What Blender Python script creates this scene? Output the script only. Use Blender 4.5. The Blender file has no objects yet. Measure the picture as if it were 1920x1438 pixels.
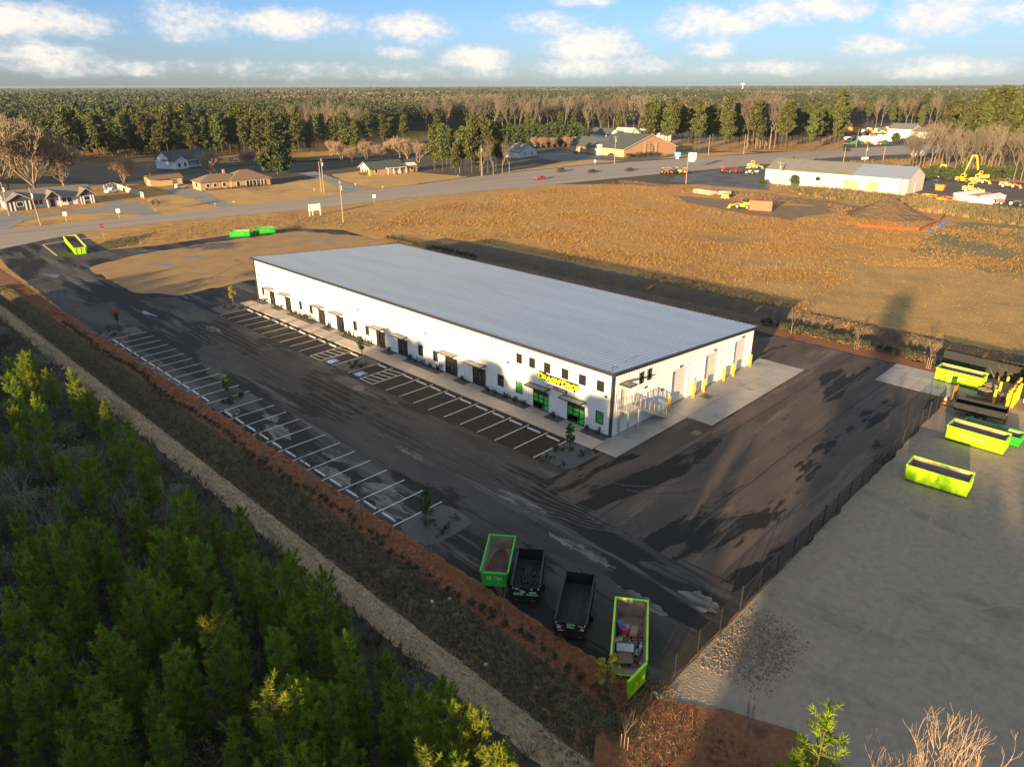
import bpy, math, random
import numpy as np
from mathutils import Matrix, Vector
R = math.radians
random.seed(7); rng = np.random.default_rng(11)
S = bpy.context.scene
COL = S.collection
# ------------------------------------------------------------------ camera
CF, CP, CR, CY = 1348.34, 0.39217, -0.00295, 2.34955
CX, CYY, CZ = 40.393, -55.715, 34.35
_fw = np.array([math.cos(CY)*math.cos(CP), math.sin(CY)*math.cos(CP), -math.sin(CP)])
_rt = np.array([math.sin(CY), -math.cos(CY), 0.0]); _up = np.cross(_rt, _fw)
_r2 = _rt*math.cos(CR)+_up*math.sin(CR); _u2 = _up*math.cos(CR)-_rt*math.sin(CR)
CAM = np.array([CX, CYY, CZ])
cd = bpy.data.cameras.new('camera'); cam = bpy.data.objects.new('camera', cd); COL.objects.link(cam)
cd.sensor_width = 36; cd.sensor_fit = 'HORIZONTAL'; cd.lens = CF/1920*36; cd.clip_end = 150000; cd.clip_start = 0.5
m = Matrix.Identity(4)
for i in range(3):
    m[i][0] = _r2[i]; m[i][1] = _u2[i]; m[i][2] = -_fw[i]; m[i][3] = CAM[i]
cam.matrix_world = m
S.camera = cam
def G(px, py, z=0.0):
    """survey: the point at height z that stands at this spot of the photograph"""
    d = _fw*CF+_r2*(px-960)-_u2*(py-719); t = (z-CZ)/d[2]
    return CAM+d*t
def g2(px, py, z=0.0):
    p = G(px, py, z); return (float(p[0]), float(p[1]))
# ------------------------------------------------------------------ light
HAZE = 0.000055
SUN_EL, SUN_AZ = 8.3, 104.3            # degrees; azimuth is where the light travels to
S.view_settings.view_transform = 'Standard'; S.view_settings.look = 'None'
S.view_settings.exposure = 1.6; S.view_settings.gamma = 1.0
S.render.engine = 'CYCLES'
S.cycles.use_denoising = True
try: S.cycles.denoiser = 'OPENIMAGEDENOISE'
except Exception: pass
S.cycles.max_bounces = 6; S.cycles.transparent_max_bounces = 24
S.cycles.volume_bounces = 0; S.cycles.volume_step_rate = 4; S.cycles.volume_max_steps = 64
S.cycles.caustics_reflective = False; S.cycles.caustics_refractive = False
sl = bpy.data.lights.new('sun', 'SUN'); sl.energy = 5.0; sl.angle = R(0.6); sl.color = (1.0, 0.69, 0.35)
sun = bpy.data.objects.new('sun', sl); COL.objects.link(sun)
ld = Vector((math.cos(R(SUN_AZ))*math.cos(R(SUN_EL)), math.sin(R(SUN_AZ))*math.cos(R(SUN_EL)), -math.sin(R(SUN_EL))))
sun.rotation_euler = ld.to_track_quat('-Z', 'Y').to_euler()
W = bpy.data.worlds.new('World'); S.world = W; W.use_nodes = True
nt = W.node_tree; nt.nodes.clear()
def N(t, tree=None, **kw):
    n = (tree or nt).nodes.new(t)
    for k, v in kw.items():
        if k.startswith('i_'):
            n.inputs[k[2:].replace('_', ' ')].default_value = v
        else: setattr(n, k, v)
    return n
def LK(a, b, tree=None): (tree or nt).links.new(a, b)
def MA(op, a, b=None, c=None, tree=None, clamp=False):
    n = (tree or nt).nodes.new('ShaderNodeMath'); n.operation = op; n.use_clamp = clamp
    for i, v in enumerate((a, b, c)):
        if v is None: continue
        if isinstance(v, (int, float)): n.inputs[i].default_value = v
        else: (tree or nt).links.new(v, n.inputs[i])
    return n.outputs[0]
sky = N('ShaderNodeTexSky', sky_type='NISHITA', sun_disc=False, sun_elevation=R(SUN_EL), air_density=1.0, dust_density=0.6, ozone_density=3.0, altitude=30)
# the sun stands opposite to where its light goes; Blender measures the rotation clockwise from +Y
sky.sun_rotation = R(90-(SUN_AZ+180))
tc = N('ShaderNodeTexCoord'); sx = N('ShaderNodeSeparateXYZ'); LK(tc.outputs['Generated'], sx.inputs[0])
az = MA('ARCTAN2', sx.outputs[1], sx.outputs[0]); el = MA('ARCSINE', sx.outputs[2])
cv = N('ShaderNodeCombineXYZ'); LK(MA('MULTIPLY', az, 20.0), cv.inputs[0]); LK(MA('MULTIPLY', el, 34.0), cv.inputs[1])
nz = N('ShaderNodeTexNoise', i_Scale=1.0, i_Detail=8.0, i_Roughness=0.58); LK(cv.outputs[0], nz.inputs['Vector'])
nz2 = N('ShaderNodeTexNoise', i_Scale=5.0, i_Detail=6.0, i_Roughness=0.6); LK(cv.outputs[0], nz2.inputs['Vector'])
nv = MA('ADD', MA('MULTIPLY', MA('SUBTRACT', nz.outputs[0], 0.5), 3.0), MA('MULTIPLY', MA('SUBTRACT', nz2.outputs[0], 0.5), 1.3))
# cumulus banks: azimuth, elevation, half widths (radians), strength
CL = [(30, 40, 150, 30, 1.0), (65, 105, 110, 28, .8), (350, 38, 70, 34, 1.0), (545, 45, 110, 26, .95), (775, 55, 75, 28, .8), (740, 98, 60, 12, .6),
      (890, 112, 70, 26, 1.0), (1105, 85, 95, 34, 1.0), (1120, 125, 150, 18, .9), (1035, 45, 80, 20, .6), (1320, 45, 110, 30, .9), (1500, 18, 130, 26, 1.0), (1760, 25, 90, 38, 1.0),
      (1640, 85, 70, 18, .7), (1750, 125, 100, 18, .8), (1330, 92, 50, 18, .8), (1420, 128, 130, 12, .6), (300, 128, 420, 10, .3), (700, 138, 300, 8, .2), (1890, 20, 60, 20, .8), (1085, 2, 60, 12, .8)]
acc = None; top = None
for (px, py, wx, wy, stn) in CL:
    d = _fw*CF+_r2*(px-960)-_u2*(py-719); d = d/np.linalg.norm(d)
    a0 = math.atan2(d[1], d[0]); e0 = math.asin(d[2])
    u = MA('DIVIDE', MA('SUBTRACT', az, a0), wx/1450.0); v = MA('DIVIDE', MA('SUBTRACT', el, e0), wy/1450.0)
    r2_ = MA('ADD', MA('MULTIPLY', u, u), MA('MULTIPLY', v, v))
    f = MA('MULTIPLY', MA('SUBTRACT', 1.0, r2_), stn)
    acc = f if acc is None else MA('MAXIMUM', acc, f)
cov = MA('ADD', MA('MULTIPLY', MA('MAXIMUM', acc, -0.8), 1.0), nv)
ms = N('ShaderNodeMapRange', interpolation_type='SMOOTHSTEP'); LK(cov, ms.inputs[0]); ms.inputs[1].default_value = -0.45; ms.inputs[2].default_value = 1.15
ms.inputs[3].default_value = 0.0; ms.inputs[4].default_value = 0.9
hi_ = N('ShaderNodeMapRange'); LK(el, hi_.inputs[0]); hi_.inputs[1].default_value = .16; hi_.inputs[2].default_value = .5; hi_.inputs[3].default_value = 0.0; hi_.inputs[4].default_value = 0.88
covr = MA('MAXIMUM', ms.outputs[0], MA('MULTIPLY', hi_.outputs[0], nz.outputs[0], clamp=True))
lit = N('ShaderNodeMapRange'); LK(MA('ADD', cov, MA('MULTIPLY', nz2.outputs[0], 0.6)), lit.inputs[0]); lit.inputs[1].default_value = 0.3; lit.inputs[2].default_value = 1.4
ccol = N('ShaderNodeMix', data_type='RGBA'); LK(lit.outputs[0], ccol.inputs['Factor'])
ccol.inputs['A'].default_value = (4.1, 4.2, 4.45, 1); ccol.inputs['B'].default_value = (5.6, 5.15, 4.55, 1)
rp = N('ShaderNodeValToRGB'); LK(MA('DIVIDE', el, 1.5708), rp.inputs[0]); cr = rp.color_ramp
for k_, (p_, c_) in enumerate([(0.0, (.88, 1.08, 1.75)), (0.022, (.76, .90, 1.5)), (0.08, (.72, .80, 1.12)), (0.25, (1.3, 1.25, 1.2)), (0.7, (1.6, 1.5, 1.3))]):
    e_ = cr.elements[k_] if k_ < 2 else cr.elements.new(p_)
    e_.position = p_; e_.color = (c_[0]/3, c_[1]/3, c_[2]/3, 1)
sc = N('ShaderNodeMix', data_type='RGBA', blend_type='MULTIPLY'); sc.inputs['Factor'].default_value = 1.0; LK(rp.outputs[0], sc.inputs['A']); sc.inputs['B'].default_value = (3, 3, 3, 1)
skm = N('ShaderNodeMix', data_type='RGBA', blend_type='MULTIPLY'); skm.inputs['Factor'].default_value = 1.0
LK(sky.outputs[0], skm.inputs['A']); LK(sc.outputs['Result'], skm.inputs['B'])
mx = N('ShaderNodeMix', data_type='RGBA'); LK(covr, mx.inputs['Factor']); LK(skm.outputs['Result'], mx.inputs['A']); LK(ccol.outputs['Result'], mx.inputs['B'])
bg = N('ShaderNodeBackground'); bg.inputs[1].default_value = 0.066; LK(mx.outputs['Result'], bg.inputs[0])
wo = N('ShaderNodeOutputWorld'); LK(bg.outputs[0], wo.inputs[0])
# ------------------------------------------------------------------ materials
MATS = {}
def mat(name, c1, c2=None, sc=3.0, rough=0.75, metal=0.0, bump=0.0, bsc=20.0, stretch=(1, 1, 1), rnd=0.0, det=6.0, lo=0.35, hi=0.65, c3=None, sc3=0.3, lo3=.5, hi3=.6, r3=None, spec=0.5, trans=False, alpha=None, st3=None, emit=None, c4=None, sc4=.3, st4=(1, 1, 1), lo4=.5, hi4=.6):
    """procedural material: two colours blended by noise, optional large stains (c3) and bump"""
    if name in MATS: return MATS[name]
    M = bpy.data.materials.new(name); M.use_nodes = True; t = M.node_tree; b = t.nodes['Principled BSDF']
    b.inputs['Roughness'].default_value = rough; b.inputs['Metallic'].default_value = metal
    b.inputs['Specular IOR Level'].default_value = spec
    tc = N('ShaderNodeTexCoord', t); mp = N('ShaderNodeMapping', t); mp.inputs['Scale'].default_value = stretch
    LK(tc.outputs['Object'], mp.inputs[0], t)
    col = None
    if c2 is not None:
        n = N('ShaderNodeTexNoise', t, i_Scale=sc, i_Detail=det, i_Roughness=0.6); LK(mp.outputs[0], n.inputs['Vector'], t)
        r = N('ShaderNodeMapRange', t); LK(n.outputs[0], r.inputs[0], t); r.inputs[1].default_value = lo; r.inputs[2].default_value = hi
        x = N('ShaderNodeMix', t, data_type='RGBA'); LK(r.outputs[0], x.inputs['Factor'], t)
        x.inputs['A'].default_value = (*c1, 1); x.inputs['B'].default_value = (*c2, 1); col = x.outputs['Result']
    if c3 is not None:
        mp3 = mp
        if st3: mp3 = N('ShaderNodeMapping', t); mp3.inputs['Scale'].default_value = st3; LK(tc.outputs['Object'], mp3.inputs[0], t)
        n = N('ShaderNodeTexNoise', t, i_Scale=sc3, i_Detail=8.0, i_Roughness=0.62); LK(mp3.outputs[0], n.inputs['Vector'], t)
        r = N('ShaderNodeMapRange', t); LK(n.outputs[0], r.inputs[0], t); r.inputs[1].default_value = lo3; r.inputs[2].default_value = hi3
        x = N('ShaderNodeMix', t, data_type='RGBA'); LK(r.outputs[0], x.inputs['Factor'], t)
        if col is None: x.inputs['A'].default_value = (*c1, 1)
        else: LK(col, x.inputs['A'], t)
        x.inputs['B'].default_value = (*c3, 1); col = x.outputs['Result']
        if r3 is not None:
            LK(MA('ADD', MA('MULTIPLY', r.outputs[0], r3-rough, tree=t), rough, tree=t), b.inputs['Roughness'], t)
    if c4 is not None:
        mp4 = N('ShaderNodeMapping', t); mp4.inputs['Scale'].default_value = st4; mp4.inputs['Location'].default_value = (3.7, 9.1, 0); LK(tc.outputs['Object'], mp4.inputs[0], t)
        n = N('ShaderNodeTexNoise', t, i_Scale=sc4, i_Detail=9.0, i_Roughness=0.66); n.inputs['Distortion'].default_value = .25; LK(mp4.outputs[0], n.inputs['Vector'], t)
        r = N('ShaderNodeMapRange', t); LK(n.outputs[0], r.inputs[0], t); r.inputs[1].default_value = lo4; r.inputs[2].default_value = hi4; r.inputs[4].default_value = .85
        x = N('ShaderNodeMix', t, data_type='RGBA'); LK(r.outputs[0], x.inputs['Factor'], t); LK(col, x.inputs['A'], t); x.inputs['B'].default_value = (*c4, 1); col = x.outputs['Result']
    if rnd:
        oi = N('ShaderNodeObjectInfo', t); hs = N('ShaderNodeHueSaturation', t)
        LK(MA('ADD', MA('MULTIPLY', oi.outputs['Random'], rnd*0.09, tree=t), 0.5-rnd*0.045, tree=t), hs.inputs['Hue'], t)
        LK(MA('ADD', MA('MULTIPLY', oi.outputs['Random'], rnd*0.9, tree=t), 1-rnd*0.4, tree=t), hs.inputs['Value'], t)
        if col is None: hs.inputs['Color'].default_value = (*c1, 1)
        else: LK(col, hs.inputs['Color'], t)
        col = hs.outputs[0]
    if col is None: b.inputs['Base Color'].default_value = (*c1, 1)
    else: LK(col, b.inputs['Base Color'], t)
    if bump:
        n = N('ShaderNodeTexNoise', t, i_Scale=bsc, i_Detail=5.0); LK(mp.outputs[0], n.inputs['Vector'], t)
        bp = N('ShaderNodeBump', t); bp.inputs['Strength'].default_value = bump; bp.inputs['Distance'].default_value = 0.1
        LK(n.outputs[0], bp.inputs['Height'], t); LK(bp.outputs[0], b.inputs['Normal'], t)
    if trans:
        o = t.nodes['Material Output']; tl = N('ShaderNodeBsdfTranslucent', t); ms_ = N('ShaderNodeMixShader', t); ms_.inputs[0].default_value = 0.3
        if col is None: tl.inputs[0].default_value = (*c1, 1)
        else: LK(col, tl.inputs[0], t)
        LK(b.outputs[0], ms_.inputs[1], t); LK(tl.outputs[0], ms_.inputs[2], t); LK(ms_.outputs[0], o.inputs[0], t)
    if alpha is not None: b.inputs['Alpha'].default_value = alpha
    if emit: b.inputs['Emission Color'].default_value = (*c1, 1); b.inputs['Emission Strength'].default_value = emit
    MATS[name] = M
    return M
# ------------------------------------------------------------------ mesh helpers
class MB:
    """collects shapes; build() links them as ONE mesh object"""
    def __init__(s): s.v = []; s.f = []; s.mi = []
    def add(s, vs, fs, mi=0):
        o = len(s.v); s.v += [tuple(map(float, q)) for q in vs]; s.f += [tuple(i+o for i in q) for q in fs]; s.mi += [mi]*len(fs); return s
    def box(s, c, d, rz=0.0, mi=0, taper=1.0, ry=0.0):
        x, y, z = (q/2 for q in d); p = []
        for k in (-1, 1):
            t = taper if k > 0 else 1.0
            p += [(-x*t, -y*t, k*z), (x*t, -y*t, k*z), (x*t, y*t, k*z), (-x*t, y*t, k*z)]
        M = Matrix.Rotation(rz, 3, 'Z') @ Matrix.Rotation(ry, 3, 'Y')
        p = [tuple(M @ Vector(q)+Vector(c)) for q in p]
        return s.add(p, [(3, 2, 1, 0), (4, 5, 6, 7), (0, 1, 5, 4), (1, 2, 6, 5), (2, 3, 7, 6), (3, 0, 4, 7)], mi)
    def b2(s, lo, hi, mi=0):
        return s.box([(a+b)/2 for a, b in zip(lo, hi)], [abs(b-a) for a, b in zip(lo, hi)], 0, mi)
    def tube(s, p0, p1, r0, r1=None, n=8, mi=0, cap=True):
        r1 = r0 if r1 is None else r1; a = Vector(p0); b = Vector(p1); d = (b-a)
        if d.length < 1e-6: return s
        d.normalize(); u = d.orthogonal().normalized(); w = d.cross(u); vs = []
        for q, r in ((a, r0), (b, r1)):
            for k in range(n):
                t = 2*math.pi*k/n; vs.append(q+u*(math.cos(t)*r)+w*(math.sin(t)*r))
        fs = [(k, (k+1) % n, n+(k+1) % n, n+k) for k in range(n)]
        if cap: fs += [tuple(range(n-1, -1, -1)), tuple(range(n, 2*n))]
        return s.add(vs, fs, mi)
    def path(s, pts, r, n=6, mi=0):
        for a, b in zip(pts, pts[1:]): s.tube(a, b, r, r, n, mi)
        return s
    def prism(s, poly, z0, z1, mi=0):
        n = len(poly); vs = [(x, y, z0) for x, y in poly]+[(x, y, z1) for x, y in poly]
        return s.add(vs, [tuple(range(n-1, -1, -1)), tuple(range(n, 2*n))]+[(k, (k+1) % n, n+(k+1) % n, n+k) for k in range(n)], mi)
    def prof(s, poly, y0, y1, mi=0):
        """polygon in x,z swept along y"""
        n = len(poly); vs = [(x, y0, z) for x, z in poly]+[(x, y1, z) for x, z in poly]
        return s.add(vs, [tuple(range(n)), tuple(range(2*n-1, n-1, -1))]+[(n+k, n+(k+1) % n, (k+1) % n, k) for k in range(n)], mi)
    def dome(s, c, r, n=10, k=5, mi=0, full=False, jit=0.0):
        vs = []; rows = 2*k if full else k
        for i in range(rows+1):
            ph = -math.pi/2+math.pi*i/rows if full else math.pi/2*i/rows
            for j in range(n):
                t = 2*math.pi*j/n; q = 1+random.uniform(-jit, jit)
                vs.append((c[0]+r[0]*q*math.cos(ph)*math.cos(t), c[1]+r[1]*q*math.cos(ph)*math.sin(t), c[2]+r[2]*q*math.sin(ph)))
        fs = [(i*n+j, i*n+(j+1) % n, (i+1)*n+(j+1) % n, (i+1)*n+j) for i in range(rows) for j in range(n)]
        return s.add(vs, fs, mi)
    def build(s, name, mats, parent=None, loc=None, smooth=False):
        me = bpy.data.meshes.new(name); me.from_pydata(s.v, [], s.f)
        mats = mats if isinstance(mats, (list, tuple)) else [mats]
        for q in mats: me.materials.append(q)
        if len(mats) > 1: me.polygons.foreach_set('material_index', s.mi)
        if smooth: me.polygons.foreach_set('use_smooth', [True]*len(me.polygons))
        me.update()
        return link(name, me, parent, loc)
def link(name, me, parent=None, loc=None):
    o = bpy.data.objects.new(name, me); COL.objects.link(o)
    if parent is not None: o.parent = parent
    if loc is not None: o.location = loc
    return o
def npmesh(name, V, F, mats, mi=None):
    """V (n,3), F (m,k) arrays -> mesh data"""
    me = bpy.data.meshes.new(name); k = F.shape[1]
    me.vertices.add(len(V)); me.vertices.foreach_set('co', np.ascontiguousarray(V, dtype=np.float32).ravel())
    me.loops.add(F.size); me.loops.foreach_set('vertex_index', np.ascontiguousarray(F, dtype=np.int32).ravel())
    me.polygons.add(len(F)); me.polygons.foreach_set('loop_start', np.arange(0, F.size, k, dtype=np.int32))
    for q in (mats if isinstance(mats, (list, tuple)) else [mats]): me.materials.append(q)
    if mi is not None: me.polygons.foreach_set('material_index', np.ascontiguousarray(mi, dtype=np.int32))
    me.update(calc_edges=True); me.validate()
    return me
def tag(o, label=None, cat=None, group=None, kind=None):
    for k, v in (('label', label), ('category', cat), ('group', group), ('kind', kind)):
        if v: o[k] = v
    return o
def thing(name, label, cat, loc=(0, 0, 0), rz=0.0, group=None):
    o = bpy.data.objects.new(name, None); COL.objects.link(o); o.empty_display_size = 0.2
    o.location = loc; o.rotation_euler = (0, 0, rz); return tag(o, label, cat, group)
def struct(name, mb, m): return tag(mb.build(name, m), kind='structure')
KIDS = {}
def kids(o):
    return [c for c in COL.objects if c.parent == o]
def dup(root, loc=None, rz=None, scale=None, label=None, group=None, tree=None):
    """a copy of a thing with copies of its parts and sub-parts"""
    tree = tree or family(root); new = {}
    for o in tree:
        c = o.copy(); COL.objects.link(c); new[o] = c
        if o is not root: c.parent = new[o.parent]
    r = new[root]
    if loc is not None: r.location = loc
    if rz is not None: r.rotation_euler = (r.rotation_euler[0], r.rotation_euler[1], rz)
    if scale is not None: r.scale = (scale,)*3 if isinstance(scale, (int, float)) else scale
    if label: r['label'] = label
    if group: r['group'] = group
    return r
def family(root):
    out = [root]; i = 0
    ch = {}
    for o in COL.objects:
        if o.parent is not None: ch.setdefault(o.parent, []).append(o)
    while i < len(out): out += ch.get(out[i], []); i += 1
    return out
def words(txt, size, depth, m, parent, name, loc, rot, bold=0.0, align='CENTER', shear=0.0, sx=1.0):
    cu = bpy.data.curves.new('w', 'FONT'); cu.body = txt; cu.size = size; cu.extrude = depth; cu.offset = bold; cu.align_x = align; cu.shear = shear
    cu.resolution_u = 3
    o = bpy.data.objects.new('w', cu); COL.objects.link(o); bpy.context.view_layer.update()
    me = bpy.data.meshes.new_from_object(o.evaluated_get(bpy.context.evaluated_depsgraph_get())); bpy.data.objects.remove(o)
    me.materials.clear(); me.materials.append(m); p = link(name, me, parent, loc); p.rotation_euler = rot; p.scale = (sx, 1, 1); return p
def HT(x, y):
    """lie of the land: the ditch between the mulch bank and the mown path, small banks round the field"""
    x = np.asarray(x, float); y = np.asarray(y, float)
    k = np.clip((24.5-x)/3, 0, 1)
    z = -0.75*np.exp(-((y+31.5)/0.95)**2)*k + 0.18*np.exp(-((y+33.2)/1.2)**2)*k
    z = z - 0.9*np.exp(-((y-52.0-0.03*(x+40))/1.5)**2)*np.clip((x+95)/10, 0, 1) + 0.35*np.exp(-((y-56.5)/2.2)**2)*np.clip((x+95)/10, 0, 1)
    return z
def jag(poly, step=2.0, amp=0.3, seed=1):
    """an outline with an uneven edge"""
    r = random.Random(seed); out = []
    for (a, b) in zip(poly, poly[1:]+poly[:1]):
        L = math.hypot(b[0]-a[0], b[1]-a[1]); n = max(1, int(L/step))
        for k in range(n):
            t = k/n; out.append((a[0]+(b[0]-a[0])*t+r.uniform(-amp, amp), a[1]+(b[1]-a[1])*t+r.uniform(-amp, amp)))
    return out
def sheet(name, poly, m, z, jagged=None, parent=None, kind='structure', t=None):
    if jagged: poly = jag(poly, *jagged)
    from mathutils.geometry import tessellate_polygon
    vs = [(x, y, z) for x, y in poly]; fs = tessellate_polygon([[Vector(q) for q in vs]])
    fs = [f if (Vector(vs[f[1]])-Vector(vs[f[0]])).cross(Vector(vs[f[2]])-Vector(vs[f[0]])).z > 0 else f[::-1] for f in map(tuple, fs)]
    o = MB().add(vs, fs).build(name, m, parent)
    if kind and parent is None: o['kind'] = kind
    return o
def strip(name, x0, x1, ya, yb, m, dz, step=0.5, ny=8, kind='structure', amp=0.25, seed=0):
    """a strip of ground that follows the lie of the land, with ragged long edges"""
    r = np.random.default_rng(seed); xs = np.arange(x0, x1+step, step); n = len(xs)
    A = ya+r.uniform(-amp, amp, n); B = yb+r.uniform(-amp, amp, n)
    T = np.linspace(0, 1, ny); Y = A[:, None]*(1-T)+B[:, None]*T; X = np.repeat(xs[:, None], ny, 1); Z = HT(X, Y)+dz
    V = np.stack([X, Y, Z], -1).reshape(-1, 3); i = np.arange(n-1)[:, None]*ny+np.arange(ny-1)[None]; i = i.ravel()
    F = np.stack([i, i+ny, i+ny+1, i+1], -1)
    return tag(link(name, npmesh(name, V, F, m)), kind=kind)
# ------------------------------------------------------------------ ground, roads, pavements
M_ground = mat('dry_grass_ground', (.47, .255, .052), (.34, .175, .042), sc=.35, lo=.38, hi=.62, c3=(.25, .125, .034), sc3=.035, lo3=.53, hi3=.7, rough=.95, bump=.6, bsc=1.2)
M_lawn = mat('winter_lawn', (.50, .295, .08), (.39, .225, .065), sc=.12, rough=.95, bump=.4, bsc=2, c3=(.22, .15, .05), sc3=.05, lo3=.55, hi3=.68)
M_asph = mat('wet_asphalt', (.040, .036, .033), (.088, .080, .070), sc=.28, stretch=(.25, 1, 1), rough=.85, spec=.22, bump=.25, bsc=25, c3=(.015, .0135, .0125), sc3=.13, st3=(.3, 1.1, 1), lo3=.488, hi3=.512, r3=.75, c4=(.125, .115, .103), sc4=.34, st4=(.1, 1.0, 1), lo4=.55, hi4=.62)
M_asph2 = mat('yard_asphalt', (.066, .051, .041), (.115, .087, .066), sc=.3, stretch=(1, .3, 1), spec=.22, rough=.85, bump=.25, bsc=25, c3=(.013, .012, .011), sc3=.16, st3=(1.2, .3, 1), lo3=.548, hi3=.57, r3=.75, c4=(.165, .122, .09), sc4=.34, st4=(1.0, .1, 1), lo4=.56, hi4=.63)
M_asph3 = mat('fresh_asphalt', (.020, .0165, .0145), (.030, .024, .021), sc=.6, rough=.85, spec=.2, bump=.2, bsc=25, c3=(.042, .034, .029), sc3=.2, st3=(.4, 1, 1), lo3=.58, hi3=.62)
M_road = mat('worn_road', (.30, .24, .178), (.36, .29, .215), sc=.2, stretch=(.05, 1, 1), rough=.75, bump=.2, bsc=15, c3=(.17, .145, .12), sc3=.18, st3=(.03, 1, 1), lo3=.56, hi3=.68)
M_conc = mat('pale_concrete', (.40, .36, .31), (.30, .27, .235), sc=.35, rough=.8, bump=.1, bsc=18, c3=(.22, .2, .18), sc3=.25, lo3=.57, hi3=.68)
M_walk = mat('sidewalk_concrete', (.44, .38, .31), (.36, .31, .26), sc=.8, rough=.85, bump=.1, bsc=25)
M_dirt = mat('packed_dirt', (.37, .22, .075), (.28, .165, .06), sc=.22, rough=.95, bump=.4, bsc=3, c3=(.075, .066, .056), sc3=.07, st3=(.7, .5, 1), lo3=.56, hi3=.63)
M_sand = mat('gravel_yard_sand', (.33, .262, .18), (.25, .202, .143), sc=1.6, rough=.95, bump=.7, bsc=7, c3=(.145, .122, .094), sc3=.22, st3=(.35, 1, 1), lo3=.55, hi3=.75, c4=(.33, .27, .19), sc4=.5, st4=(.12, 1, 1), lo4=.56, hi4=.74)
M_mulch = mat('red_pine_straw', (.25, .098, .034), (.15, .062, .025), sc=2.5, rough=.95, bump=.8, bsc=9, c3=(.06, .03, .016), sc3=.35, lo3=.58, hi3=.7)
M_path = mat('mown_path', (.40, .30, .165), (.29, .22, .12), sc=1.4, stretch=(.35, 2.2, 1), rough=.95, bump=.7, bsc=8, c3=(.12, .13, .065), sc3=.22, lo3=.55, hi3=.7)
M_verge = mat('verge_weeds', (.21, .155, .09), (.11, .108, .048), sc=1.0, rough=.95, bump=.8, bsc=6, c3=(.05, .062, .022), sc3=.25, lo3=.5, hi3=.6)
M_ditch = mat('ditch_mud', (.045, .040, .030), (.075, .065, .05), sc=.8, rough=.6, bump=.7, bsc=6)
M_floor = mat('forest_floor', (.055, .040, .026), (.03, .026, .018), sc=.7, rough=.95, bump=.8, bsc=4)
M_bed = mat('grey_bed_gravel', (.115, .112, .108), (.07, .068, .066), sc=6, rough=.95, bump=.6, bsc=30)
M_paint = mat('white_paint', (.74, .73, .70), (.55, .54, .52), sc=3, rough=.6)
M_yel = mat('yellow_line_paint', (.70, .45, .06), (.5, .33, .08), sc=3, rough=.6)
M_water = mat('puddle_water', (.10, .11, .11), rough=.08, spec=.6)
# one sheet to the horizon, finer near the site
xs = np.concatenate([-np.geomspace(90000, 262, 30), np.arange(-260, 92, 1.25), np.geomspace(94, 90000, 30)])
ys = np.concatenate([-np.geomspace(90000, 142, 30), np.arange(-140, -60, 4), np.arange(-60, 90, .75), np.arange(90, 170, 4), np.geomspace(172, 90000, 30)])
X, Y = np.meshgrid(xs, ys, indexing='ij'); Z = HT(X, Y)-0.03; n_ = len(ys)
i = (np.arange(len(xs)-1)[:, None]*n_+np.arange(n_-1)[None]).ravel()
tag(link('ground', npmesh('ground', np.stack([X, Y, Z], -1).reshape(-1, 3), np.stack([i, i+n_, i+n_+1, i+1], -1), M_ground)), kind='structure')
# the car park and yard
lot = sheet('asphalt_lot', [(4.5, -26.3), (23.1, -26.4), (23.1, 43.9), (-100, 44.5), (-122, 47), (-133, 40), (-137, 26), (-137, 6), (-140, -4), (-150, -3.5), (-166, -2), (-161, -22), (-137, -24.5), (-88, -26.3), (-40, -26.3)], M_asph, 0.0, (1.5, .12, 3))
sheet('yard_pavement', [(1.2, -12.5), (23.0, -14), (23.0, 43.7), (-3, 43.8), (-6, 33.5), (1.0, 10)], M_asph2, 0.006, (1.5, .15, 4))
sheet('fresh_paving', [(-1.5, -9.1), (-77, -9.1), (-76.4, -3.55), (-1.5, -3.55)], M_asph3, 0.005, (2, .05, 5))
sheet('dirt_pad', [(-124, -13.5), (-130, -1), (-131, 16), (-129.5, 38), (-112, 45.5), (-92, 44.5), (-84, 25), (-90, 5), (-89.5, -9), (-99, -14)], M_dirt, 0.008, (2, .7, 6))
sheet('gravel_yard', [(23.2, -26.2), (26.6, -24.3), (29.8, -22.8), (33, -23.4), (40, -22), (90, -24), (90, 46.5), (22.2, 46.3), (22.6, 30), (23.2, -10)], M_sand, 0.010, (1.2, .22, 7))
# concrete
def slab(name, x0, x1, y0, y1, z, m=M_conc, nx=1, ny=1, gap=.02):
    b = MB()
    for a in range(nx):
        for c in range(ny):
            b.b2((x0+(x1-x0)*a/nx+gap, y0+(y1-y0)*c/ny+gap, -.1), (x0+(x1-x0)*(a+1)/nx-gap, y0+(y1-y0)*(c+1)/ny-gap, z))
    return struct(name, b, m)
slab('concrete_apron', -0.05, 6.2, 10.0, 33.3, .03, nx=2, ny=6)
slab('concrete_landing', -1.2, 3.1, -3.2, 9.97, .034, ny=3)
slab('concrete_pad', 14, 22.4, 36.1, 44.0, .03, nx=4, ny=2)
slab('front_sidewalk', -76.6, 0.3, -3.55, -1.35, .11, M_walk, nx=34)
DOORS = [(-72.4, -70.7), (-67.2, -65.4), (-57.0, -55.1), (-51.9, -49.85), (-41.7, -39.6), (-36.6, -34.5), (-26.6, -24.3), (-21.4, -19.1), (-11.15, -8.75), (-6.0, -3.55)]
b = MB()
for a, c in DOORS: b.b2((a-.25, -1.34, -.1), (c+.25, -.02, .105))
struct('door_pads', b, M_conc)
b = MB(); e = [-76.5]+[q for a, c in DOORS for q in (a-.27, c+.27)]+[-0.1]
for a, c in zip(e[::2], e[1::2]): b.b2((a, -1.33, -.1), (c, -.02, .06))
struct('planting_bed_gravel', b, M_bed)
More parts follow.
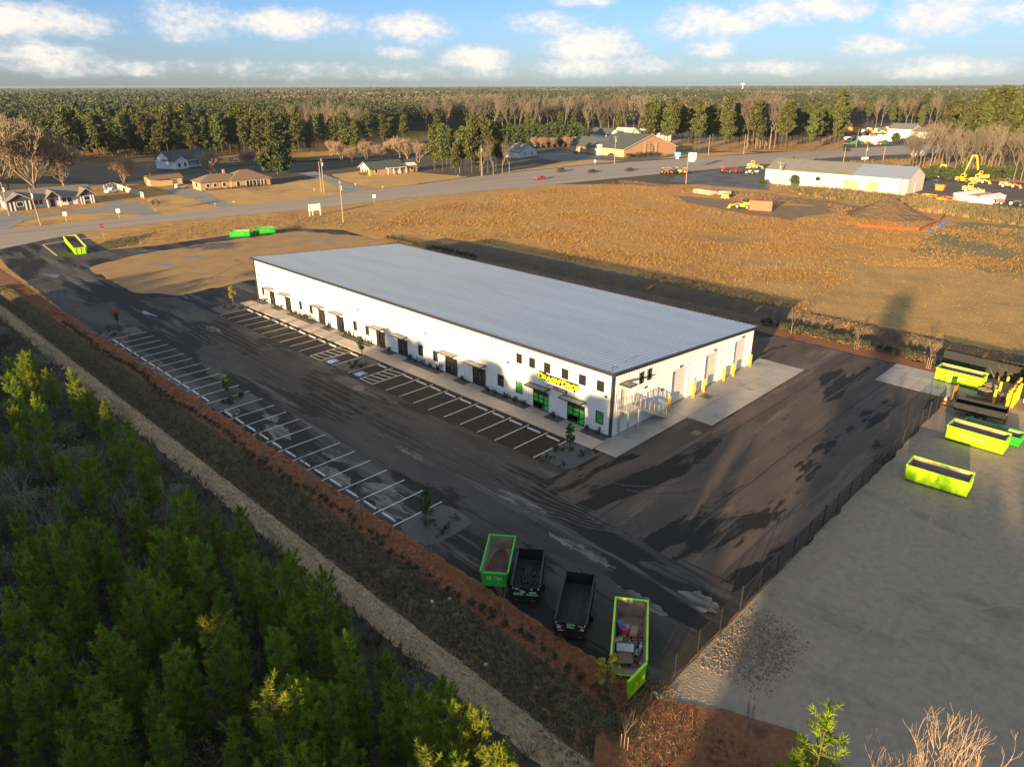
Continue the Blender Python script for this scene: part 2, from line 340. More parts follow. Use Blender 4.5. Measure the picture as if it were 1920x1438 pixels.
for k, (x0, x1, y0, y1) in enumerate([(-39.45, -35.75, -8.9, -3.6), (-2.75, 1.5, -8.6, -3.65), (-77.6, -72.5, -8.6, -3.6), (-39.15, -36.05, -26, -20.9), (-2.95, 1.6, -26, -20.7), (-76.6, -72.25, -26, -20.9)]):
    cx, cy, rx, ry = (x0+x1)/2, (y0+y1)/2, (x1-x0)/2, (y1-y0)/2
    sheet('gravel_island', [(cx+rx*math.copysign(abs(math.cos(t))**.45, math.cos(t)), cy+ry*math.copysign(abs(math.sin(t))**.45, math.sin(t))) for t in [2*math.pi*q/28 for q in range(28)]], M_bed, .016, (1, .07, k))
# painted stalls: parts of the lot
def line(x0, y0, x1, y1, w=.11, m=M_paint, z=.011):
    dx, dy = x1-x0, y1-y0; L = math.hypot(dx, dy); px, py = -dy/L*w/2, dx/L*w/2
    return MB().add([(x0+px, y0+py, z), (x0-px, y0-py, z), (x1-px, y1-py, z), (x1+px, y1+py, z)], [(0, 1, 2, 3)]).build('painted_line', m, lot)
FX = [-72.4+2.743*k for k in range(11)]+[-42.23, -39.49, -35.72, -32.98]+[-30.24+2.743*k for k in range(11)]
BX = [-72.15+2.743*k for k in range(13)]+[-35.96+2.743*k for k in range(13)]
for x in FX: line(x, -8.95, x, -3.7)
for x in BX: line(x, -26.15, x, -20.65)
for x0, x1 in ((-44.97, -42.23), (-32.98, -30.24)):
    line(x0, -8.9, x1, -8.9)
    for k in range(6): line(x0+.1, -8.3+k*.95, x1-.1, -8.9+k*.95+1.0)
M_blue = mat('blue_paint', (.05, .16, .42), (.08, .2, .45), sc=4, rough=.6)
for x in (-40.85, -34.35):
    q = MB().add([(x-.75, -8.7, .012), (x+.75, -8.7, .012), (x+.75, -7.2, .012), (x-.75, -7.2, .012)], [(0, 1, 2, 3)]).build('accessible_symbol', M_blue, lot)
    w = MB(); z = .017
    for k in range(14):
        a0, a1 = 2*math.pi*k/14, 2*math.pi*(k+1)/14
        if 2 <= k <= 3: continue
        w.add([(x-.05+r*math.cos(a), -8.2+r*math.sin(a), z) for r, a in ((.36, a0), (.36, a1), (.24, a1), (.24, a0))], [(3, 2, 1, 0)])
    for p in ([(-.1, -8.15), (.02, -8.15), (.02, -7.5), (-.1, -7.5)], [(.02, -8.15), (.4, -8.15), (.4, -8.05), (.02, -8.05)], [(.3, -8.5), (.42, -8.5), (.42, -8.05), (.3, -8.05)], [(-.14, -7.47), (.06, -7.47), (.06, -7.3), (-.14, -7.3)], [(.02, -7.75), (.3, -7.75), (.3, -7.66), (.02, -7.66)]):
        w.add([(x+u, v, z) for u, v in p], [(0, 1, 2, 3)])
    w.build('wheelchair_mark', M_paint, q)
p0, p1 = g2(80, 459), g2(120, 452.5); line(*p0, *p1, .5)
p0, p1 = g2(152, 448.5), g2(186, 444.5); line(*p0, *p1, .5)
p0, p1 = g2(80, 459), g2(107, 480); line(*p0, *p1, .45, M_yel)
# ground strips in front of the lot
strip('mulch_bank', -140, 24.4, -29.0, -26.15, M_mulch, .03, seed=2, amp=.18)
strip('weedy_verge', -150, 24.3, -32.3, -28.7, M_verge, .018, seed=3, amp=.22, ny=12)
strip('ditch', -150, 24.0, -31.95, -31.1, M_ditch, .042, seed=4, amp=.12, ny=6)
strip('mown_path', -160, 36, -34.5, -32.25, M_path, .05, seed=5, amp=.16, ny=9)
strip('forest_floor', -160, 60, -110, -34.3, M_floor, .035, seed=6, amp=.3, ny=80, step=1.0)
sheet('mulch_bed', [(22.6, -31), (23.3, -26.2), (26.8, -24.1), (30.5, -22.6), (35, -23.3), (44, -21.8), (44, -34), (30, -34.4), (24, -33)], M_mulch, .06, (.8, .15, 8))
strip('back_mulch_strip', -100, 18.5, 44.0, 47.6, M_mulch, .02, seed=9, amp=.2)
M_swale = mat('shade_darkened_soil', (.075, .055, .033), (.12, .085, .045), sc=.5, rough=.95, bump=.6, bsc=3)  # swale soil, darkened to deepen the building's shadow on it
strip('back_swale', -95, 60, 47.3, 58.5, M_swale, .02, seed=10, amp=.9, step=.75, ny=20)
# road with its frontage lots
RN = [(-60, 480), (0, 468), (70, 453), (140, 437), (300, 418), (440, 405), (580, 393), (760, 372), (1000, 350), (1200, 330), (1420, 310), (1560, 296), (1740, 288), (1800, 281)]
RF = [(-60, 438), (0, 431), (70, 424), (150, 417), (270, 406), (420, 390), (600, 370), (760, 350), (900, 330), (1100, 310), (1300, 296), (1500, 284), (1640, 276), (1740, 271)]
ra = math.atan2(420, 60)
def road(name, near, far, m, z):
    A = [g2(*q) for q in near]; B = [g2(*q) for q in far]; c, s_ = math.cos(-ra), math.sin(-ra)
    poly = jag(A+B[::-1], 6, .25, 2); vs = [(x*c-y*s_, x*s_+y*c) for x, y in poly]
    o = sheet(name, vs, m, z); o.rotation_euler = (0, 0, ra); return o
road('road', RN, RF, M_road, .02)
def pxsheet(name, pts, m, z, jg=(2, .3, 1), far=None):
    p = jag([g2(*q) for q in pts], *jg)
    return sheet(name, p+far, m, z) if far else sheet(name, p, m, z)
M_drive = mat('driveway_concrete', (.27, .25, .22), (.2, .185, .165), sc=.2, rough=.85)
M_lotd = mat('dark_lot_asphalt', (.085, .08, .076), (.11, .10, .095), sc=.1, rough=.7, c3=(.05, .05, .05), sc3=.08, lo3=.5, hi3=.6)
pxsheet('house_lawn', [(25, 424), (50, 416), (110, 405), (200, 401), (262, 404), (272, 406), (200, 413), (120, 420)], M_lawn, .03)
pxsheet('frontage_pavement', [(-60, 452), (-60, 400), (0, 398), (25, 400), (60, 402), (100, 397), (185, 388), (215, 375), (262, 381), (305, 402), (276, 407), (262, 402), (200, 399), (110, 402), (48, 413), (20, 428)], M_drive, .014)
pxsheet('house_lawn', [(283, 402), (262, 384), (300, 364), (350, 370), (400, 386), (425, 390), (395, 396), (320, 404)], M_lawn, .012)
pxsheet('house_lawn', [(440, 389), (425, 380), (380, 358), (510, 350), (560, 338), (600, 335), (690, 358), (620, 367), (520, 380)], M_lawn, .012)
pxsheet('driveway', [(418, 391), (446, 387), (425, 379), (375, 357), (345, 352), (300, 356), (318, 364), (352, 369), (395, 383)], M_drive, .018)
pxsheet('driveway', [(640, 364), (705, 354), (680, 351), (648, 342), (615, 330), (590, 322), (560, 325), (600, 336), (640, 352)], M_drive, .018)
pxsheet('house_lawn', [(705, 354), (650, 342), (620, 328), (700, 318), (800, 325), (880, 332), (770, 347)], M_lawn, .012)
pxsheet('church_lawn', [(930, 326), (1000, 315), (1060, 302), (1130, 297), (1180, 301), (1100, 309)], M_lawn, .013)
pxsheet('church_lawn', [(1215, 299), (1240, 291), (1330, 287), (1400, 284), (1420, 287), (1310, 295)], M_lawn, .013)
pxsheet('church_parking', [(990, 292), (1060, 283), (1150, 289), (1250, 293), (1260, 284), (1330, 276), (1345, 282), (1240, 297), (1185, 303), (1110, 300), (1050, 303)], M_lotd, .02)
pxsheet('dealer_lot', [(1255, 340), (1330, 348), (1440, 357), (1450, 330), (1500, 318), (1420, 312), (1360, 318), (1270, 330)], M_lotd, .018)
M_black = mat('cinder_yard', (.06, .052, .046), (.085, .074, .064), sc=.1, rough=.9, c3=(.11, .1, .09), sc3=.06, lo3=.52, hi3=.62)
pxsheet('equipment_yard', [(1700, 362), (1735, 380), (1800, 393), (1990, 422), (1990, 352), (1880, 345), (1810, 335), (1720, 330)], M_black, .018)
M_track = mat('dirt_track', (.22, .135, .065), (.15, .095, .05), sc=.3, rough=.95, bump=.4, bsc=2)
pxsheet('dirt_track', [(1160, 337), (1290, 351), (1430, 363), (1560, 378), (1640, 392), (1700, 400), (1700, 407), (1600, 398), (1520, 385), (1410, 372), (1280, 358), (1160, 343)], M_track, .015)
pxsheet('dirt_track', [(1260, 366), (1330, 372), (1440, 384), (1540, 388), (1560, 398), (1480, 412), (1380, 398), (1290, 380)], M_track, .012, (2, .8, 3))
M_clay = mat('orange_clay', (.46, .22, .07), (.36, .16, .055), sc=.3, rough=.95)
pxsheet('clay_patch', [(1610, 432), (1650, 410), (1700, 392), (1780, 398), (1765, 415), (1725, 432)], M_clay, .012, (1.5, .5, 4))
M_tan = mat('grazed_grass', (.42, .255, .075), (.32, .19, .056), sc=.18, stretch=(1, 1, 1), rough=.95, bump=.5, bsc=2, c3=(.2, .15, .06), sc3=.05, lo3=.52, hi3=.68)
sheet('grazed_grass', [(-8, 58), (20, 56), (60, 55), (60, 120), (10, 125), (-20, 105), (-30, 85), (-20, 66)], M_tan, .012, (3, 1.2, 5))
M_olive = mat('olive_grass', (.115, .125, .042), (.21, .15, .055), sc=.12, rough=.95, bump=.6, bsc=2)
pxsheet('olive_grass', [(1700, 470), (1760, 432), (1800, 415), (1930, 425), (1990, 520), (1850, 510)], M_olive, .016, (2, 1, 6))
M_meadow_shade = mat('shade_dark_lawn', (.13, .085, .04), (.09, .062, .032), sc=.1, rough=.95)  # meadow colour darkened in place of the tree shadow lying there
pxsheet('shaded_meadow', [(120, 330), (140, 300), (250, 288), (380, 283), (420, 300), (300, 320), (255, 335), (180, 345)], M_meadow_shade, .01, (4, 1, 7))
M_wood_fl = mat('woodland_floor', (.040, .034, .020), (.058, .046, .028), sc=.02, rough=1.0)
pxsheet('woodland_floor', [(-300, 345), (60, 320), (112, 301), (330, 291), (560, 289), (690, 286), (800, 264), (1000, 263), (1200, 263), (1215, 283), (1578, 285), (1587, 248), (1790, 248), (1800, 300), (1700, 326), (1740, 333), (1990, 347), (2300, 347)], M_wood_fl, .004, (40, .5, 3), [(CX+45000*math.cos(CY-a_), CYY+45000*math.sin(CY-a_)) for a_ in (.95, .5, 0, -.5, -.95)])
def puddle(px, py, rx, ry, seed, rot=0.0):
    x, y = g2(px, py); r = random.Random(seed); P = []
    for k in range(26):
        t = 2*math.pi*k/26; q = 1+.35*math.sin(3*t+seed)+r.uniform(-.12, .12); u, v = rx*q*math.cos(t), ry*q*math.sin(t)
        P.append((x+u*math.cos(rot)-v*math.sin(rot), y+u*math.sin(rot)+v*math.cos(rot)))
    sheet('puddle', P, M_water, .012)
for k, (px, py, rx, ry, ro) in enumerate([(310, 497, 2.2, .8, .6), (98, 517, 2.3, .8, .3), (612, 450, 2.6, .9, 1.2), (365, 482, 2.2, .5, .8), (278, 588, 2.3, .35, .1), (480, 485, 2.0, .5, 1.1), (280, 470, 2.5, .35, .9), (655, 357 + 0, 5, .6, 1.4)]):
    puddle(px, py, rx, ry, k+3, ro)
M_drain = mat('pond_water', (.09, .14, .17), rough=.12, spec=.6)
pxsheet('water', [(1733, 433), (1745, 424), (1775, 412), (1778, 418), (1755, 430), (1738, 437)], M_drain, .02, (1.5, .15, 2))
xw = [(-118, .5), (-108, .7), (-98, .55), (-86, .8), (-75, .6), (-63, .5), (-55, .55), (-48, .5), (-40, .45), (-33, .4)]
for k, (x, w_) in enumerate(xw):
    sheet('puddle', jag([(x-4, -31.55-w_*.4), (x+4, -31.5-w_*.3), (x+3.5, -31.5+w_*.4), (x-3.5, -31.5+w_*.3)], .7, .16, k), M_water, -.66)

# worn traces: joints, dusty patches and wheel ruts
def trace(name, pts, w, m, z, jit=.04, seed=0):
    r = random.Random(seed); P = []
    for (a, b) in zip(pts, pts[1:]):
        n = max(1, int(math.dist(a, b)/.8))
        P += [(a[0]+(b[0]-a[0])*k/n, a[1]+(b[1]-a[1])*k/n) for k in range(n)]
    P.append(pts[-1]); V = []; F = []
    for k, p in enumerate(P):
        q = P[min(k+1, len(P)-1)]; o = P[max(k-1, 0)]; dx, dy = q[0]-o[0], q[1]-o[1]; L = math.hypot(dx, dy) or 1; h = w/2*r.uniform(.45, 1.4); e = r.uniform(-jit, jit)
        V += [(p[0]-dy/L*(h+e), p[1]+dx/L*(h+e), z), (p[0]+dy/L*(h-e), p[1]-dx/L*(h-e), z)]
        if k: F.append((2*k-2, 2*k-1, 2*k+1, 2*k))
    return struct(name, MB().add(V, F), m)
def arc(cx, cy, r_, a0, a1, n=14): return [(cx+r_*math.cos(R(a0+(a1-a0)*k/n)), cy+r_*math.sin(R(a0+(a1-a0)*k/n))) for k in range(n+1)]
M_seam = mat('tar_joint', (.014, .013, .012), (.03, .027, .025), sc=3, rough=.8, spec=.2)
M_dust = mat('pale_dust', (.21, .198, .18), (.115, .107, .096), sc=1.1, stretch=(.3, 1.4, 1), rough=.95, c3=(.055, .05, .045), sc3=.9, st3=(.3, 1.2, 1), lo3=.46, hi3=.56)
M_scuff = mat('tyre_scuff', (.105, .092, .08), (.06, .053, .047), sc=1.5, rough=.95, spec=.2)
M_rut = mat('sand_rut', (.255, .205, .145), (.31, .25, .172), sc=1.2, rough=.95, bump=.6, bsc=7)
for k, pts in enumerate([[(-74, -14.9), (-30, -14.7), (2, -14.9), (22.5, -15.1)], [(2.5, -12.8), (9, -13.2), (22.8, -13.0)], [(8.6, -13), (8.4, 8), (8.8, 30), (8.5, 43)], [(15.2, -13), (15.0, 12), (15.3, 36)], [(-60, -19.9), (-20, -20.2), (6, -20.0), (19, -21)], [(6.3, 9.5), (6.5, 20), (6.4, 33.5)], [(0, -3.4), (3.3, -3.3), (3.3, 9.8)], [(-90, -9.5), (-100, 4), (-106, 12)]]): trace('paving_joint', pts, .09, M_seam, .0145+.0006*k, .05, k)
for k, (x, y, a, b_) in enumerate([(-8, -23.6, 3.2, 1.5), (-5.3, -24.6, 2.4, .9), (-14.2, -24.8, 3.0, .9), (-17.5, -22.6, 2.2, .7), (-26.5, -23.8, 2.8, 1.1), (-30.5, -22.6, 1.8, .6), (-35.2, -24.8, 1.6, .8), (2.2, -15.8, 3.4, .8), (10.5, -17.6, 3.6, .5), (17.5, -19.3, 2.4, .6), (20.5, -16.4, 1.8, 1.0), (-66, -13.0, 2.6, .7), (-12, -16.9, 4.2, .4)]):
    sheet('dust_patch', jag([(x-a, y), (x-a*.5, y-b_*.8), (x+a*.4, y-b_), (x+a, y-.1), (x+a*.6, y+b_*.7), (x-a*.3, y+b_)], .28, .2, k), M_dust, .0085+.0005*(k % 4))
for k in range(7):
    o = -.9*k; trace('tyre_scuff', [(-70, -11.5+o*.9), (-40, -11.9+o+.3*math.sin(k)), (-10, -11.4+o), (3, -12.2+o*.8)]+arc(6, -4+o*.5, 8.5, -95, -35, 8)[1:], .22, M_scuff, .0114+.0003*k, .06, 20+k)
for k in range(5): trace('tyre_scuff', [(10.5+k*1.9, 42), (10.2+k*1.9, 20+k), (11+k*1.8, 4)]+arc(3+k*1.8, 0, 8, 10, -70, 8)[1:], .2, M_scuff, .0116+.0003*k, .06, 40+k)
for k, (x, y, r_, a0, a1) in enumerate([(46, 8, 17, 100, 200), (46, 8, 18.9, 95, 205), (52, -14, 20, 120, 190), (52, -14, 21.9, 118, 188), (38, 30, 12, 170, 260), (38, 30, 13.9, 168, 262), (60, 20, 30, 150, 215), (60, 20, 31.9, 150, 213)]): trace('wheel_rut', arc(x, y, r_, a0, a1, 30), .3, M_rut, .0145+.0012*k, .1, 60+k)

MID = [tuple((a+b)/2 for a, b in zip(g2(*p), g2(*q))) for p, q in zip([RN[0]]+RN[1:], [RF[0]]+RF[1:])]
def lane(f, w, m, z, seed):
    P = []
    for k in range(0, 61):
        t = k/60; i = t*(len(RN)-1); j = min(int(i), len(RN)-2); u = i-j
        a = [g2(*RN[j])[c]*(1-u)+g2(*RN[j+1])[c]*u for c in (0, 1)]; i2 = t*(len(RF)-1); j2 = min(int(i2), len(RF)-2); u2 = i2-j2
        b_ = [g2(*RF[j2])[c]*(1-u2)+g2(*RF[j2+1])[c]*u2 for c in (0, 1)]; P.append((a[0]+(b_[0]-a[0])*f, a[1]+(b_[1]-a[1])*f))
    trace('road_line', P, w, m, z, .0, seed)
M_wline = mat('worn_white_line', (.52, .49, .43), (.36, .32, .26), sc=.6, rough=.8); M_yline = mat('worn_yellow_line', (.50, .36, .10), (.36, .28, .13), sc=.6, rough=.8)
for f, m_ in ((.09, M_wline), (.91, M_wline), (.41, M_yline), (.59, M_yline)): lane(f, .22, m_, .03, 80)
# ------------------------------------------------------------------ the white metal building
M_wall = mat('white_wall_metal', (.80, .79, .76), (.74, .73, .70), sc=.4, rough=.45, stretch=(1, 1, .15))
M_trim = mat('charcoal_trim', (.035, .033, .031), rough=.4)
M_bronze = mat('bronze_frame', (.045, .032, .024), rough=.4)
M_glass = mat('dark_glass', (.02, .024, .028), rough=.06, spec=.8)
M_roof = mat('galvalume_roof', (.40, .46, .525), (.345, .40, .46), sc=.15, rough=.42, metal=.2, stretch=(.3, 2, 1))
M_dock = mat('white_dock_door', (.70, .69, .66), (.66, .65, .62), sc=1, rough=.5)
M_galv = mat('galvanised_steel', (.42, .42, .41), (.5, .5, .49), sc=4, rough=.4, metal=.6)
M_lime = mat('lime_vinyl', (.06, .62, .07), (.05, .55, .06), sc=1, rough=.4)
M_limey = mat('lime_sign_face', (.62, .80, .02), rough=.4)
M_film = mat('black_film', (.018, .018, .02), rough=.3)
bld = thing('metal_warehouse', 'long white corrugated metal building with grey roof and lime green lettered sign', 'building', (0, 0, 0))
BW, BD, HF, HB = 76.5, 30.5, 7.25, 5.05
def ribbed(L, hf, ops, P):
    """ribbed sheet wall of length L with openings (u0,u1,z0,z1); P(u, d, z) places it, d is the depth of the profile"""
    brk = {0.0, L}; pit = .3
    for k in range(int(L/pit)+1):
        for q in (0.0, .17, .20, .27): brk.add(min(L, k*pit+q))
    for o in ops: brk.add(o[0]); brk.add(o[1])
    us = sorted(brk); us = [us[0]]+[b for a, b in zip(us, us[1:]) if b-a > 1e-4]
    def d(u):
        t = (u % pit)
        return 0.0 if t <= .17 or t >= .2999 else (.04 if .2 <= t <= .27 else (.04*(t-.17)/.03 if t < .2 else .04*(.3-t)/.03))
    m = MB()
    for a, b in zip(us, us[1:]):
        c = (a+b)/2; da, db = d(a+1e-6), d(b-1e-6); cuts = sorted([(o[2], o[3]) for o in ops if o[0]-1e-6 <= c <= o[1]+1e-6]); z = 0.0; seg = []
        for q in cuts: seg.append((z, q[0])); z = q[1]
        seg.append((z, None))
        for z0, z1 in seg:
            za, zb = (hf(a), hf(b)) if z1 is None else (z1, z1)
            if za-z0 < 1e-3: continue
            m.add([P(a, da, z0), P(b, db, z0), P(b, db, zb), P(a, da, za)], [(0, 1, 2, 3)])
    return m
WIN = [(-74.95, -74.2), (-62.65, -61.85), (-59.5, -58.7), (-47.35, -46.5), (-44.25, -43.45), (-32.05, -31.2), (-29.0, -28.15), (-16.9, -15.95)]
GWIN = [(-13.85, -12.9), (-2.0, -1.05)]; UP = [(-13.8, -12.95), (-11.77, -10.9), (-9.5, -8.6), (-6.9, -6.0), (-4.48, -3.57), (-2.05, -1.13)]
fo = [(a, c, .1, 2.42) for a, c in DOORS]+[(a, c, 1.15, 2.52) for a, c in WIN+GWIN]+[(a, c, 4.88, 6.0) for a, c in UP]
fo_ = [(BW+a, BW+c, z0, z1) for a, c, z0, z1 in fo]
front = ribbed(BW, lambda u: HF, fo_, lambda u, d, z: (u-BW, -d, z))
ROLL = [(11.2, 14.65), (18.45, 21.9), (25.5, 28.9)]; MAN = (16.2, 17.15); SLIM = [(4.7, 5.35), (6.2, 6.85)]; UDOOR = (1.35, 2.3)
eo = [(a, c, .02, 4.25) for a, c in ROLL]+[(*MAN, .02, 2.15)]+[(a, c, 4.72, 6.0) for a, c in SLIM]+[(*UDOOR, 3.0, 5.1)]
eh = lambda u: HF-(HF-HB)*u/BD
side = ribbed(BD, eh, eo, lambda u, d, z: (d, u, z))
back = ribbed(BW, lambda u: HB, [], lambda u, d, z: (-u, BD+d, z))
far_ = ribbed(BD, lambda u: HB+(HF-HB)*u/BD, [], lambda u, d, z: (-BW-d, BD-u, z))
for k, w in enumerate((front, side, back, far_)): w.build('wall', M_wall, bld)
# roof: standing seams run down the slope
r = MB(); ov = .35; x0, x1 = -BW-ov, ov; nr = 128
def rz(y): return HF+.14-(HF-HB)*(y/BD)
pt = []
for k in range(nr+1):
    u = x0+(x1-x0)*k/nr; pt += [(u-.06, 0), (u-.03, .06), (u+.03, .06), (u+.06, 0)]
pt = pt[2:-2]; ya, yb = -ov, BD+ov
vs = [(u, ya, rz(ya)+d) for u, d in pt]+[(u, yb, rz(yb)+d) for u, d in pt]; n = len(pt)
r.add(vs, [(k, k+1, n+k+1, n+k) for k in range(n-1)])
r.add([(x0, ya, rz(ya)-.1), (x1, ya, rz(ya)-.1), (x1, yb, rz(yb)-.1), (x0, yb, rz(yb)-.1)], [(3, 2, 1, 0)])
r.build('roof', M_roof, bld)
g = MB()
g.b2((x0, ya-.16, HF-.12), (x1, ya-.003, HF+.2))            # front gutter
g.b2((x0, yb+.003, HB-.14), (x1, yb+.14, HB+.16))
g.build('gutter', M_trim, bld)
for xa in (x1+.003, x0-.103):
    g = MB(); g.add([(xa+dx, y, rz(y)+dz) for dx in (0, .1) for y, dz in ((ya, -.30), (yb, -.26), (yb, .1), (ya, .1))], [(0, 1, 2, 3), (7, 6, 5, 4), (0, 4, 5, 1), (1, 5, 6, 2), (2, 6, 7, 3), (3, 7, 4, 0)])
    g.build('rake_trim', M_trim, bld)
for cx, cy, h in ((0, 0, HF), (0, BD, HB), (-BW, 0, HF), (-BW, BD, HB)):
    MB().b2((cx-.16, cy-.16, 0), (cx+.09, cy+.09, h-.13)).build('corner_trim', M_trim, bld)
MB().b2((-BW, -.07, 0), (0, -.052, .16)).build('base_trim', M_trim, bld)
v = MB(); v.tube((-.5, .4, rz(.4)), (-.5, .4, rz(.4)+.45), .05); v.tube((-.5, .4, rz(.4)+.45), (-.1, .4, rz(.4)+.5), .04); v.build('roof_mast', M_trim, bld)
def window(a, c, z0, z1, green=False, axis='x', m=M_bronze):
    f = MB(); w = .06
    def bx(u0, u1, q0, q1, d0, d1, mb):
        if axis == 'x': mb.b2((u0, -d1, q0), (u1, -d0, q1))
        else: mb.b2((d0, u0, q0), (d1, u1, q1))
    bx(a-.03, a+w, z0-.03, z1+.03, -.12, .07, f); bx(c-w, c+.03, z0-.03, z1+.03, -.12, .07, f)
    bx(a+w, c-w, z0-.03, z0+w, -.12, .068, f); bx(a+w, c-w, z1-w, z1+.03, -.12, .068, f)
    fr = f.build('window', m, bld); g = MB(); bx(a+w, c-w, z0+w, z1-w, -.07, -.05, g)
    pane = g.build('pane', M_glass, fr)
    if green:
        v = MB(); bx(a+w, c-w, z0+w, z1-w-.02, -.049, -.045, v); v.build('window_graphic', M_lime, fr)
        v = MB(); mx_ = (a+c)/2
        for k in range(14):
            t0, t1 = 2*math.pi*k/14, 2*math.pi*(k+1)/14
            v.add([(mx_+q*math.cos(t), .0435, z0+.86+q*math.sin(t)*1.05) for q, t in ((.3, t0), (.3, t1), (.2, t1), (.2, t0))], [(0, 1, 2, 3)])
        v.b2((mx_-.05, .0435, z0+.72), (mx_+.06, .0445, z0+1.0))
        v.add([(a+w, .0435, z0+.50), (c-w, .0435, z0+.43), (c-w, .0435, z0+.37), (a+w, .0435, z0+.40)], [(3, 2, 1, 0), (0, 1, 2, 3)])
        v.b2((a+.12, .0435, z0+.2), (c-.12, .0445, z0+.25)); v.build('graphic_mark', M_film, fr)
for a, c in WIN: window(a, c, 1.15, 2.52)
for a, c in GWIN: window(a, c, 1.15, 2.52, True)
for a, c in UP: window(a, c, 4.88, 6.0)
for a, c in SLIM: window(a, c, 4.72, 6.0, axis='y')
def storefront(a, c, green):
    """sidelight, door leaf, sidelight under a transom"""
    w = c-a; f = MB(); s1, s2 = a+w*.32, a+w*.68
    for u in (a, s1-.04, s2-.04, c-.08): f.b2((u, -.05, .1), (u+.08, .1, 2.42))
    for z in (.1, 1.9, 2.34):
        for u0, u1 in ((a+.08, s1-.04), (s1+.04, s2-.04), (s2+.04, c-.08)): f.b2((u0, -.045, z), (u1, .095, z+.08))
    fr = f.build('door', M_bronze, bld)
    g = MB(); g.b2((a+.08, .045, .18), (c-.08, .06, 2.34)); g.build('pane', M_glass, fr)
    MB().b2((s2-.16, -.075, .95), (s2-.12, -.035, 1.3)).build('handle', M_galv, fr)
    if green:
        v = MB()
        for (u0, u1) in ((a+.09, s1-.05), (s1+.05, s2-.05), (s2+.05, c-.09)): v.b2((u0, .041, .2), (u1, .044, 1.88))
        v.build('door_graphic', M_lime, fr)
        v = MB(); y = .038
        v.add([(a+.1, y, .95), (s2-.02, y, .92), (s2-.3, y, .22), (a+.1, y, .22)], [(3, 2, 1, 0), (0, 1, 2, 3)])
        v.add([(a+.1, y, 1.5), (c-.1, y, 1.42), (c-.1, y, 1.34), (a+.1, y, 1.38)], [(3, 2, 1, 0), (0, 1, 2, 3)])
        v.add([(s2+.05, y, .75), (c-.1, y, 1.05), (c-.1, y, .95), (s2+.05, y, .62)], [(3, 2, 1, 0), (0, 1, 2, 3)])
        v.build('graphic_mark', M_film, fr)
        words("Drag N' Drop", .13, .001, M_paint, fr, 'door_lettering', ((s1+s2)/2, .034, 1.62), (R(90), 0, 0), .004)
for k, (a, c) in enumerate(DOORS): storefront(a, c, k >= 8)
M_canopy = mat('canopy_panel', (.26, .25, .235), (.22, .21, .195), sc=2, rough=.5, metal=.2)
def canopy(x0, x1, y0, y1, z, name='canopy'):
    f = MB(); t = .07
    f.b2((x0, y0, z), (x1, y0+t, z+.13)); f.b2((x0, y1-t, z), (x1, y1, z+.13)); f.b2((x0, y0+t, z), (x0+t, y1-t, z+.13)); f.b2((x1-t, y0+t, z), (x1, y1-t, z+.13))
    o = f.build(name, M_trim, bld); p = MB(); dx, dy = x1-x0, y1-y0
    if dx > dy:
        for k in range(4): p.b2((x0+t+(dx-2*t)*k/4+.012, y0+t, z+.04), (x0+t+(dx-2*t)*(k+1)/4-.012, y1-t, z+.1))
    else:
        for k in range(3): p.b2((x0+t, y0+t+(dy-2*t)*k/3+.012, z+.04), (x1-t, y0+t+(dy-2*t)*(k+1)/3-.012, z+.1))
    p.build('canopy_panel', M_canopy, o)
for a, c in DOORS: m_ = (a+c)/2; canopy(a-.55 if a > -60 and c-a < 2.3 else a-.5, c+.2, -1.15, -.045, 2.95)
canopy(.045, 1.45, .95, 2.3, 5.75)
def wall_light(x, y, z, nx, ny):
    b = MB(); b.box((x+nx*.1, y+ny*.1, z), (.3 if ny else .2, .2 if ny else .3, .1)); b.box((x+nx*.12, y+ny*.12, z-.1), (.22 if ny else .1, .1 if ny else .22, .12)); return b.build('wall_light', M_trim, bld)
for x in (-75.63, -61.05, -45.64, -30.32, -15.08, -.75): wall_light(x, -.04, 4.57, 0, -1)
for y in (12.64, 20.27, 27.22): wall_light(.04, y, 4.62, 1, 0)
for y, z in ((5.74, 4.04), (9.09, 2.75), (2.0, 5.45)): MB().box((.1, y, z), (.14, .18, .22)).build('wall_box', M_trim, bld)
for a, c in ROLL:
    f = MB(); f.b2((-.25, a-.12, .03), (.06, a, 4.37)); f.b2((-.25, c, .03), (.06, c+.12, 4.37)); f.b2((-.25, a, 4.25), (.058, c, 4.37))
    d = f.build('dock_door', M_wall, bld); p = MB()
    for k in range(8): p.b2((-.2, a, .03+k*.5275), (-.16, c, .03+(k+1)*.5275-.02))
    p.b2((-.22, a, .03), (-.2, c, 4.25)); p.build('door_panel', M_dock, d)
for (a, c), z0, z1 in ((MAN, .03, 2.15), (UDOOR, 3.03, 5.1)):
    f = MB(); f.b2((-.1, a-.05, z0), (.06, a+.03, z1+.05)); f.b2((-.1, c-.03, z0), (.06, c+.05, z1+.05)); f.b2((-.1, a+.03, z1), (.058, c-.03, z1+.05))
    d = f.build('steel_door', M_wall, bld); MB().b2((-.06, a+.03, z0), (-.02, c-.03, z1)).build('door_leaf', M_dock, d); MB().b2((-.02, a+.1, z0+1.0), (.04, a+.2, z0+1.06)).build('handle', M_galv, d)
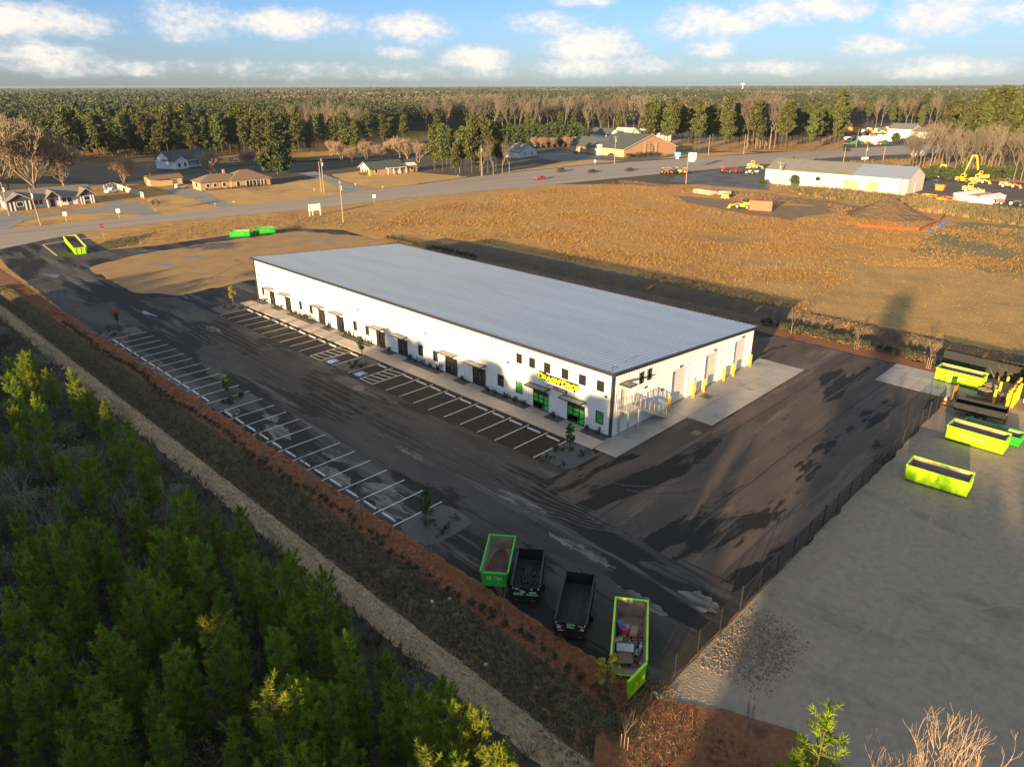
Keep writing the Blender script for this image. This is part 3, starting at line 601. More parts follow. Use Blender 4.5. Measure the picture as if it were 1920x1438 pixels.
# outside stair on the end wall
st = MB().b2((.06, .95, 2.88), (1.45, 3.05, 3.0)).build('stair_landing', M_galv, bld)
for x, y in ((1.38, 1.05), (1.38, 2.95), (.25, 1.05)): MB().b2((x-.07, y-.07, .03), (x+.07, y+.07, 2.88)).build('stair_post', M_galv, bld)
nst = 16; y0_, y1_ = 3.05, 8.35; b = MB()
for k in range(nst): b.b2((.32, y0_+(y1_-y0_)*k/nst, 2.9-2.87*(k+1)/nst), (1.38, y0_+(y1_-y0_)*(k+1)/nst+.02, 2.93-2.87*(k+1)/nst+.015))
b.build('stair_steps', M_galv, bld)
for x in (.26, 1.40): MB().add([(x+dx, y, z) for dx in (0, .05) for y, z in ((y0_, 2.72), (y0_, 3.0), (y1_, .3), (y1_, .035), (y1_-.35, .035))], [(0, 1, 2, 3, 4), (9, 8, 7, 6, 5), (0, 5, 6, 1), (1, 6, 7, 2), (2, 7, 8, 3), (3, 8, 9, 4), (4, 9, 5, 0)]).build('stair_stringer', M_galv, bld)
def rail(pts, name='railing', h=1.05, pk=.13):
    b = MB(); up = [(x, y, z+h) for x, y, z in pts]; lo = [(x, y, z+.1) for x, y, z in pts]; b.path(up, .028); b.path(lo, .02)
    for p, q in zip(pts, pts[1:]):
        L = math.dist(p, q); n = max(1, int(L/pk))
        for k in range(n+1):
            t = k/n; c = [p[i]+(q[i]-p[i])*t for i in range(3)]
            big = k in (0, n) or k % 8 == 0
            b.tube((c[0], c[1], c[2]+(0 if big else .1)), (c[0], c[1], c[2]+h), .028 if big else .009, n=5 if big else 3, cap=False)
    return b.build(name, M_galv, bld)
rail([(.1, .98, 3.0), (1.42, .98, 3.0), (1.42, 3.02, 3.0)]); rail([(1.42, 3.06, 2.98), (1.42, 8.3, .08)]); rail([(.3, 3.06, 2.98), (.3, 8.3, .08)])
# lettered wall sign
sb = MB()
pl = [(-10.32, 3.93), (-7.0, 3.93), (-6.6, 3.9), (-5.2, 3.9), (-4.95, 3.72), (-4.85, 3.9), (-4.55, 4.1), (-4.42, 4.72), (-5.0, 4.74), (-7.2, 4.74), (-9.1, 4.72), (-9.3, 4.86), (-10.2, 4.86), (-10.34, 4.5), (-10.5, 4.36), (-10.34, 4.2)]
sb.prof(pl, -.16, -.045); sg = sb.build('wall_sign', M_film, bld); tag(sg, "black backed sign with lime letters reading DRAG N' DROP")
for t, x, s_, w in (("D", -9.92, 1.02, 1.1), ("RAG", -8.66, .80, 1.12), ("N'", -7.36, .80, 1.1), ("D", -6.44, .96, 1.1), ("ROP", -5.18, .78, 1.1)):
    words(t, s_, .03, M_limey, sg, 'sign_letters', (x, -.19, 4.0 if s_ > .9 else 4.02), (R(90), 0, 0), .045, shear=.12, sx=w)
pb = MB(); pill = []
for k in range(9): t = math.pi/2+math.pi*k/8; pill.append((-8.85+.19*math.cos(t), 3.4+.19*math.sin(t)))
for k in range(9): t = -math.pi/2+math.pi*k/8; pill.append((-6.2+.19*math.cos(t), 3.4+.19*math.sin(t)))
pb.prof(pill, -.13, -.045); s2 = pb.build('wall_sign', M_film, bld); tag(s2, 'black pill shaped sign with a white and magenta strip')
M_mag = mat('magenta_vinyl', (.62, .10, .45), rough=.4)
MB().b2((-8.85, -.145, 3.33), (-8.02, -.133, 3.47)).build('sign_strip', M_paint, s2); MB().b2((-7.98, -.145, 3.33), (-7.3, -.133, 3.47)).build('sign_strip', M_mag, s2)
MB().b2((-7.26, -.145, 3.35), (-6.2, -.133, 3.46)).build('sign_strip', mat('pink_vinyl', (.78, .5, .5), rough=.4), s2)
# ------------------------------------------------------------------ leaves, trunks and trees (prototypes)
def quads(C, size, flat=0.0, asp=1.0, r=rng):
    """random leaf-sized faces at the points C"""
    n = len(C); a = r.normal(size=(n, 3)); a /= np.linalg.norm(a, axis=1)[:, None]; b = r.normal(size=(n, 3)); b[:, 2] *= (1-flat); b -= a*(a*b).sum(1)[:, None]; b /= np.linalg.norm(b, axis=1)[:, None]
    s = (size*r.uniform(.6, 1.3, n))[:, None]
    V = np.stack([C-a*s-b*s*asp, C+a*s-b*s*asp, C+a*s+b*s*asp, C-a*s+b*s*asp], 1).reshape(-1, 3)
    return V, np.arange(4*n).reshape(-1, 4)
def clump_pts(centers, radii, per, r=rng):
    C = np.repeat(np.asarray(centers, float), per, 0); q = r.normal(size=C.shape); q /= np.linalg.norm(q, axis=1)[:, None]; q *= (r.uniform(0.25, 1, len(C))**.5)[:, None]
    return C+q*np.repeat(np.asarray(radii, float).reshape(len(centers), -1), per, 0)
def segs_mesh(name, segs, m, n=3):
    """tapered limbs: segs is a list of (p0, p1, r0, r1)"""
    A = np.array([s[0] for s in segs], float); B = np.array([s[1] for s in segs], float); ra_ = np.array([s[2] for s in segs]); rb_ = np.array([s[3] for s in segs])
    d = B-A; d /= np.maximum(np.linalg.norm(d, axis=1), 1e-6)[:, None]; h = np.where(np.abs(d[:, 2:3]) > .9, [[1., 0, 0]], [[0, 0, 1.]]); u = np.cross(d, h); u /= np.linalg.norm(u, axis=1)[:, None]; w = np.cross(d, u)
    t = 2*np.pi*np.arange(n)/n; ring = u[:, None]*np.cos(t)[None, :, None]+w[:, None]*np.sin(t)[None, :, None]
    V = np.concatenate([A[:, None]+ring*ra_[:, None, None], B[:, None]+ring*rb_[:, None, None]], 1).reshape(-1, 3)
    k = np.arange(n); base = np.stack([k, n+k, n+(k+1) % n, (k+1) % n], -1)
    F = (np.arange(len(segs))[:, None, None]*2*n+base[None]).reshape(-1, 4)
    return npmesh(name, V, F, m)
def limbs(p, d, L, r, lv, out, rr, spread=.55, up=.12, kids=(3, 4), keep=.72, twig=.012):
    """recursive bare branching"""
    n = 3; q = Vector(p); d = Vector(d).normalized(); nodes = []
    for i in range(n):
        d = (d+Vector((rr.uniform(-1, 1), rr.uniform(-1, 1), rr.uniform(-.6, 1)))*.16+Vector((0, 0, up*.3))).normalized(); q2 = q+d*L/n
        out.append((tuple(q), tuple(q2), max(twig, r*(1-.3*i/n)), max(twig, r*(1-.3*(i+1)/n)))); q = q2; nodes.append((q.copy(), d.copy()))
    if lv <= 0: return
    for j in range(rr.randint(*kids)):
        b, bd = nodes[min(n-1, rr.choice([0, 1, 1, 2, 2, 2]))]; ax = Vector((rr.uniform(-1, 1), rr.uniform(-1, 1), rr.uniform(-.4, .7))).normalized()
        limbs(b, (bd+ax*spread*1.6+Vector((0, 0, up))).normalized(), L*keep*rr.uniform(.8, 1.15), r*.55, lv-1, out, rr, spread, up, kids, keep, twig)
M_bark = mat('pine_bark', (.12, .085, .06), (.075, .055, .04), sc=4, stretch=(1, 1, .3), rough=.95)
M_bareb = mat('grey_bark', (.19, .16, .125), (.135, .112, .088), sc=3, rough=.95, rnd=.35)
M_warmb = mat('ruddy_twigs', (.23, .18, .135), (.165, .128, .095), sc=3, rough=.95, rnd=.35)
M_needle = mat('young_pine_needles', (.25, .31, .014), (.12, .185, .009), sc=1.1, rough=.75, rnd=.45, trans=True)
M_tall = mat('tall_pine_needles', (.088, .100, .017), (.040, .052, .011), sc=.35, rough=.8, rnd=.6)
M_oak = mat('evergreen_leaves', (.045, .07, .018), (.028, .046, .012), sc=.8, rough=.7, rnd=.3)
M_leafg = mat('sapling_leaves', (.07, .15, .02), (.04, .10, .015), sc=2, rough=.6, trans=True)
M_leafy = mat('yellow_leaves', (.42, .33, .03), (.28, .26, .03), sc=2, rough=.7, trans=True)
M_leafo = mat('russet_leaves', (.24, .09, .03), (.17, .07, .025), sc=2, rough=.8, rnd=.3, trans=True)
M_brush = mat('grey_brush', (.16, .145, .10), (.10, .105, .06), sc=1.5, rough=.95, rnd=.8)
M_shrub = mat('dark_shrub_leaves', (.045, .055, .022), (.028, .034, .016), sc=3, rough=.8, rnd=.3)
def young_pine(h, seed):
    """bottle-brush whorls of needles round a straight leader"""
    rr = random.Random(seed); q = np.random.default_rng(seed); root = thing('young_pine', '', 'pine tree')
    segs = [((0, 0, 0), (0, 0, h*.5), .10, .065), ((0, 0, h*.5), (0, 0, h*.97), .065, .02)]; br = []; tips = []; dirs = []
    z = h*.16
    while z < h*.95:
        f = (z-h*.12)/(h*.88); L = min(1.0, .55+1.6*f)*(1-f)**.6*h*.122+.22
        if f < .25: L *= .75+f
        for k in range(rr.randint(5, 7)):
            a = rr.uniform(0, 6.283); up = .25+.75*f+rr.uniform(-.1, .2); l = L*rr.uniform(.65, 1.2); d = np.array([math.cos(a), math.sin(a), up]); d /= np.linalg.norm(d)
            e = np.array([0, 0, z])+d*l; br.append(((0, 0, z), tuple(e), .03, .012))
            for s_ in np.arange(.4, 1.01, .36/max(l, .5)):
                c = np.array([0, 0, z])+d*l*s_; tips.append(c+q.normal(size=3)*.06); dirs.append(d+np.array([0, 0, .35]))
                if s_ > .45:
                    sd = np.cross(d, [0, 0, 1.])*rr.choice([-1, 1])*.8+d*.7+np.array([0, 0, .6]); tips.append(c+sd*.30); dirs.append(sd)
        z += h*.062*rr.uniform(.8, 1.2)
    for k in range(4): tips.append(np.array([0, 0, h*(.93+.02*k)])); dirs.append(np.array([0, 0, 1.]))
    T = np.array(tips); D = np.array(dirs); D /= np.linalg.norm(D, axis=1)[:, None]; per = 34
    D[:, 2] += .45; D /= np.linalg.norm(D, axis=1)[:, None]
    C = np.repeat(T, per, 0); Dn = np.repeat(D, per, 0)*.8+q.normal(size=(len(T)*per, 3))*.42; Dn /= np.linalg.norm(Dn, axis=1)[:, None]
    ln = q.uniform(.18, .36, len(C))[:, None]; sd = np.cross(Dn, q.normal(size=C.shape)); sd /= np.linalg.norm(sd, axis=1)[:, None]; sd *= .03
    C = C+np.repeat(D, per, 0)*q.uniform(-.16, .14, len(C))[:, None]
    V = np.stack([C-sd, C+sd, C+Dn*ln], 1).reshape(-1, 3)
    link('trunk', segs_mesh('trunk', segs+br, M_bark, 5), root); link('crown', npmesh('crown', V, np.arange(len(V)).reshape(-1, 3), M_needle), root); return root
def tall_pine(h, seed, base=.42, wd=.16, name='pine_tree', m=M_tall, face=.40, per=30):
    rr = random.Random(seed); q = np.random.default_rng(seed+50); root = thing(name, '', 'pine tree')
    segs = [((0, 0, 0), (.1, .05, h*.6), .24, .17), ((.1, .05, h*.6), (0, 0, h*.95), .17, .05)]; cc = []; cr = []; z = h*base
    while z < h*.98:
        f = (z-h*base)/(h*(1-base)); L = h*wd*(1.0-.75*f**1.6)*(.55+.45*min(1, f*4))
        for k in range(rr.randint(3, 5)):
            a = rr.uniform(0, 6.283); l = L*rr.uniform(.45, 1.15); e = (math.cos(a)*l, math.sin(a)*l, z+l*.25); segs.append(((0, 0, z), e, .06, .025))
            for t in ((1.0, .6) if l > 1.6 else (1.0,)):
                cc.append((e[0]*t, e[1]*t, z+l*.25*t+.2)); s_ = rr.uniform(.8, 1.25)*h*.052; cr.append((s_*1.15, s_*1.15, s_*.7))
        z += h*.05*rr.uniform(.8, 1.25)
    cc.append((0, 0, h*.97)); cr.append((h*.035, h*.035, h*.04))
    V, F = quads(clump_pts(cc, cr, per, q), face*h/24, .2, .7, q)
    link('trunk', segs_mesh('trunk', segs, M_bark, 5), root); link('crown', npmesh('crown', V, F, m), root); return root
def round_tree(h, w, seed, name, m, trunk=.22, face=.3, n=70, per=26, cat='tree'):
    rr = random.Random(seed); q = np.random.default_rng(seed+90); root = thing(name, '', cat); cc = []; cr = []
    segs = [((0, 0, 0), (0, 0, h*trunk*1.4), h*.025, h*.02)]
    for k in range(n):
        a = rr.uniform(0, 6.283); z = rr.uniform(0, 1); rad = math.sqrt(max(0, 1-(2*z-.9)**2/1.25))*w*rr.uniform(.35, 1.0); c = (math.cos(a)*rad, math.sin(a)*rad, h*(trunk+(.95-trunk)*z)); cc.append(c); s_ = w*rr.uniform(.17, .32); cr.append((s_, s_, s_*.75))
        if k % 5 == 0: segs.append(((0, 0, h*trunk*1.2), c, h*.012, h*.004))
    V, F = quads(clump_pts(cc, cr, per, q), face, .1, .8, q)
    link('trunk', segs_mesh('trunk', segs, M_bark, 5), root); link('crown', npmesh('crown', V, F, m), root); return root
def bare_tree(h, seed, spread=.5, lv=4, name='bare_tree', m=None, twig=.02, clear=.22, kids=(3, 4), up=.15, stems=1, L0=.3):
    rr = random.Random(seed); root = thing(name, '', 'bare tree'); out = []; m = m or M_bareb; tr = []
    for s_ in range(stems):
        o = (rr.uniform(-.4, .4)*(stems > 1), rr.uniform(-.4, .4)*(stems > 1)); top = Vector((o[0]*2.5, o[1]*2.5, h*clear)); tr.append(((o[0], o[1], 0), tuple(top), h*.017, h*.013))
        tr.append((tuple(top), (top.x, top.y, h*.5), h*.013, h*.008)) if spread < .5 else None
        for k in range(rr.randint(4, 5)):
            a = rr.uniform(0, 6.283); b = top if spread >= .5 else Vector((top.x, top.y, h*rr.uniform(clear, .5)))
            limbs(b, (math.cos(a)*spread*1.3, math.sin(a)*spread*1.3, .8), h*L0, h*.009, lv-1, out, rr, spread, up, kids, .72, twig)
    link('trunk', segs_mesh('trunk', tr, m, 6), root); link('crown', segs_mesh('crown', out, m, 3), root); return root
def shrub_mesh(w, h, seed, m, n=14, per=18, face=.07):
    q = np.random.default_rng(seed); cc = q.normal(size=(n, 3))*[w*.32, w*.32, h*.22]+[0, 0, h*.5]; cc[:, 2] = np.clip(cc[:, 2], h*.15, h)
    V, F = quads(clump_pts(cc, np.full((n, 3), w*.22), per, q), face, .1, .6, q); V[:, 2] = np.maximum(V[:, 2], 0.0); return npmesh('shrub', V, F, m)
def drop(root):
    """take an unused prototype away again"""
    for o in family(root)[::-1]: bpy.data.objects.remove(o)
class Kind:
    """first use moves the prototype itself, later uses copy it"""
    def __init__(s, protos): s.p = list(protos); s.fam = [family(p) if p.type == 'EMPTY' else [p] for p in s.p]; s.used = [False]*len(s.p); s.H = None
    def put(s, k, loc, rz, sc, label, group, cat=None):
        k %= len(s.p); r = s.p[k]
        if not s.used[k]: s.used[k] = True
        else: r = dup(s.p[k], tree=s.fam[k])
        r.location = loc; r.rotation_euler = (0, 0, rz); r.scale = (sc,)*3 if isinstance(sc, (int, float)) else sc
        tag(r, label, cat, group); return r
    def end(s):
        for r, u in zip(s.p, s.used):
            if not u: drop(r)
U = random.uniform
# ------------------------------------------------------------------ things in the car park and the yard
ws = Kind([tag(MB().box((0, 0, .065), (1.85, .16, .13), taper=.94).build('wheel_stop', mat('white_concrete', (.68, .66, .62), (.56, .54, .5), sc=4, rough=.8)), cat='wheel stop')])
for a, c in zip(FX, FX[1:]):
    if 2 < c-a < 3 and not any(abs(a-q) < .2 for q in (-44.97, -32.98, -39.49)): ws.put(0, ((a+c)/2, -4.45, .006), U(-.02, .02), 1, 'white concrete wheel stop at the head of a stall facing the building sidewalk', 'wheel stops along the building sidewalk')
for a, c in zip(BX, BX[1:]):
    if c-a < 3: ws.put(0, ((a+c)/2, -25.55, 0), U(-.03, .03), 1, 'white concrete wheel stop at the head of a stall beside the red mulch bank', 'wheel stops along the mulch bank')
M_ybol = mat('yellow_post_paint', (.80, .50, .02), (.68, .42, .02), sc=3, rough=.45)
def bollard_proto(name, h, r):
    o = MB(); o.tube((0, 0, 0), (0, 0, h), r, r, 14); o.dome((0, 0, h), (r, r, r*.5), 14, 3); return tag(o.build(name, M_ybol), cat='bollard')
bo = Kind([bollard_proto('bollard', 1.6, .17)]); nm = ['beside the outside stair, before the first dock door', 'between the first dock door and the steel man door', 'between the steel man door and the middle dock door', 'past the middle dock door', 'before the last dock door', 'at the rear corner past the last dock door']
for k, (x, y) in enumerate([(.45, 10.35), (.55, 15.35), (.55, 17.7), (.5, 22.6), (.55, 24.9), (.45, 29.55)]): bo.put(0, (x, y, .03), 0, 1, 'yellow steel bollard '+nm[k], 'yellow bollards at the dock doors')
bp = Kind([bollard_proto('bollard', 1.9, .16)])
sp = [(1884-1.5*k*.0+k*2.6, 766-k*3.2) for k in range(10)]+[(1896+k*2.4, 764-k*3.2) for k in range(6)]
for px, py in sp: x, y = g2(px, py); bp.put(0, (x, y, .01), 0, U(.9, 1.05), 'yellow bollard post standing in the packed double row near the black dump trailer', 'yellow posts stored in a packed row')
for (px, py), w in (((1861, 758), 'single yellow post standing just behind the black dump trailer side'), ((1871, 743), 'single yellow post standing between the lime dumpster end and the packed yellow posts'), ((1884, 733), 'single yellow post standing farthest back by the dry reeds')):
    x, y = g2(px, py); bp.put(0, (x, y, .01), 0, .95, w, None)
# dumpsters
def paint(name, c): return mat(name, c, tuple(q*.86 for q in c), sc=.9, rough=.38, c3=tuple(q*.55+.015 for q in c), sc3=1.6, lo3=.58, hi3=.72, c4=tuple(q*.3+.03 for q in c), sc4=1.5, st4=(2.2, 2.2, .35), lo4=.6, hi4=.78)
M_limeY = paint('lime_yellow_paint', (.42, .78, .012)); M_green = paint('bright_green_paint', (.018, .52, .022))
M_inner = mat('rusty_container_liner', (.34, .26, .19), (.24, .19, .145), sc=1.2, rough=.8, c3=(.12, .09, .075), sc3=.8, lo3=.55, hi3=.68)
M_rust = mat('dirt_load', (.13, .085, .06), (.08, .055, .042), sc=1.5, rough=.95, bump=.5, bsc=6)
M_tyre = mat('tyre_rubber', (.018, .018, .019), rough=.85); M_rim = mat('steel_rim', (.32, .32, .33), rough=.4, metal=.7)
def dumpster(label, loc, rz, L, Wd, H, m, text=None, end_text=None, tilt=0.0, door=True, ribs=True, group=None, bevel=.0, load=None, name='dumpster', lcol=None):
    """origin at the middle of the floor; +x is the door end"""
    t = thing(name, label, 'dumpster', loc, rz, group); t.rotation_euler = (0, tilt, rz); x, w = L/2, Wd/2; i = .13; z0 = .17; b = MB(); th = .07
    sl = .16
    for s in (-1, 1):
        yb, yt = s*(w-sl), s*w
        q = [(-x, yb, z0), (x, yb, z0), (x, yt, H), (-x, yt, H)]; q2 = [(a, c-s*th, d) for a, c, d in q]
        b.add(q+q2, [(0, 1, 2, 3), (7, 6, 5, 4), (0, 4, 5, 1), (2, 6, 7, 3), (1, 5, 6, 2), (3, 7, 4, 0)] if s < 0 else [(3, 2, 1, 0), (4, 5, 6, 7), (1, 5, 4, 0), (3, 7, 6, 2), (2, 6, 5, 1), (0, 4, 7, 3)])
        n = 7 if ribs else 0
        for k in range(n):
            u = -x+.2+(L-.4)*k/(n-1); b.add([(u+a, yb+s*(q_+.0), z0+.05) for a, q_ in ((-.05, -.01), (.05, -.01), (.05, .07), (-.05, .07))]+[(u+a, yt+s*q_, H-.12) for a, q_ in ((-.05, -.01), (.05, -.01), (.05, .06), (-.05, .06))], [(0, 1, 5, 4), (1, 2, 6, 5), (2, 3, 7, 6), (3, 0, 4, 7), (4, 5, 6, 7), (3, 2, 1, 0)]) if k in (0, n-1) else None
    b.b2((-x, -w+sl, z0), (x, w-sl, z0+.06))
    for s in (-1, 1): b.b2((-x-.1, s*.42-.07, .03), (x, s*.42+.07, z0-.002))
    b.build('body', m, t)
    f = MB(); f.add([(-x-.02, -w+sl, z0), (-x-.02, w-sl, z0), (-x-.02, w, H), (-x-.02, -w, H), (-x+.05, -w+sl, z0), (-x+.05, w-sl, z0), (-x+.05, w, H), (-x+.05, -w, H)], [(3, 2, 1, 0), (4, 5, 6, 7), (0, 1, 5, 4), (1, 2, 6, 5), (2, 3, 7, 6), (3, 0, 4, 7)])
    f.b2((-x-.1, -.06, .3), (-x-.025, .06, .75)); f.build('end_panel', m, t)
    ra = MB(); k = .06
    for s in (-1, 1): ra.b2((-x-.08, s*w-k, H), (x+.1, s*w+k, H+.1))
    ra.b2((-x-.08, -w+k, H), (-x+.05, w-k, H+.1)); ra.build('top_rail', m, t)
    ln = MB(); y0, y1 = w-sl-th-.006, w-th-.006
    ln.add([(-x+.06, -y0, z0+.08), (x-.06, -y0, z0+.08), (x-.06, y0, z0+.08), (-x+.06, y0, z0+.08), (-x+.06, -y1, H), (x-.06, -y1, H), (x-.06, y1, H), (-x+.06, y1, H)], [(0, 1, 2, 3), (0, 4, 5, 1), (2, 6, 7, 3), (3, 7, 4, 0)]+([(1, 5, 6, 2)] if door is True else []))
    ln.build('liner', M_inner, t)
    if door:
        d = MB(); d.add([(.0, -w+sl, z0), (.0, w-sl, z0), (.0, w, H-.02), (.0, -w, H-.02), (.07, -w+sl, z0), (.07, w-sl, z0), (.07, w, H-.02), (.07, -w, H-.02)], [(3, 2, 1, 0), (4, 5, 6, 7), (0, 1, 5, 4), (1, 2, 6, 5), (2, 3, 7, 6), (3, 0, 4, 7)])
        for s in (-.75, 0, .75): d.b2((.071, s*w-.05, z0+.05), (.13, s*w*.95+.05, H-.08))
        d.b2((.071, -w+.05, H-.14), (.15, w-.05, H-.03)); d.b2((.071, -w+sl, z0+.02), (.15, w-sl, z0+.14))
        dd = d.build('door', m, t, (x, 0, 0))
        if door == 'open': dd.location = (x+.02, w-.02, 0); dd.rotation_euler = (0, 0, R(59)); dd.data.transform(Matrix.Translation((0, -w, 0)))
        if end_text: words(end_text, .42, .004, M_paint, dd, 'door_lettering', (.1 if door != 'open' else .1, 0, .72), (R(90), 0, R(90)), .012)
    if text:
        for s in (-1, 1):
            an = math.atan2(sl, H-z0); zc = .62*H; yc = s*(w-sl+sl*(zc-z0)/(H-z0)+.012)
            g = words(text, .36, .004, M_paint, t, 'lettering', (-.15, yc, zc), (R(90)-an*(-1)*-1 if False else R(90)+an*(-1 if s < 0 else -1), 0, 0 if s < 0 else R(180)), .02)
            u = MB(); u.b2((-.95, -.08, -.002), (.75, -.03, .002)); u.build('lettering_underline', M_film, g)
    for s in (-1, 1): MB().tube((x-.1, s*.62-.06, .1), (x-.1, s*.62+.06, .1), .1, n=10).build('roller', M_tyre, t)
    if load: MB().dome((0, 0, z0+.085), (L*.48, y0*.98, .02), 18, 3, jit=.03).build('load', M_rust, t)
    return t
dumpster('lime yellow dumpster nearest the chain link fence on open sand, no trailer beside it', (27.6, 13.35, .01), R(3), 5.0, 2.35, 1.6, M_limeY)
dumpster("lime yellow dumpster with white Drag N' Drop lettering, green dumpster right behind it", (27.9, 25.1, .01), R(-1), 5.1, 2.35, 1.6, M_limeY, "Drag N' Drop")
dumpster('low bright green dumpster tucked behind the lettered lime yellow dumpster', (28.6, 27.95, .01), R(-1), 5.2, 2.1, 1.05, M_green, ribs=False)
dumpster("lime yellow lettered dumpster on the concrete pad by the yellow posts", (21.9, 42.2, .04), R(-2), 5.0, 2.3, 1.6, M_limeY, "Drag N' Drop")
AN = math.atan2(.79, -.61)
dumpster('bright green dumpster with white lettering reading Ton, parked beside the black trailer by the mulch', (7.45, -23.85, .01), AN+math.pi, 4.55, 2.05, 1.35, M_green, end_text="10 Ton", ribs=False, load=True)
dumpster('lime dumpster full of mixed rubbish, its end gate swung open over the mulch', (19.65, -23.75, .01), math.atan2(4.6, -3.1)+math.pi, 5.5, 2.2, 1.65, M_limeY, door='open')
dumpster('lime yellow dumpster standing tilted on the driveway by the road', (-144.2, -9.4, .5), R(-5), 9.5, 2.5, 1.7, M_limeY, tilt=R(7.5), name='dumpster')
dumpster("bright green dumpster beside the dirt pad, end toward the stop sign", (-133.2, 24.4, .01), R(58), 4.6, 2.2, 1.35, M_green, "Drag N' Drop")
dumpster("bright green dumpster beside the dirt pad, nearer the white billboard", (-132.4, 30.4, .01), R(75), 4.9, 2.2, 1.45, M_green, "Drag N' Drop")
# load of rubbish: loose pieces too many to count, and a few things that stand out
trm = [mat('rubbish_'+n, c, tuple(q*.7 for q in c), sc=4, rough=.85) for n, c in (('white', (.5, .48, .45)), ('brown', (.25, .16, .10)), ('grey', (.2, .2, .21)), ('red', (.35, .04, .06)), ('blue', (.10, .16, .28)), ('black', (.03, .03, .03)), ('green', (.09, .13, .06)))]
ca = math.atan2(4.6, -3.1)+math.pi; cdir = (math.cos(ca), math.sin(ca)); cn = (-cdir[1], cdir[0])
def inb(u, v, z): return (19.65+cdir[0]*u+cn[0]*v, -23.75+cdir[1]*u+cn[1]*v, z)
b = MB()
for k in range(420):
    u = random.triangular(-1.6, 2.1, .4); v = U(-.78, .78); hz_ = .3+.45*math.exp(-((u-.1)/1.2)**2)*U(.2, 1); s_ = random.choice([.06, .09, .12, .2, .28]); b.box(inb(u, v, hz_), (s_*U(.6, 2), s_, s_*U(.2, .9)), U(0, 3), random.choice([0, 0, 1, 1, 2, 2, 3, 4, 5, 5, 5, 6]), ry=U(-.8, .8))
tag(b.build('rubbish', trm), 'jumble of small mixed rubbish heaped in the open lime dumpster', 'rubbish', kind='stuff')
def item(name, label, cat, u, v, z, d, rz, ry, m): 
    o = MB(); o.box((0, 0, 0), d, taper=.92); tag(o.build(name, m), label, cat); q = bpy.context.scene.collection.objects[-1]; q.location = inb(u, v, z); q.rotation_euler = (0, ry, rz+ca); return q
item('foam_board', 'white rectangular board lying across the rubbish near the open gate', 'board', 1.0, -.25, .86, (.65, 1.15, .07), .05, .12, trm[0])
item('cardboard_sheet', 'brown crumpled cardboard sheet between the white board and the open gate', 'cardboard', 1.65, -.2, .62, (.85, .95, .06), .2, .2, trm[1])
item('chair_cushion', 'orange brown cushion lying on the rubbish heap', 'cushion', -.55, .28, .92, (.95, .5, .2), -.2, -.1, mat('tan_fabric', (.40, .22, .13), (.3, .17, .1), sc=5, rough=.9))
item('suitcase', 'crimson suitcase with raised handle amid the rubbish', 'suitcase', -.5, -.4, .9, (.6, .42, .26), .5, -.3, mat('crimson_cloth', (.42, .02, .09), rough=.7))
MB().path([(-.3, -.12, .1), (-.75, -.12, .16), (-.75, .12, .16), (-.3, .12, .1)], .025).build('handle', trm[0], [o for o in COL.objects if o.name == 'suitcase'][0])
item('bin_bag', 'blue rubbish bag against the tall closed end of the heap', 'bag', -1.1, -.62, .8, (.55, .5, .45), .3, .2, trm[4])
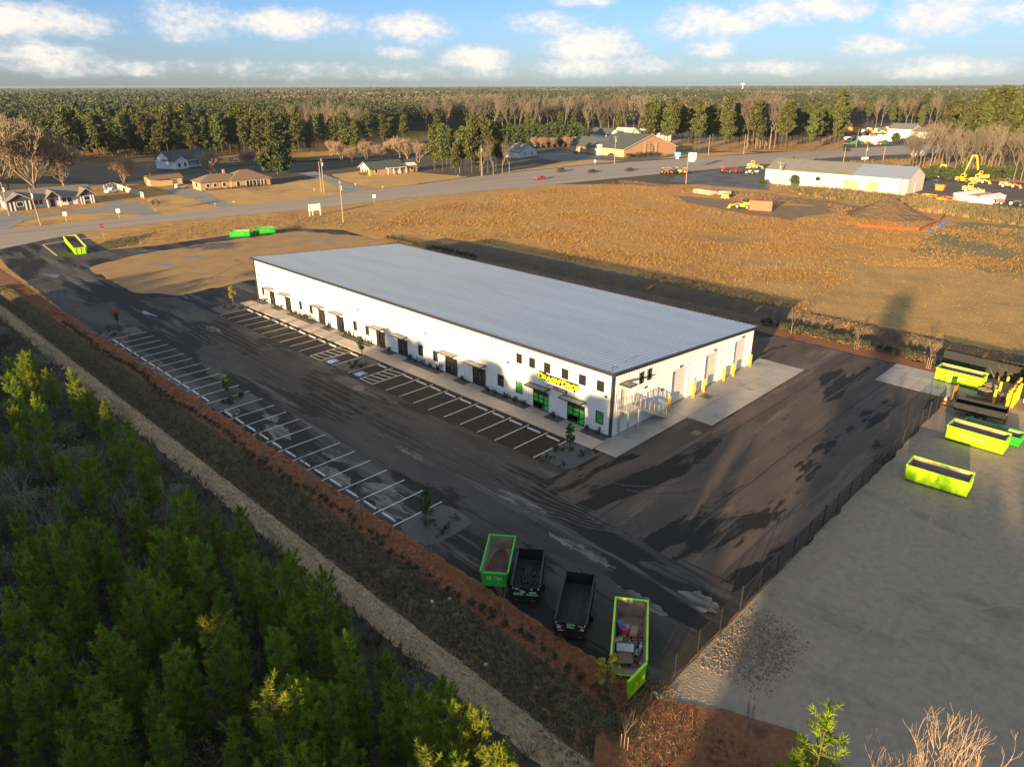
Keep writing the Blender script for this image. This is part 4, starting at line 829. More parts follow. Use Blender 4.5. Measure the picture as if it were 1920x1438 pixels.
# black dump trailers
M_blk = mat('black_trailer_paint', (.010, .010, .011), (.016, .016, .017), sc=2, rough=.45, spec=.3, c3=(.045, .045, .047), sc3=1.4, lo3=.6, hi3=.7)
M_bed = mat('worn_trailer_bed', (.03, .029, .028), (.014, .0135, .0135), sc=1.5, stretch=(.4, 2, 1), rough=.7, spec=.25, c3=(.085, .078, .07), sc3=.9, lo3=.6, hi3=.72)
M_red = mat('red_lens', (.4, .02, .02), rough=.3)
M_gsign = mat('green_decal', (.10, .42, .13), (.2, .5, .22), sc=5, rough=.5); M_pale = mat('pale_decal', (.62, .60, .56), (.45, .44, .42), sc=8, rough=.5)
def trailer(label, loc, rz, L, Wd, decals=True, top=1.5, gn=False):
    """+x is the tailgate"""
    t = thing('dump_trailer', label, 'trailer', loc, rz); x, w = L/2, Wd/2; z0 = .72; b = MB()
    for s in (-1, 1):
        b.b2((-x, s*w-.04, z0), (x, s*w+.04, top)); b.b2((-x-.03, s*w-.07, top), (x+.03, s*w+.07, top+.09))
        for k in range(6): b.b2((-x+L*(k+.5)/6-.05, s*(w+.04) if s > 0 else s*(w+.04)-.07, z0+.02), (-x+L*(k+.5)/6+.05, s*(w+.04)+.07 if s > 0 else s*(w+.04), top-.01))
    b.b2((-x-.04, -w+.04, z0), (-x+.04, w-.04, top+.25)); b.build('bed', M_blk, t)
    f = MB(); f.b2((-x+.04, -w+.04, z0), (x-.02, w-.04, z0+.05)); f.build('bed_floor', M_bed, t)
    c = MB()
    for s in (-1, 1): c.b2((-x+.2, s*.4-.06, z0-.2), (x, s*.4+.06, z0-.02))
    for s in (-1, 1): c.tube((-x+.2, s*.4, z0-.12), (-x-1.3, 0, z0-.18), .06)
    c.b2((-x-1.45, -.05, .3), (-x-1.3, .05, z0+.2)); c.build('chassis', M_blk, t)
    for s in (-1, 1):
        fd = MB(); fd.b2((-.95, s*(w+.17)-.15, .78), (.75, s*(w+.17)+.15, .82)); fd.b2((-1.05, s*(w+.17)-.15, .5), (-.952, s*(w+.17)+.15, .8)); fd.b2((.752, s*(w+.17)-.15, .5), (.85, s*(w+.17)+.15, .8)); fd.build('fender', M_blk, t)
        for u in (-.52, .32):
            wl = MB().tube((u, s*(w+.06), .36), (u, s*(w+.28), .36), .36, n=18).build('wheel', M_tyre, t); MB().tube((u, s*(w+.285) if s > 0 else -(w+.295), .36), (u, s*(w+.295) if s > 0 else -(w+.285), .36), .2, n=14).build('rim', M_rim, wl)
    g = MB(); g.b2((x-.02, -w+.045, z0), (x+.04, w-.045, top+.02)); g.b2((x, -w, z0-.32), (x+.1, w, z0-.16)); gate = g.build('tailgate', M_blk, t)
    MB().b2((x-.05, -w, .34), (x+.12, w, .42)).build('bumper', M_blk, t)
    for s in (-1, 1):
        MB().b2((x+.041, s*(w-.09)-.03, top-.16), (x+.055, s*(w-.09)+.03, top+.0)).build('marker_lamp', M_paint, gate); MB().b2((x+.101, s*(w*.62)-.13, z0-.29), (x+.115, s*(w*.62)+.13, z0-.2)).build('tail_lamp', M_red, gate)
    if decals:
        for (y0, y1, q0, q1, mm) in decals: MB().b2((x+.041, y0, q0), (x+.05, y1, q1)).build('decal', mm, gate)
    return t
Pm, Gm, Rm = M_pale, M_gsign, M_red
trailer('black dump trailer holding bundled black sheeting, right beside the green dumpster', (10.5, -23.75, .006), AN+math.pi, 4.3, 2.0, [(-.85, -.15, .82, 1.02, Gm), (.05, .9, .84, .98, M_gsign), (-.35, -.05, 1.05, 1.18, Pm), (.25, .75, 1.06, 1.16, Pm), (-.75, -.5, 1.3, 1.42, Pm), (.35, .5, 1.32, 1.42, Pm), (-.5, -.3, 1.1, 1.2, Rm), (-.45, -.2, 1.22, 1.27, Pm)])
trailer('empty black dump trailer parked between the other trailer and the lime rubbish dumpster', (15.1, -23.85, .006), math.atan2(4.75, -3.0)+math.pi, 5.1, 2.1, [(-.25, .3, 1.28, 1.45, Gm), (-.25, .28, 1.1, 1.16, Pm), (-.22, 0, 1.2, 1.25, Pm), (-.9, -.65, .98, 1.15, Pm), (.65, .9, .98, 1.15, Pm), (-.95, -.72, 1.2, 1.25, Pm), (.5, .85, 1.3, 1.35, Pm), (-.85, -.45, .8, .86, Pm), (.7, .95, 1.18, 1.26, Rm), (-.7, -.45, 1.2, 1.28, Rm)])
trailer('black tandem axle dump trailer standing behind the fence end near the yellow posts', (26.4, 32.6, .01), R(5), 4.9, 2.1, None)
b = MB()
for k in range(3):
    q = [(-.9+1.8*i/6, -.35+.22*k+.1*math.sin(i*1.3+k), .86+.05*math.sin(i*2+k)) for i in range(7)]; b.path(q, .13, 7)
for k in range(40): b.box((U(-1.9, 1.9), U(-.1, .8) if k % 2 else U(-.85, .85), .8+U(0, .08)), (U(.1, .6), U(.05, .3), .05), U(0, 3), ry=U(-.3, .3))
o = tag(b.build('plastic_sheeting', M_bed), 'bundled black plastic sheeting and pipes lying in the first black trailer', 'sheeting', kind='stuff'); o.location = (10.5, -23.75, 0); o.rotation_euler = (0, 0, AN+math.pi)
# fence
M_mesh = mat('black_chain_link', (.02, .02, .02), rough=.6, alpha=.5); M_post = mat('black_fence_post', (.02, .02, .02), rough=.5)
FP = [(23.45, -29.4), (23.35, -26.6), (23.25, -23.9)]+[(23.2-.014*k*2.9, -23.9+2.9*k) for k in range(1, 21)]
fn = thing('chain_link_fence', 'black chain link fence with top rail between the asphalt lot and the sandy yard', 'fence', (23.2, -26, 0))
def rel(p, z): return (p[0]-23.2, p[1]+26, z)
for k, p in enumerate(FP): MB().tube(rel(p, -.3), rel(p, 1.95 if k % 5 else 2.05), .045 if k % 5 else .07, n=8).build('post', M_post, fn)
MB().path([rel(p, 1.83) for p in FP], .03).build('top_rail', M_post, fn)
b = MB()
for p, q in zip(FP, FP[1:]): b.add([rel(p, .02), rel(q, .02), rel(q, 1.8), rel(p, 1.8)], [(0, 1, 2, 3)])
b.build('mesh_fabric', M_mesh, fn)
b = MB(); b.path([rel(FP[0], .08), rel(FP[-1], .08)], .025)
for p, q in ((FP[5], FP[6]), (FP[6], FP[5]), (FP[10], FP[11])): b.tube(rel(p, .1), rel(q, 1.8), .025)
b.build('brace', M_post, fn)
f2 = thing('chain_link_fence', 'black mesh fence panels round the back pad behind the lettered dumpster and posts', 'fence', (18.5, 47.4, 0))
F2 = [(18.5, 47.4), (21.5, 47.2), (24.5, 47.0), (27.5, 46.8), (30.5, 46.6)]
for p in F2: MB().tube((p[0]-18.5, p[1]-47.4, 0), (p[0]-18.5, p[1]-47.4, 2.3), .05).build('post', M_post, f2)
b = MB()
for p, q in zip(F2, F2[1:]):
    b.add([(p[0]-18.5, p[1]-47.4, .03), (q[0]-18.5, q[1]-47.4, .03), (q[0]-18.5, q[1]-47.4, 2.2), (p[0]-18.5, p[1]-47.4, 2.2)], [(0, 1, 2, 3)])
b.build('mesh_fabric', mat('dark_windscreen', (.016, .02, .018), rough=.7, alpha=.8), f2)
c = g2(1771, 757); co = thing('traffic_cone', 'orange traffic cone with a white band at the end of the long fence', 'cone', (c[0], c[1], .01)); M_or = mat('cone_orange', (.75, .13, .02), rough=.5)
b = MB(); b.b2((-.3, -.3, 0), (.3, .3, .05)); b.tube((0, 0, .05), (0, 0, .95), .24, .05, 14); b.build('cone_body', M_or, co); MB().tube((0, 0, .5), (0, 0, .72), .150, .105, 14).build('band', M_paint, co)
c = g2(1786, 752); pn = thing('sun_amber_gate', 'narrow slatted gate leaf coloured amber for the sun on it, beside the orange traffic cone', 'gate', (c[0], c[1], .01), R(80)); M_amb = mat('sun_amber_boards', (.48, .24, .03), (.36, .17, .03), sc=3, rough=.7)  # fence gate end; the low sun's glow is put into the board colour
b = MB()
for k in range(5): b.b2((-.5+.2*k, -.03, .1), (-.5+.2*k+.17, .03, 2.0))
b.build('slats', M_amb, pn); MB().tube((.62, 0, 0), (.62, 0, 2.4), .05).build('post', M_post, pn); MB().tube((-.6, 0, 0), (-.6, 0, 2.4), .05).build('post', M_post, pn)
# white truck at the edge of the yard
M_white = mat('white_vehicle_paint', (.72, .72, .70), rough=.3)
c = g2(1926, 768); tk = thing('box_truck', 'white box truck parked beyond the yellow posts', 'truck', (c[0]+2.2, c[1]+.8, .01), R(4))
MB().b2((-2.8, -1.15, .9), (2.2, 1.15, 3.2)).build('cargo_box', M_white, tk); b = MB(); b.prof([(2.25, .7), (4.2, .7), (4.2, 1.5), (3.7, 1.7), (3.3, 2.5), (2.25, 2.5)], -1.0, 1.0); cab = b.build('cab', M_white, tk); MB().b2((3.5, -.9, 1.75), (3.62, .9, 2.3)).build('windscreen', M_glass, cab)
for u in (-1.6, 3.2):
    for s in (-1, 1): MB().tube((u, s*.85, .45), (u, s*1.13, .45), .45, n=16).build('wheel', M_tyre, tk)
MB().b2((-2.7, -.9, .5), (4.1, .9, .88)).build('chassis', M_blk, tk)
# manhole and floor mat
sheet('mud_patch', [(g2(672, 728)[0]+.9*math.cos(t), g2(672, 728)[1]+.7*math.sin(t)) for t in [.4*k for k in range(16)]], mat('rusty_mud', (.26, .17, .10), (.18, .12, .07), sc=3, rough=.9), .014)
tag(MB().b2((1.0, 16.1, .032), (2.2, 17.3, .055)).build('door_mat', M_film), 'black square door mat on the concrete before the steel man door', 'mat')
for px, py in ((1306, 812),): x, y = g2(px, py); sheet('drain_cover', [(x-.45, y-.5), (x+.45, y-.5), (x+.45, y+.5), (x-.45, y+.5)], M_film, .013)
# rocks
pts = []; RP = [g2(*q) for q in [(1335, 1140), (1430, 1145), (1510, 1180), (1500, 1240), (1452, 1308), (1380, 1290), (1300, 1245), (1320, 1190)]]
def inside(x, y, P):
    c = False; j = len(P)-1
    for i in range(len(P)):
        if (P[i][1] > y) != (P[j][1] > y) and x < (P[j][0]-P[i][0])*(y-P[i][1])/(P[j][1]-P[i][1])+P[i][0]: c = not c
        j = i
    return c
mx0, mx1 = min(p[0] for p in RP), max(p[0] for p in RP); my0, my1 = min(p[1] for p in RP), max(p[1] for p in RP); cxr, cyr = (mx0+mx1)/2, (my0+my1)/2
b = MB()
while len(pts) < 3600:
    x, y = U(mx0, mx1), U(my0, my1)
    if x > 23.5 and inside(x+random.gauss(0, .35), y+random.gauss(0, .35), RP) and random.random() < 1.25-1.0*math.hypot((x-cxr)/(mx1-mx0), (y-cyr)/(my1-my0))*2: pts.append((x, y))
for x, y in pts:
    s_ = random.choice([.03, .04, .04, .05, .06, .08, .11]); b.box((x, y, s_*.3+.005), (s_*U(.7, 1.5), s_*U(.7, 1.2), s_*U(.5, 1)), U(0, 3), random.choice([0, 0, 1, 2]), taper=U(.4, .8), ry=U(-.5, .5))
tag(b.build('rubble', [mat('stone_grey', (.22, .165, .115), (.16, .12, .088), sc=4, rough=.9), mat('stone_pale', (.29, .215, .145), (.22, .165, .112), sc=4, rough=.9), mat('stone_mauve', (.17, .145, .125), rough=.9)]), 'spread of broken stone on the sand beside the fence', 'rubble', kind='stuff')
b = MB()
for px, py in ((1230, 1300), (1285, 1235), (1150, 1413), (555, 1085), (845, 1135), (908, 1215), (1245, 1385), (1345, 1345), (1660, 975), (1645, 985)):
    pass
lt = Kind([tag(MB().box((0, 0, .06), (.28, .2, .12), taper=.7).build('litter_bag', M_paint), cat='litter')])
for (px, py), w in zip(((1229, 1301), (1153, 1412), (843, 1124), (911, 1234), (810, 1128)), ('on the mulch below the end fence post', 'beside the mown path near the fence end', 'on the weedy verge above the ditch', 'down in the ditch below the black trailers', 'low on the weedy verge by the mown path')):
    x, y = g2(px, py); lt.put(0, (x, y, float(HT(x, y))+.05), U(0, 3), U(.8, 1.3), 'scrap of white litter '+w, 'scraps of white litter')
# ------------------------------------------------------------------ houses, vehicles and poles beyond the lot
def frame(A, B):
    a = np.array(A); b = np.array(B); d = b-a; return math.hypot(*d), math.atan2(d[1], d[0])
def slope(mb, P, th=.16):
    """one roof plane: P are its corners counter-clockwise from outside"""
    n = len(P); return mb.add(list(P)+[(x, y, z-th) for x, y, z in P], [tuple(range(n)), tuple(range(2*n-1, n-1, -1))]+[(n+k, n+(k+1) % n, (k+1) % n, k) for k in range(n)])
def gable_roof(mb, x0, x1, y0, y1, z, h, axis='x', ov=.5):
    if axis == 'x':
        m_ = (y0+y1)/2; k = h/((y1-y0)/2); zl = z-ov*k
        slope(mb, [(x0-ov, y0-ov, zl), (x1+ov, y0-ov, zl), (x1+ov, m_, z+h), (x0-ov, m_, z+h)]); slope(mb, [(x1+ov, y1+ov, zl), (x0-ov, y1+ov, zl), (x0-ov, m_, z+h), (x1+ov, m_, z+h)])
    else:
        m_ = (x0+x1)/2; k = h/((x1-x0)/2); zl = z-ov*k
        slope(mb, [(x0-ov, y1+ov, zl), (x0-ov, y0-ov, zl), (m_, y0-ov, z+h), (m_, y1+ov, z+h)]); slope(mb, [(x1+ov, y0-ov, zl), (x1+ov, y1+ov, zl), (m_, y1+ov, z+h), (m_, y0-ov, z+h)])
def hip_roof(mb, x0, x1, y0, y1, z, h, ov=.6):
    x0 -= ov; x1 += ov; y0 -= ov; y1 += ov; d = min((y1-y0), (x1-x0))/2; m_ = (y0+y1)/2; a, b = (x0+d, m_, z+h), (x1-d, m_, z+h)
    for P in ([(x0, y0, z), (x1, y0, z), b, a], [(x1, y1, z), (x0, y1, z), a, b], [(x0, y1, z), (x0, y0, z), a], [(x1, y0, z), (x1, y1, z), b]): slope(mb, P)
def gable_wall(mb, x0, x1, y0, y1, z, h, axis='x'):
    z -= .02
    if axis == 'x': m_ = (y0+y1)/2; q = [(x, y, t) for x in (x0, x1) for y, t in ((y0, z), (y1, z), (m_, z+h-.12))]
    else: m_ = (x0+x1)/2; q = [(x, y, t) for y in (y1, y0) for x, t in ((x0, z), (x1, z), (m_, z+h-.12))]
    mb.add(q, [(2, 1, 0), (3, 4, 5), (0, 1, 4, 3), (1, 2, 5, 4), (2, 0, 3, 5)])
M_ww = mat('white_siding', (.70, .69, .67), (.62, .61, .59), sc=1, rough=.7); M_dw = mat('dark_siding', (.055, .06, .075), rough=.7)
M_shg = mat('grey_shingles', (.20, .185, .165), (.15, .14, .125), sc=3, rough=.9); M_shb = mat('brown_shingles', (.21, .135, .085), (.17, .11, .07), sc=3, rough=.9)
M_shd = mat('dark_green_shingles', (.07, .085, .08), (.055, .065, .062), sc=3, rough=.9); M_brick = mat('tan_brick', (.42, .27, .15), (.35, .22, .12), sc=6, rough=.9)
M_rbrick = mat('orange_brick', (.37, .215, .125), (.31, .18, .105), sc=6, rough=.9); M_tanw = mat('tan_siding', (.52, .37, .20), (.46, .33, .18), sc=2, rough=.85); M_bluew = mat('pale_blue_siding', (.48, .55, .60), rough=.8)
def hwin(par, x, z0, w, h, y=0.0, m=M_ww, axis='x', name='window'):
    f = MB(); g = MB()
    if axis == 'x':
        f.b2((x-w/2-.12, y-.07, z0-.12), (x-w/2, y+.05, z0+h+.12)); f.b2((x+w/2, y-.07, z0-.12), (x+w/2+.12, y+.05, z0+h+.12)); f.b2((x-w/2, y-.068, z0+h), (x+w/2, y+.05, z0+h+.12)); f.b2((x-w/2, y-.068, z0-.12), (x+w/2, y+.05, z0)); g.b2((x-w/2, y-.02, z0), (x+w/2, y+.03, z0+h))
    else:
        f.b2((y-.07, x-w/2-.12, z0-.12), (y+.05, x-w/2, z0+h+.12)); f.b2((y-.07, x+w/2, z0-.12), (y+.05, x+w/2+.12, z0+h+.12)); f.b2((y-.068, x-w/2, z0+h), (y+.05, x+w/2, z0+h+.12)); f.b2((y-.068, x-w/2, z0-.12), (y+.05, x+w/2, z0)); g.b2((y-.02, x-w/2, z0), (y+.03, x+w/2, z0+h))
    o = f.build(name, m, par); g.build('pane', M_glass, o); return o
def house(label, pa, pb, name='house', cat='house', off=0):
    A, B = g2(*pa), g2(*pb); L, a = frame(A, B); return thing(name, label, cat, (A[0], A[1], 0), a), L
# white house with three dark gabled fronts
h, L = house('white bungalow with three dark gabled fronts and tan grey roof', (16, 397), (181, 381))
s_ = L/33.0; b = MB(); b.b2((.5, 2, 0), (L-.5, 12, 3.0)); b.build('wall', M_ww, h)
wings = [(0, 9.2), (14.3, 19.5), (26.5, 33)]
r = MB(); gable_roof(r, .2, L-.2, 1.8, 12.2, 3.0, 2.3)
for a, c in wings: gable_roof(r, a*s_, c*s_, -.1, 6.5, 3.0, 1.9, 'y', .4)
r.build('roof', M_shg, h); g = MB(); gable_wall(g, .5, L-.5, 2, 12, 3.0, 2.2); g.build('gable', M_ww, h)
for k, (a, c) in enumerate(wings):
    a *= s_; c *= s_; w = MB(); gable_wall(w, a+.1, c-.1, -.02, 3, 3.0, 1.75, 'y'); w.build('gable', M_dw, h); t = MB()
    m_ = (a+c)/2
    for sgn, e in ((-1, a-.3), (1, c+.3)): t.add([(e, -.56, 2.62), (e, -.56, 2.9), (m_, -.56, 4.98), (m_, -.56, 4.7)], [(0, 1, 2, 3), (3, 2, 1, 0)])
    t.build('fascia', M_ww, h)
    if k != 1:
        MB().b2((a+.1, 0, 0), (c-.1, 3, 3.0)).build('wall', M_dw, h)
        for u in (.12, .28, .72, .88): MB().b2((a+(c-a)*u-.2, -.1, 0), (a+(c-a)*u+.2, -.003, 2.7)).build('pilaster', M_ww, h)
        hwin(h, m_, 1.2, 1.6, 1.2)
    else:
        for u in (.05, .95): MB().b2((a+(c-a)*u-.15, -.1, 0), (a+(c-a)*u+.15, .2, 2.9)).build('porch_post', M_ww, h)
        MB().b2((m_-.6, 1.9, 0), (m_+.6, 1.98, 2.2)).build('door', M_dw, h)
for u in (11.0, 12.6, 21.5, 23.5): hwin(h, u*s_, 1.0, 1.2, 1.3, 2.0)
# brown brick ranch house with a hip roof
h, L = house('long tan brick ranch house with brown hip roof and white window frames', (378, 358), (506, 347))
MB().b2((0, 0, 0), (L*.42, 9, 2.8)).build('wall', M_brick, h); MB().b2((L*.42, -.9, 0), (L, 11, 2.8)).build('wall', M_brick, h); MB().b2((-.06, -.05, 0), (.0, 9.0, 2.8)).build('sun_pale_end_wall', M_tanw, h)  # end wall in a paler siding colour, standing in for sun on it
r = MB(); hip_roof(r, 0, L*.6, 0, 9, 2.8, 2.2); hip_roof(r, L*.42, L, -.9, 11, 2.802, 3.0); r.build('roof', M_shb, h)
MB().b2((L*.42, 6.5, 3.4), (L*.42+.7, 7.3, 6.0)).build('chimney', M_brick, h)
for u in (.10, .20, .33): hwin(h, L*u, .9, 1.1, 1.2)
for u in (.52, .66, .71, .76, .88, .92): hwin(h, L*u, .4, 1.2, 1.9, -.9)
MB().b2((L*.80, -.96, 0), (L*.80+1.0, -.903, 2.1)).build('door', M_dw, h); hwin(h, 4.5, .9, 1.6, 1.4, -.06, M_shb, 'y')
sh = Kind([tag(link('shrub', shrub_mesh(1.3, .9, 3, M_shrub)), cat='shrub')])
for k in range(9): q = Matrix.Rotation(h.rotation_euler[2], 3, 'Z') @ Vector((L*(.06+.1*k), -1.6, 0))+Vector(h.location); sh.put(0, q, U(0, 3), U(.8, 1.2), 'clipped dark shrub at the foot of the tan brick ranch house', 'shrubs along the brick ranch house')
# tan shed with red awning
h, L = house('tan flat sided shed with brown roof and red awning beside the brick house', (283, 351), (343, 346), 'shed', 'shed')
MB().b2((0, 0, 0), (L, 7, 2.9)).build('wall', M_tanw, h); r = MB(); gable_roof(r, 0, L, 0, 7, 2.9, 1.0); r.build('roof', M_shb, h); MB().b2((.3, -1.2, 2.5), (L*.45, -.02, 2.62)).build('awning', mat('red_awning', (.42, .04, .04), rough=.6), h); MB().b2((L*.68, -.06, 0), (L*.68+1.6, -.003, 2.2)).build('door', M_shb, h)
g = MB(); gable_wall(g, 0, L, 0, 7, 2.9, .95); g.build('gable', M_tanw, h)
# two storey house; white wall given a bluish colour to darken it for shade
h, L = house('grey and white house with dark roof in shade behind the bare trees', (322, 318), (392, 310))
MB().b2((0, 0, 0), (L, 10, 4.2)).build('wall', M_bluew, h); r = MB(); gable_roof(r, 0, L, 0, 10, 4.2, 3.4); gable_roof(r, 0, L*.35, -3, 5, 4.0, 2.2, 'y'); r.build('roof', M_shd, h)
MB().b2((.2, -2.9, 0), (L*.35-.2, 0, 4.0)).build('wall', M_ww, h); g = MB(); gable_wall(g, .2, L*.35-.2, -2.92, 3, 4.0, 2.1, 'y'); gable_wall(g, 0, L, 0, 10, 4.2, 3.3); g.build('gable', M_ww, h)
for u in (.1, .25): hwin(h, L*u, 1.0, 1.2, 1.6, -2.9)
for u in (.5, .7, .9): hwin(h, L*u, 1.0, 1.2, 1.6)
MB().b2((L*.42, -1.8, 2.7), (L, -.02, 2.85)).build('porch_roof', M_shd, h)
for u in (.45, .7, .97): MB().b2((L*u-.1, -1.7, 0), (L*u+.1, -1.5, 2.69)).build('porch_post', M_ww, h)
# white gabled ranch house with dark roof
h, L = house('small ranch house with white gable and dark green roof beside the road', (695, 330), (783, 322))
MB().b2((0, 0, 0), (L, 8, 2.8)).build('wall', M_brick, h)
r = MB(); gable_roof(r, 0, L*.42, 0, 9, 2.8, 2.3); gable_roof(r, L*.42, L*.7, -.6, 8, 2.9, 2.5); gable_roof(r, L*.7, L, .4, 8, 2.8, 2.2); r.build('roof', M_shd, h)
g = MB(); gable_wall(g, -.03, L, 0, 8.6, 2.8, 2.2); g.build('gable', M_ww, h); f = MB(); f.add([(-.56, -.5, 2.35), (-.56, 4.5, 5.0), (-.56, 9.5, 2.35), (-.56, 9.5, 2.65), (-.56, 4.5, 5.3), (-.56, -.5, 2.65)], [(0, 1, 4, 5), (1, 2, 3, 4), (5, 4, 1, 0), (4, 3, 2, 1)]); f.build('fascia', M_ww, h)
MB().b2((L*.3, -2, 2.5), (L*.72, -.02, 2.65)).build('porch_roof', M_ww, h)
for u in (.32, .44, .57, .7): MB().b2((L*u-.12, -1.9, 0), (L*u+.12, -1.7, 2.49)).build('porch_post', M_ww, h)
for y in (2.2, 3.6, 6.3): hwin(h, y, .9, 1.0, 1.4, 0, M_ww, 'y')
for u in (.12, .5, .63, .88): hwin(h, L*u, .9, 1.2, 1.4)
MB().b2((L*.56, -.06, 0), (L*.56+1, -.003, 2.1)).build('door', M_ww, h)
for k, (u, v) in enumerate(((-1.0, 2.4), (-1.0, 4.8))): q = Matrix.Rotation(h.rotation_euler[2], 3, 'Z') @ Vector((u, v, 0))+Vector(h.location); sh.put(0, q, U(0, 3), 1.5, 'round dark shrub under the white gable of the ranch house', 'shrubs under the white gable')
# pale blue cottage at the edge of the pines
h, L = house('pale blue gabled cottage half hidden by the roadside pine clump', (975, 297), (1006, 292))
MB().b2((0, 0, 0), (L, 9, 3.2)).build('wall', M_bluew, h); r = MB(); gable_roof(r, 0, L, 0, 9, 3.2, 3.4, 'y'); r.build('roof', M_shg, h); g = MB(); gable_wall(g, 0, L, -.03, 9, 3.2, 3.2, 'y'); g.build('gable', M_bluew, h)
for u in (.3, .7): hwin(h, L*u, 1, 1.2, 1.5)
# church
h, L = house('large brick church with broad dark roof, brick gable and cross', (1070, 283), (1176, 295), 'church', 'church')
L2 = L*.50
MB().b2((0, 0, 0), (L2, 12, 3.6)).build('wall', M_tanw, h); r = MB(); gable_roof(r, 0, L2+3, 0, 12, 3.6, 4.2); r.build('roof', M_shd, h); g = MB(); gable_wall(g, -.03, L2, 0, 12, 3.6, 4.0); g.build('gable', M_tanw, h)
for k in range(6): MB().b2((L2*(.3+.13*k)-.15, -1.4, 0), (L2*(.3+.13*k)+.15, -1.1, 3.0)).build('porch_post', M_tanw, h)
MB().b2((L2*.25, -1.6, 3.01), (L2, -.02, 3.2)).build('porch_roof', M_shd, h)
W2 = g2(1248, 287); c_ = Matrix.Rotation(-h.rotation_euler[2], 3, 'Z') @ (Vector((W2[0], W2[1], 0))-Vector(h.location)); xw, yw = c_.x, c_.y; x0 = L2-2; y1 = max(yw, 22)
MB().b2((x0, -2.5, 0), (L, y1, 4.2)).build('wall', M_tanw, h); r = MB(); gable_roof(r, x0, L, -2.5, y1, 4.2, 6.4, 'x', .7); r.build('roof', M_shd, h)
g = MB(); gable_wall(g, x0-.03, L+.03, -2.5, y1, 4.2, 6.2); g.build('gable', M_rbrick, h); MB().b2((L, -2.5, 0), (L+.03, y1, 4.2)).build('gable_wall', M_rbrick, h); m_ = (y1-2.5)/2
f = MB(); f.add([(L+.75, -3.2, 3.6), (L+.75, m_, 10.3), (L+.75, y1+.7, 3.6), (L+.75, y1+.7, 4.05), (L+.75, m_, 10.75), (L+.75, -3.2, 4.05)], [(0, 1, 4, 5), (1, 2, 3, 4), (5, 4, 1, 0), (4, 3, 2, 1)]); f.build('fascia', M_ww, h)
MB().b2((L+.05, m_-.12, 2.6), (L+.12, m_+.12, 7.0)).build('cross', M_dw, h); MB().b2((L+.121, m_-1.2, 5.4), (L+.15, m_+1.2, 5.65)).build('cross_arm', M_dw, h)
for y in (m_-4, m_+4): MB().b2((L+.04, y-.5, 0), (L+.5, y+.5, 6.5)).build('buttress', M_rbrick, h)
e = MB(); e.b2((x0+6, -5, 0), (x0+9, -2.52, 3.0)); e.build('entry', M_ww, h); r = MB(); gable_roof(r, x0+6, x0+9, -5, -2, 3.0, 2.4, 'y', .3); r.build('entry_roof', M_ww, h)
for k in range(7): q = Matrix.Rotation(h.rotation_euler[2], 3, 'Z') @ Vector((L+1.6, -1+k*3.2, 0))+Vector(h.location); sh.put(0, q, U(0, 3), U(1.8, 2.4), 'dark clipped shrub before the brick gable of the church', 'shrubs before the church gable')
M_roofw = mat('pale_roof', (.42, .40, .38), rough=.8)
for k, (pa, pb, lb, rm) in enumerate([((1105, 262), (1140, 266), 'white gabled outbuilding with dark roof behind the church left slope'.replace(' left', ''), M_shd), ((1150, 262), (1182, 264), 'pale roofed annex peeking over the middle of the church roof', M_roofw), ((1193, 262), (1238, 266), 'pale roofed annex with white gable behind the brick church gable', M_roofw)]):
    h, L = house(lb, pa, pb, 'annex', 'building'); MB().b2((0, 0, 0), (L, 9, 4.5)).build('wall', M_ww, h); r = MB(); gable_roof(r, 0, L, 0, 9, 4.5, 3.4); r.build('roof', rm, h); g = MB(); gable_wall(g, 0, L+.03, 0, 9, 4.5, 3.2); g.build('gable', M_ww, h)
# white metal workshop beyond the field
M_shop = mat('cream_metal_siding', (.74, .70, .58), (.68, .64, .53), sc=.6, stretch=(4, 4, .1), rough=.5); M_olroof = mat('weathered_roof', (.20, .195, .165), (.17, .165, .14), sc=.3, rough=.6); M_blroof = mat('blue_grey_roof', (.22, .27, .33), (.19, .24, .30), sc=.3, rough=.5)
A, B = g2(1433, 343), g2(1698, 366.5); L, a = frame(A, B); h = thing('workshop_building', 'long cream metal workshop with half olive half blue roof beyond the field', 'building', (A[0], A[1], 0), a); D = 18.0
MB().b2((0, 0, 0), (L, D, 5.2)).build('wall', M_shop, h); r = MB(); gable_roof(r, 0, L*.635, 0, D, 5.2, 3.3, 'x', .15); r.build('roof', M_olroof, h); r = MB(); gable_roof(r, L*.635+.31, L, 0, D, 5.2, 3.3, 'x', .15); r.build('roof', M_blroof, h)
g = MB(); gable_wall(g, -.02, L+.02, 0, D, 5.2, 3.2); g.build('gable', M_shop, h)
for u in (.60, .735): MB().b2((L*u, -.06, 0), (L*u+4.2, -.003, 3.6)).build('dock_door', M_tanw, h)
MB().b2((L+.003, D*.45, 0), (L+.06, D*.45+3.4, 3.7)).build('dock_door', M_ww, h); hwin(h, L*.40, 2.4, 1.6, 1.2, 0, M_tanw); MB().b2((L*.062, -.07, 0), (L*.062+.16, -.003, 3.6)).build('downspout', M_trim, h); MB().b2((L*.155, -.07, 0), (L*.155+.22, -.003, 4.5)).build('downspout', M_trim, h)
q = MB(); q.b2((L*.455, -4.5, 0), (L*.455+8, -.08, 2.9)); q.build('lean_to', M_shop, h); r = MB(); gable_roof(r, L*.455, L*.455+8, -4.5, -.3, 2.9, .8, 'x', .1); r.build('lean_to_roof', M_shop, h)
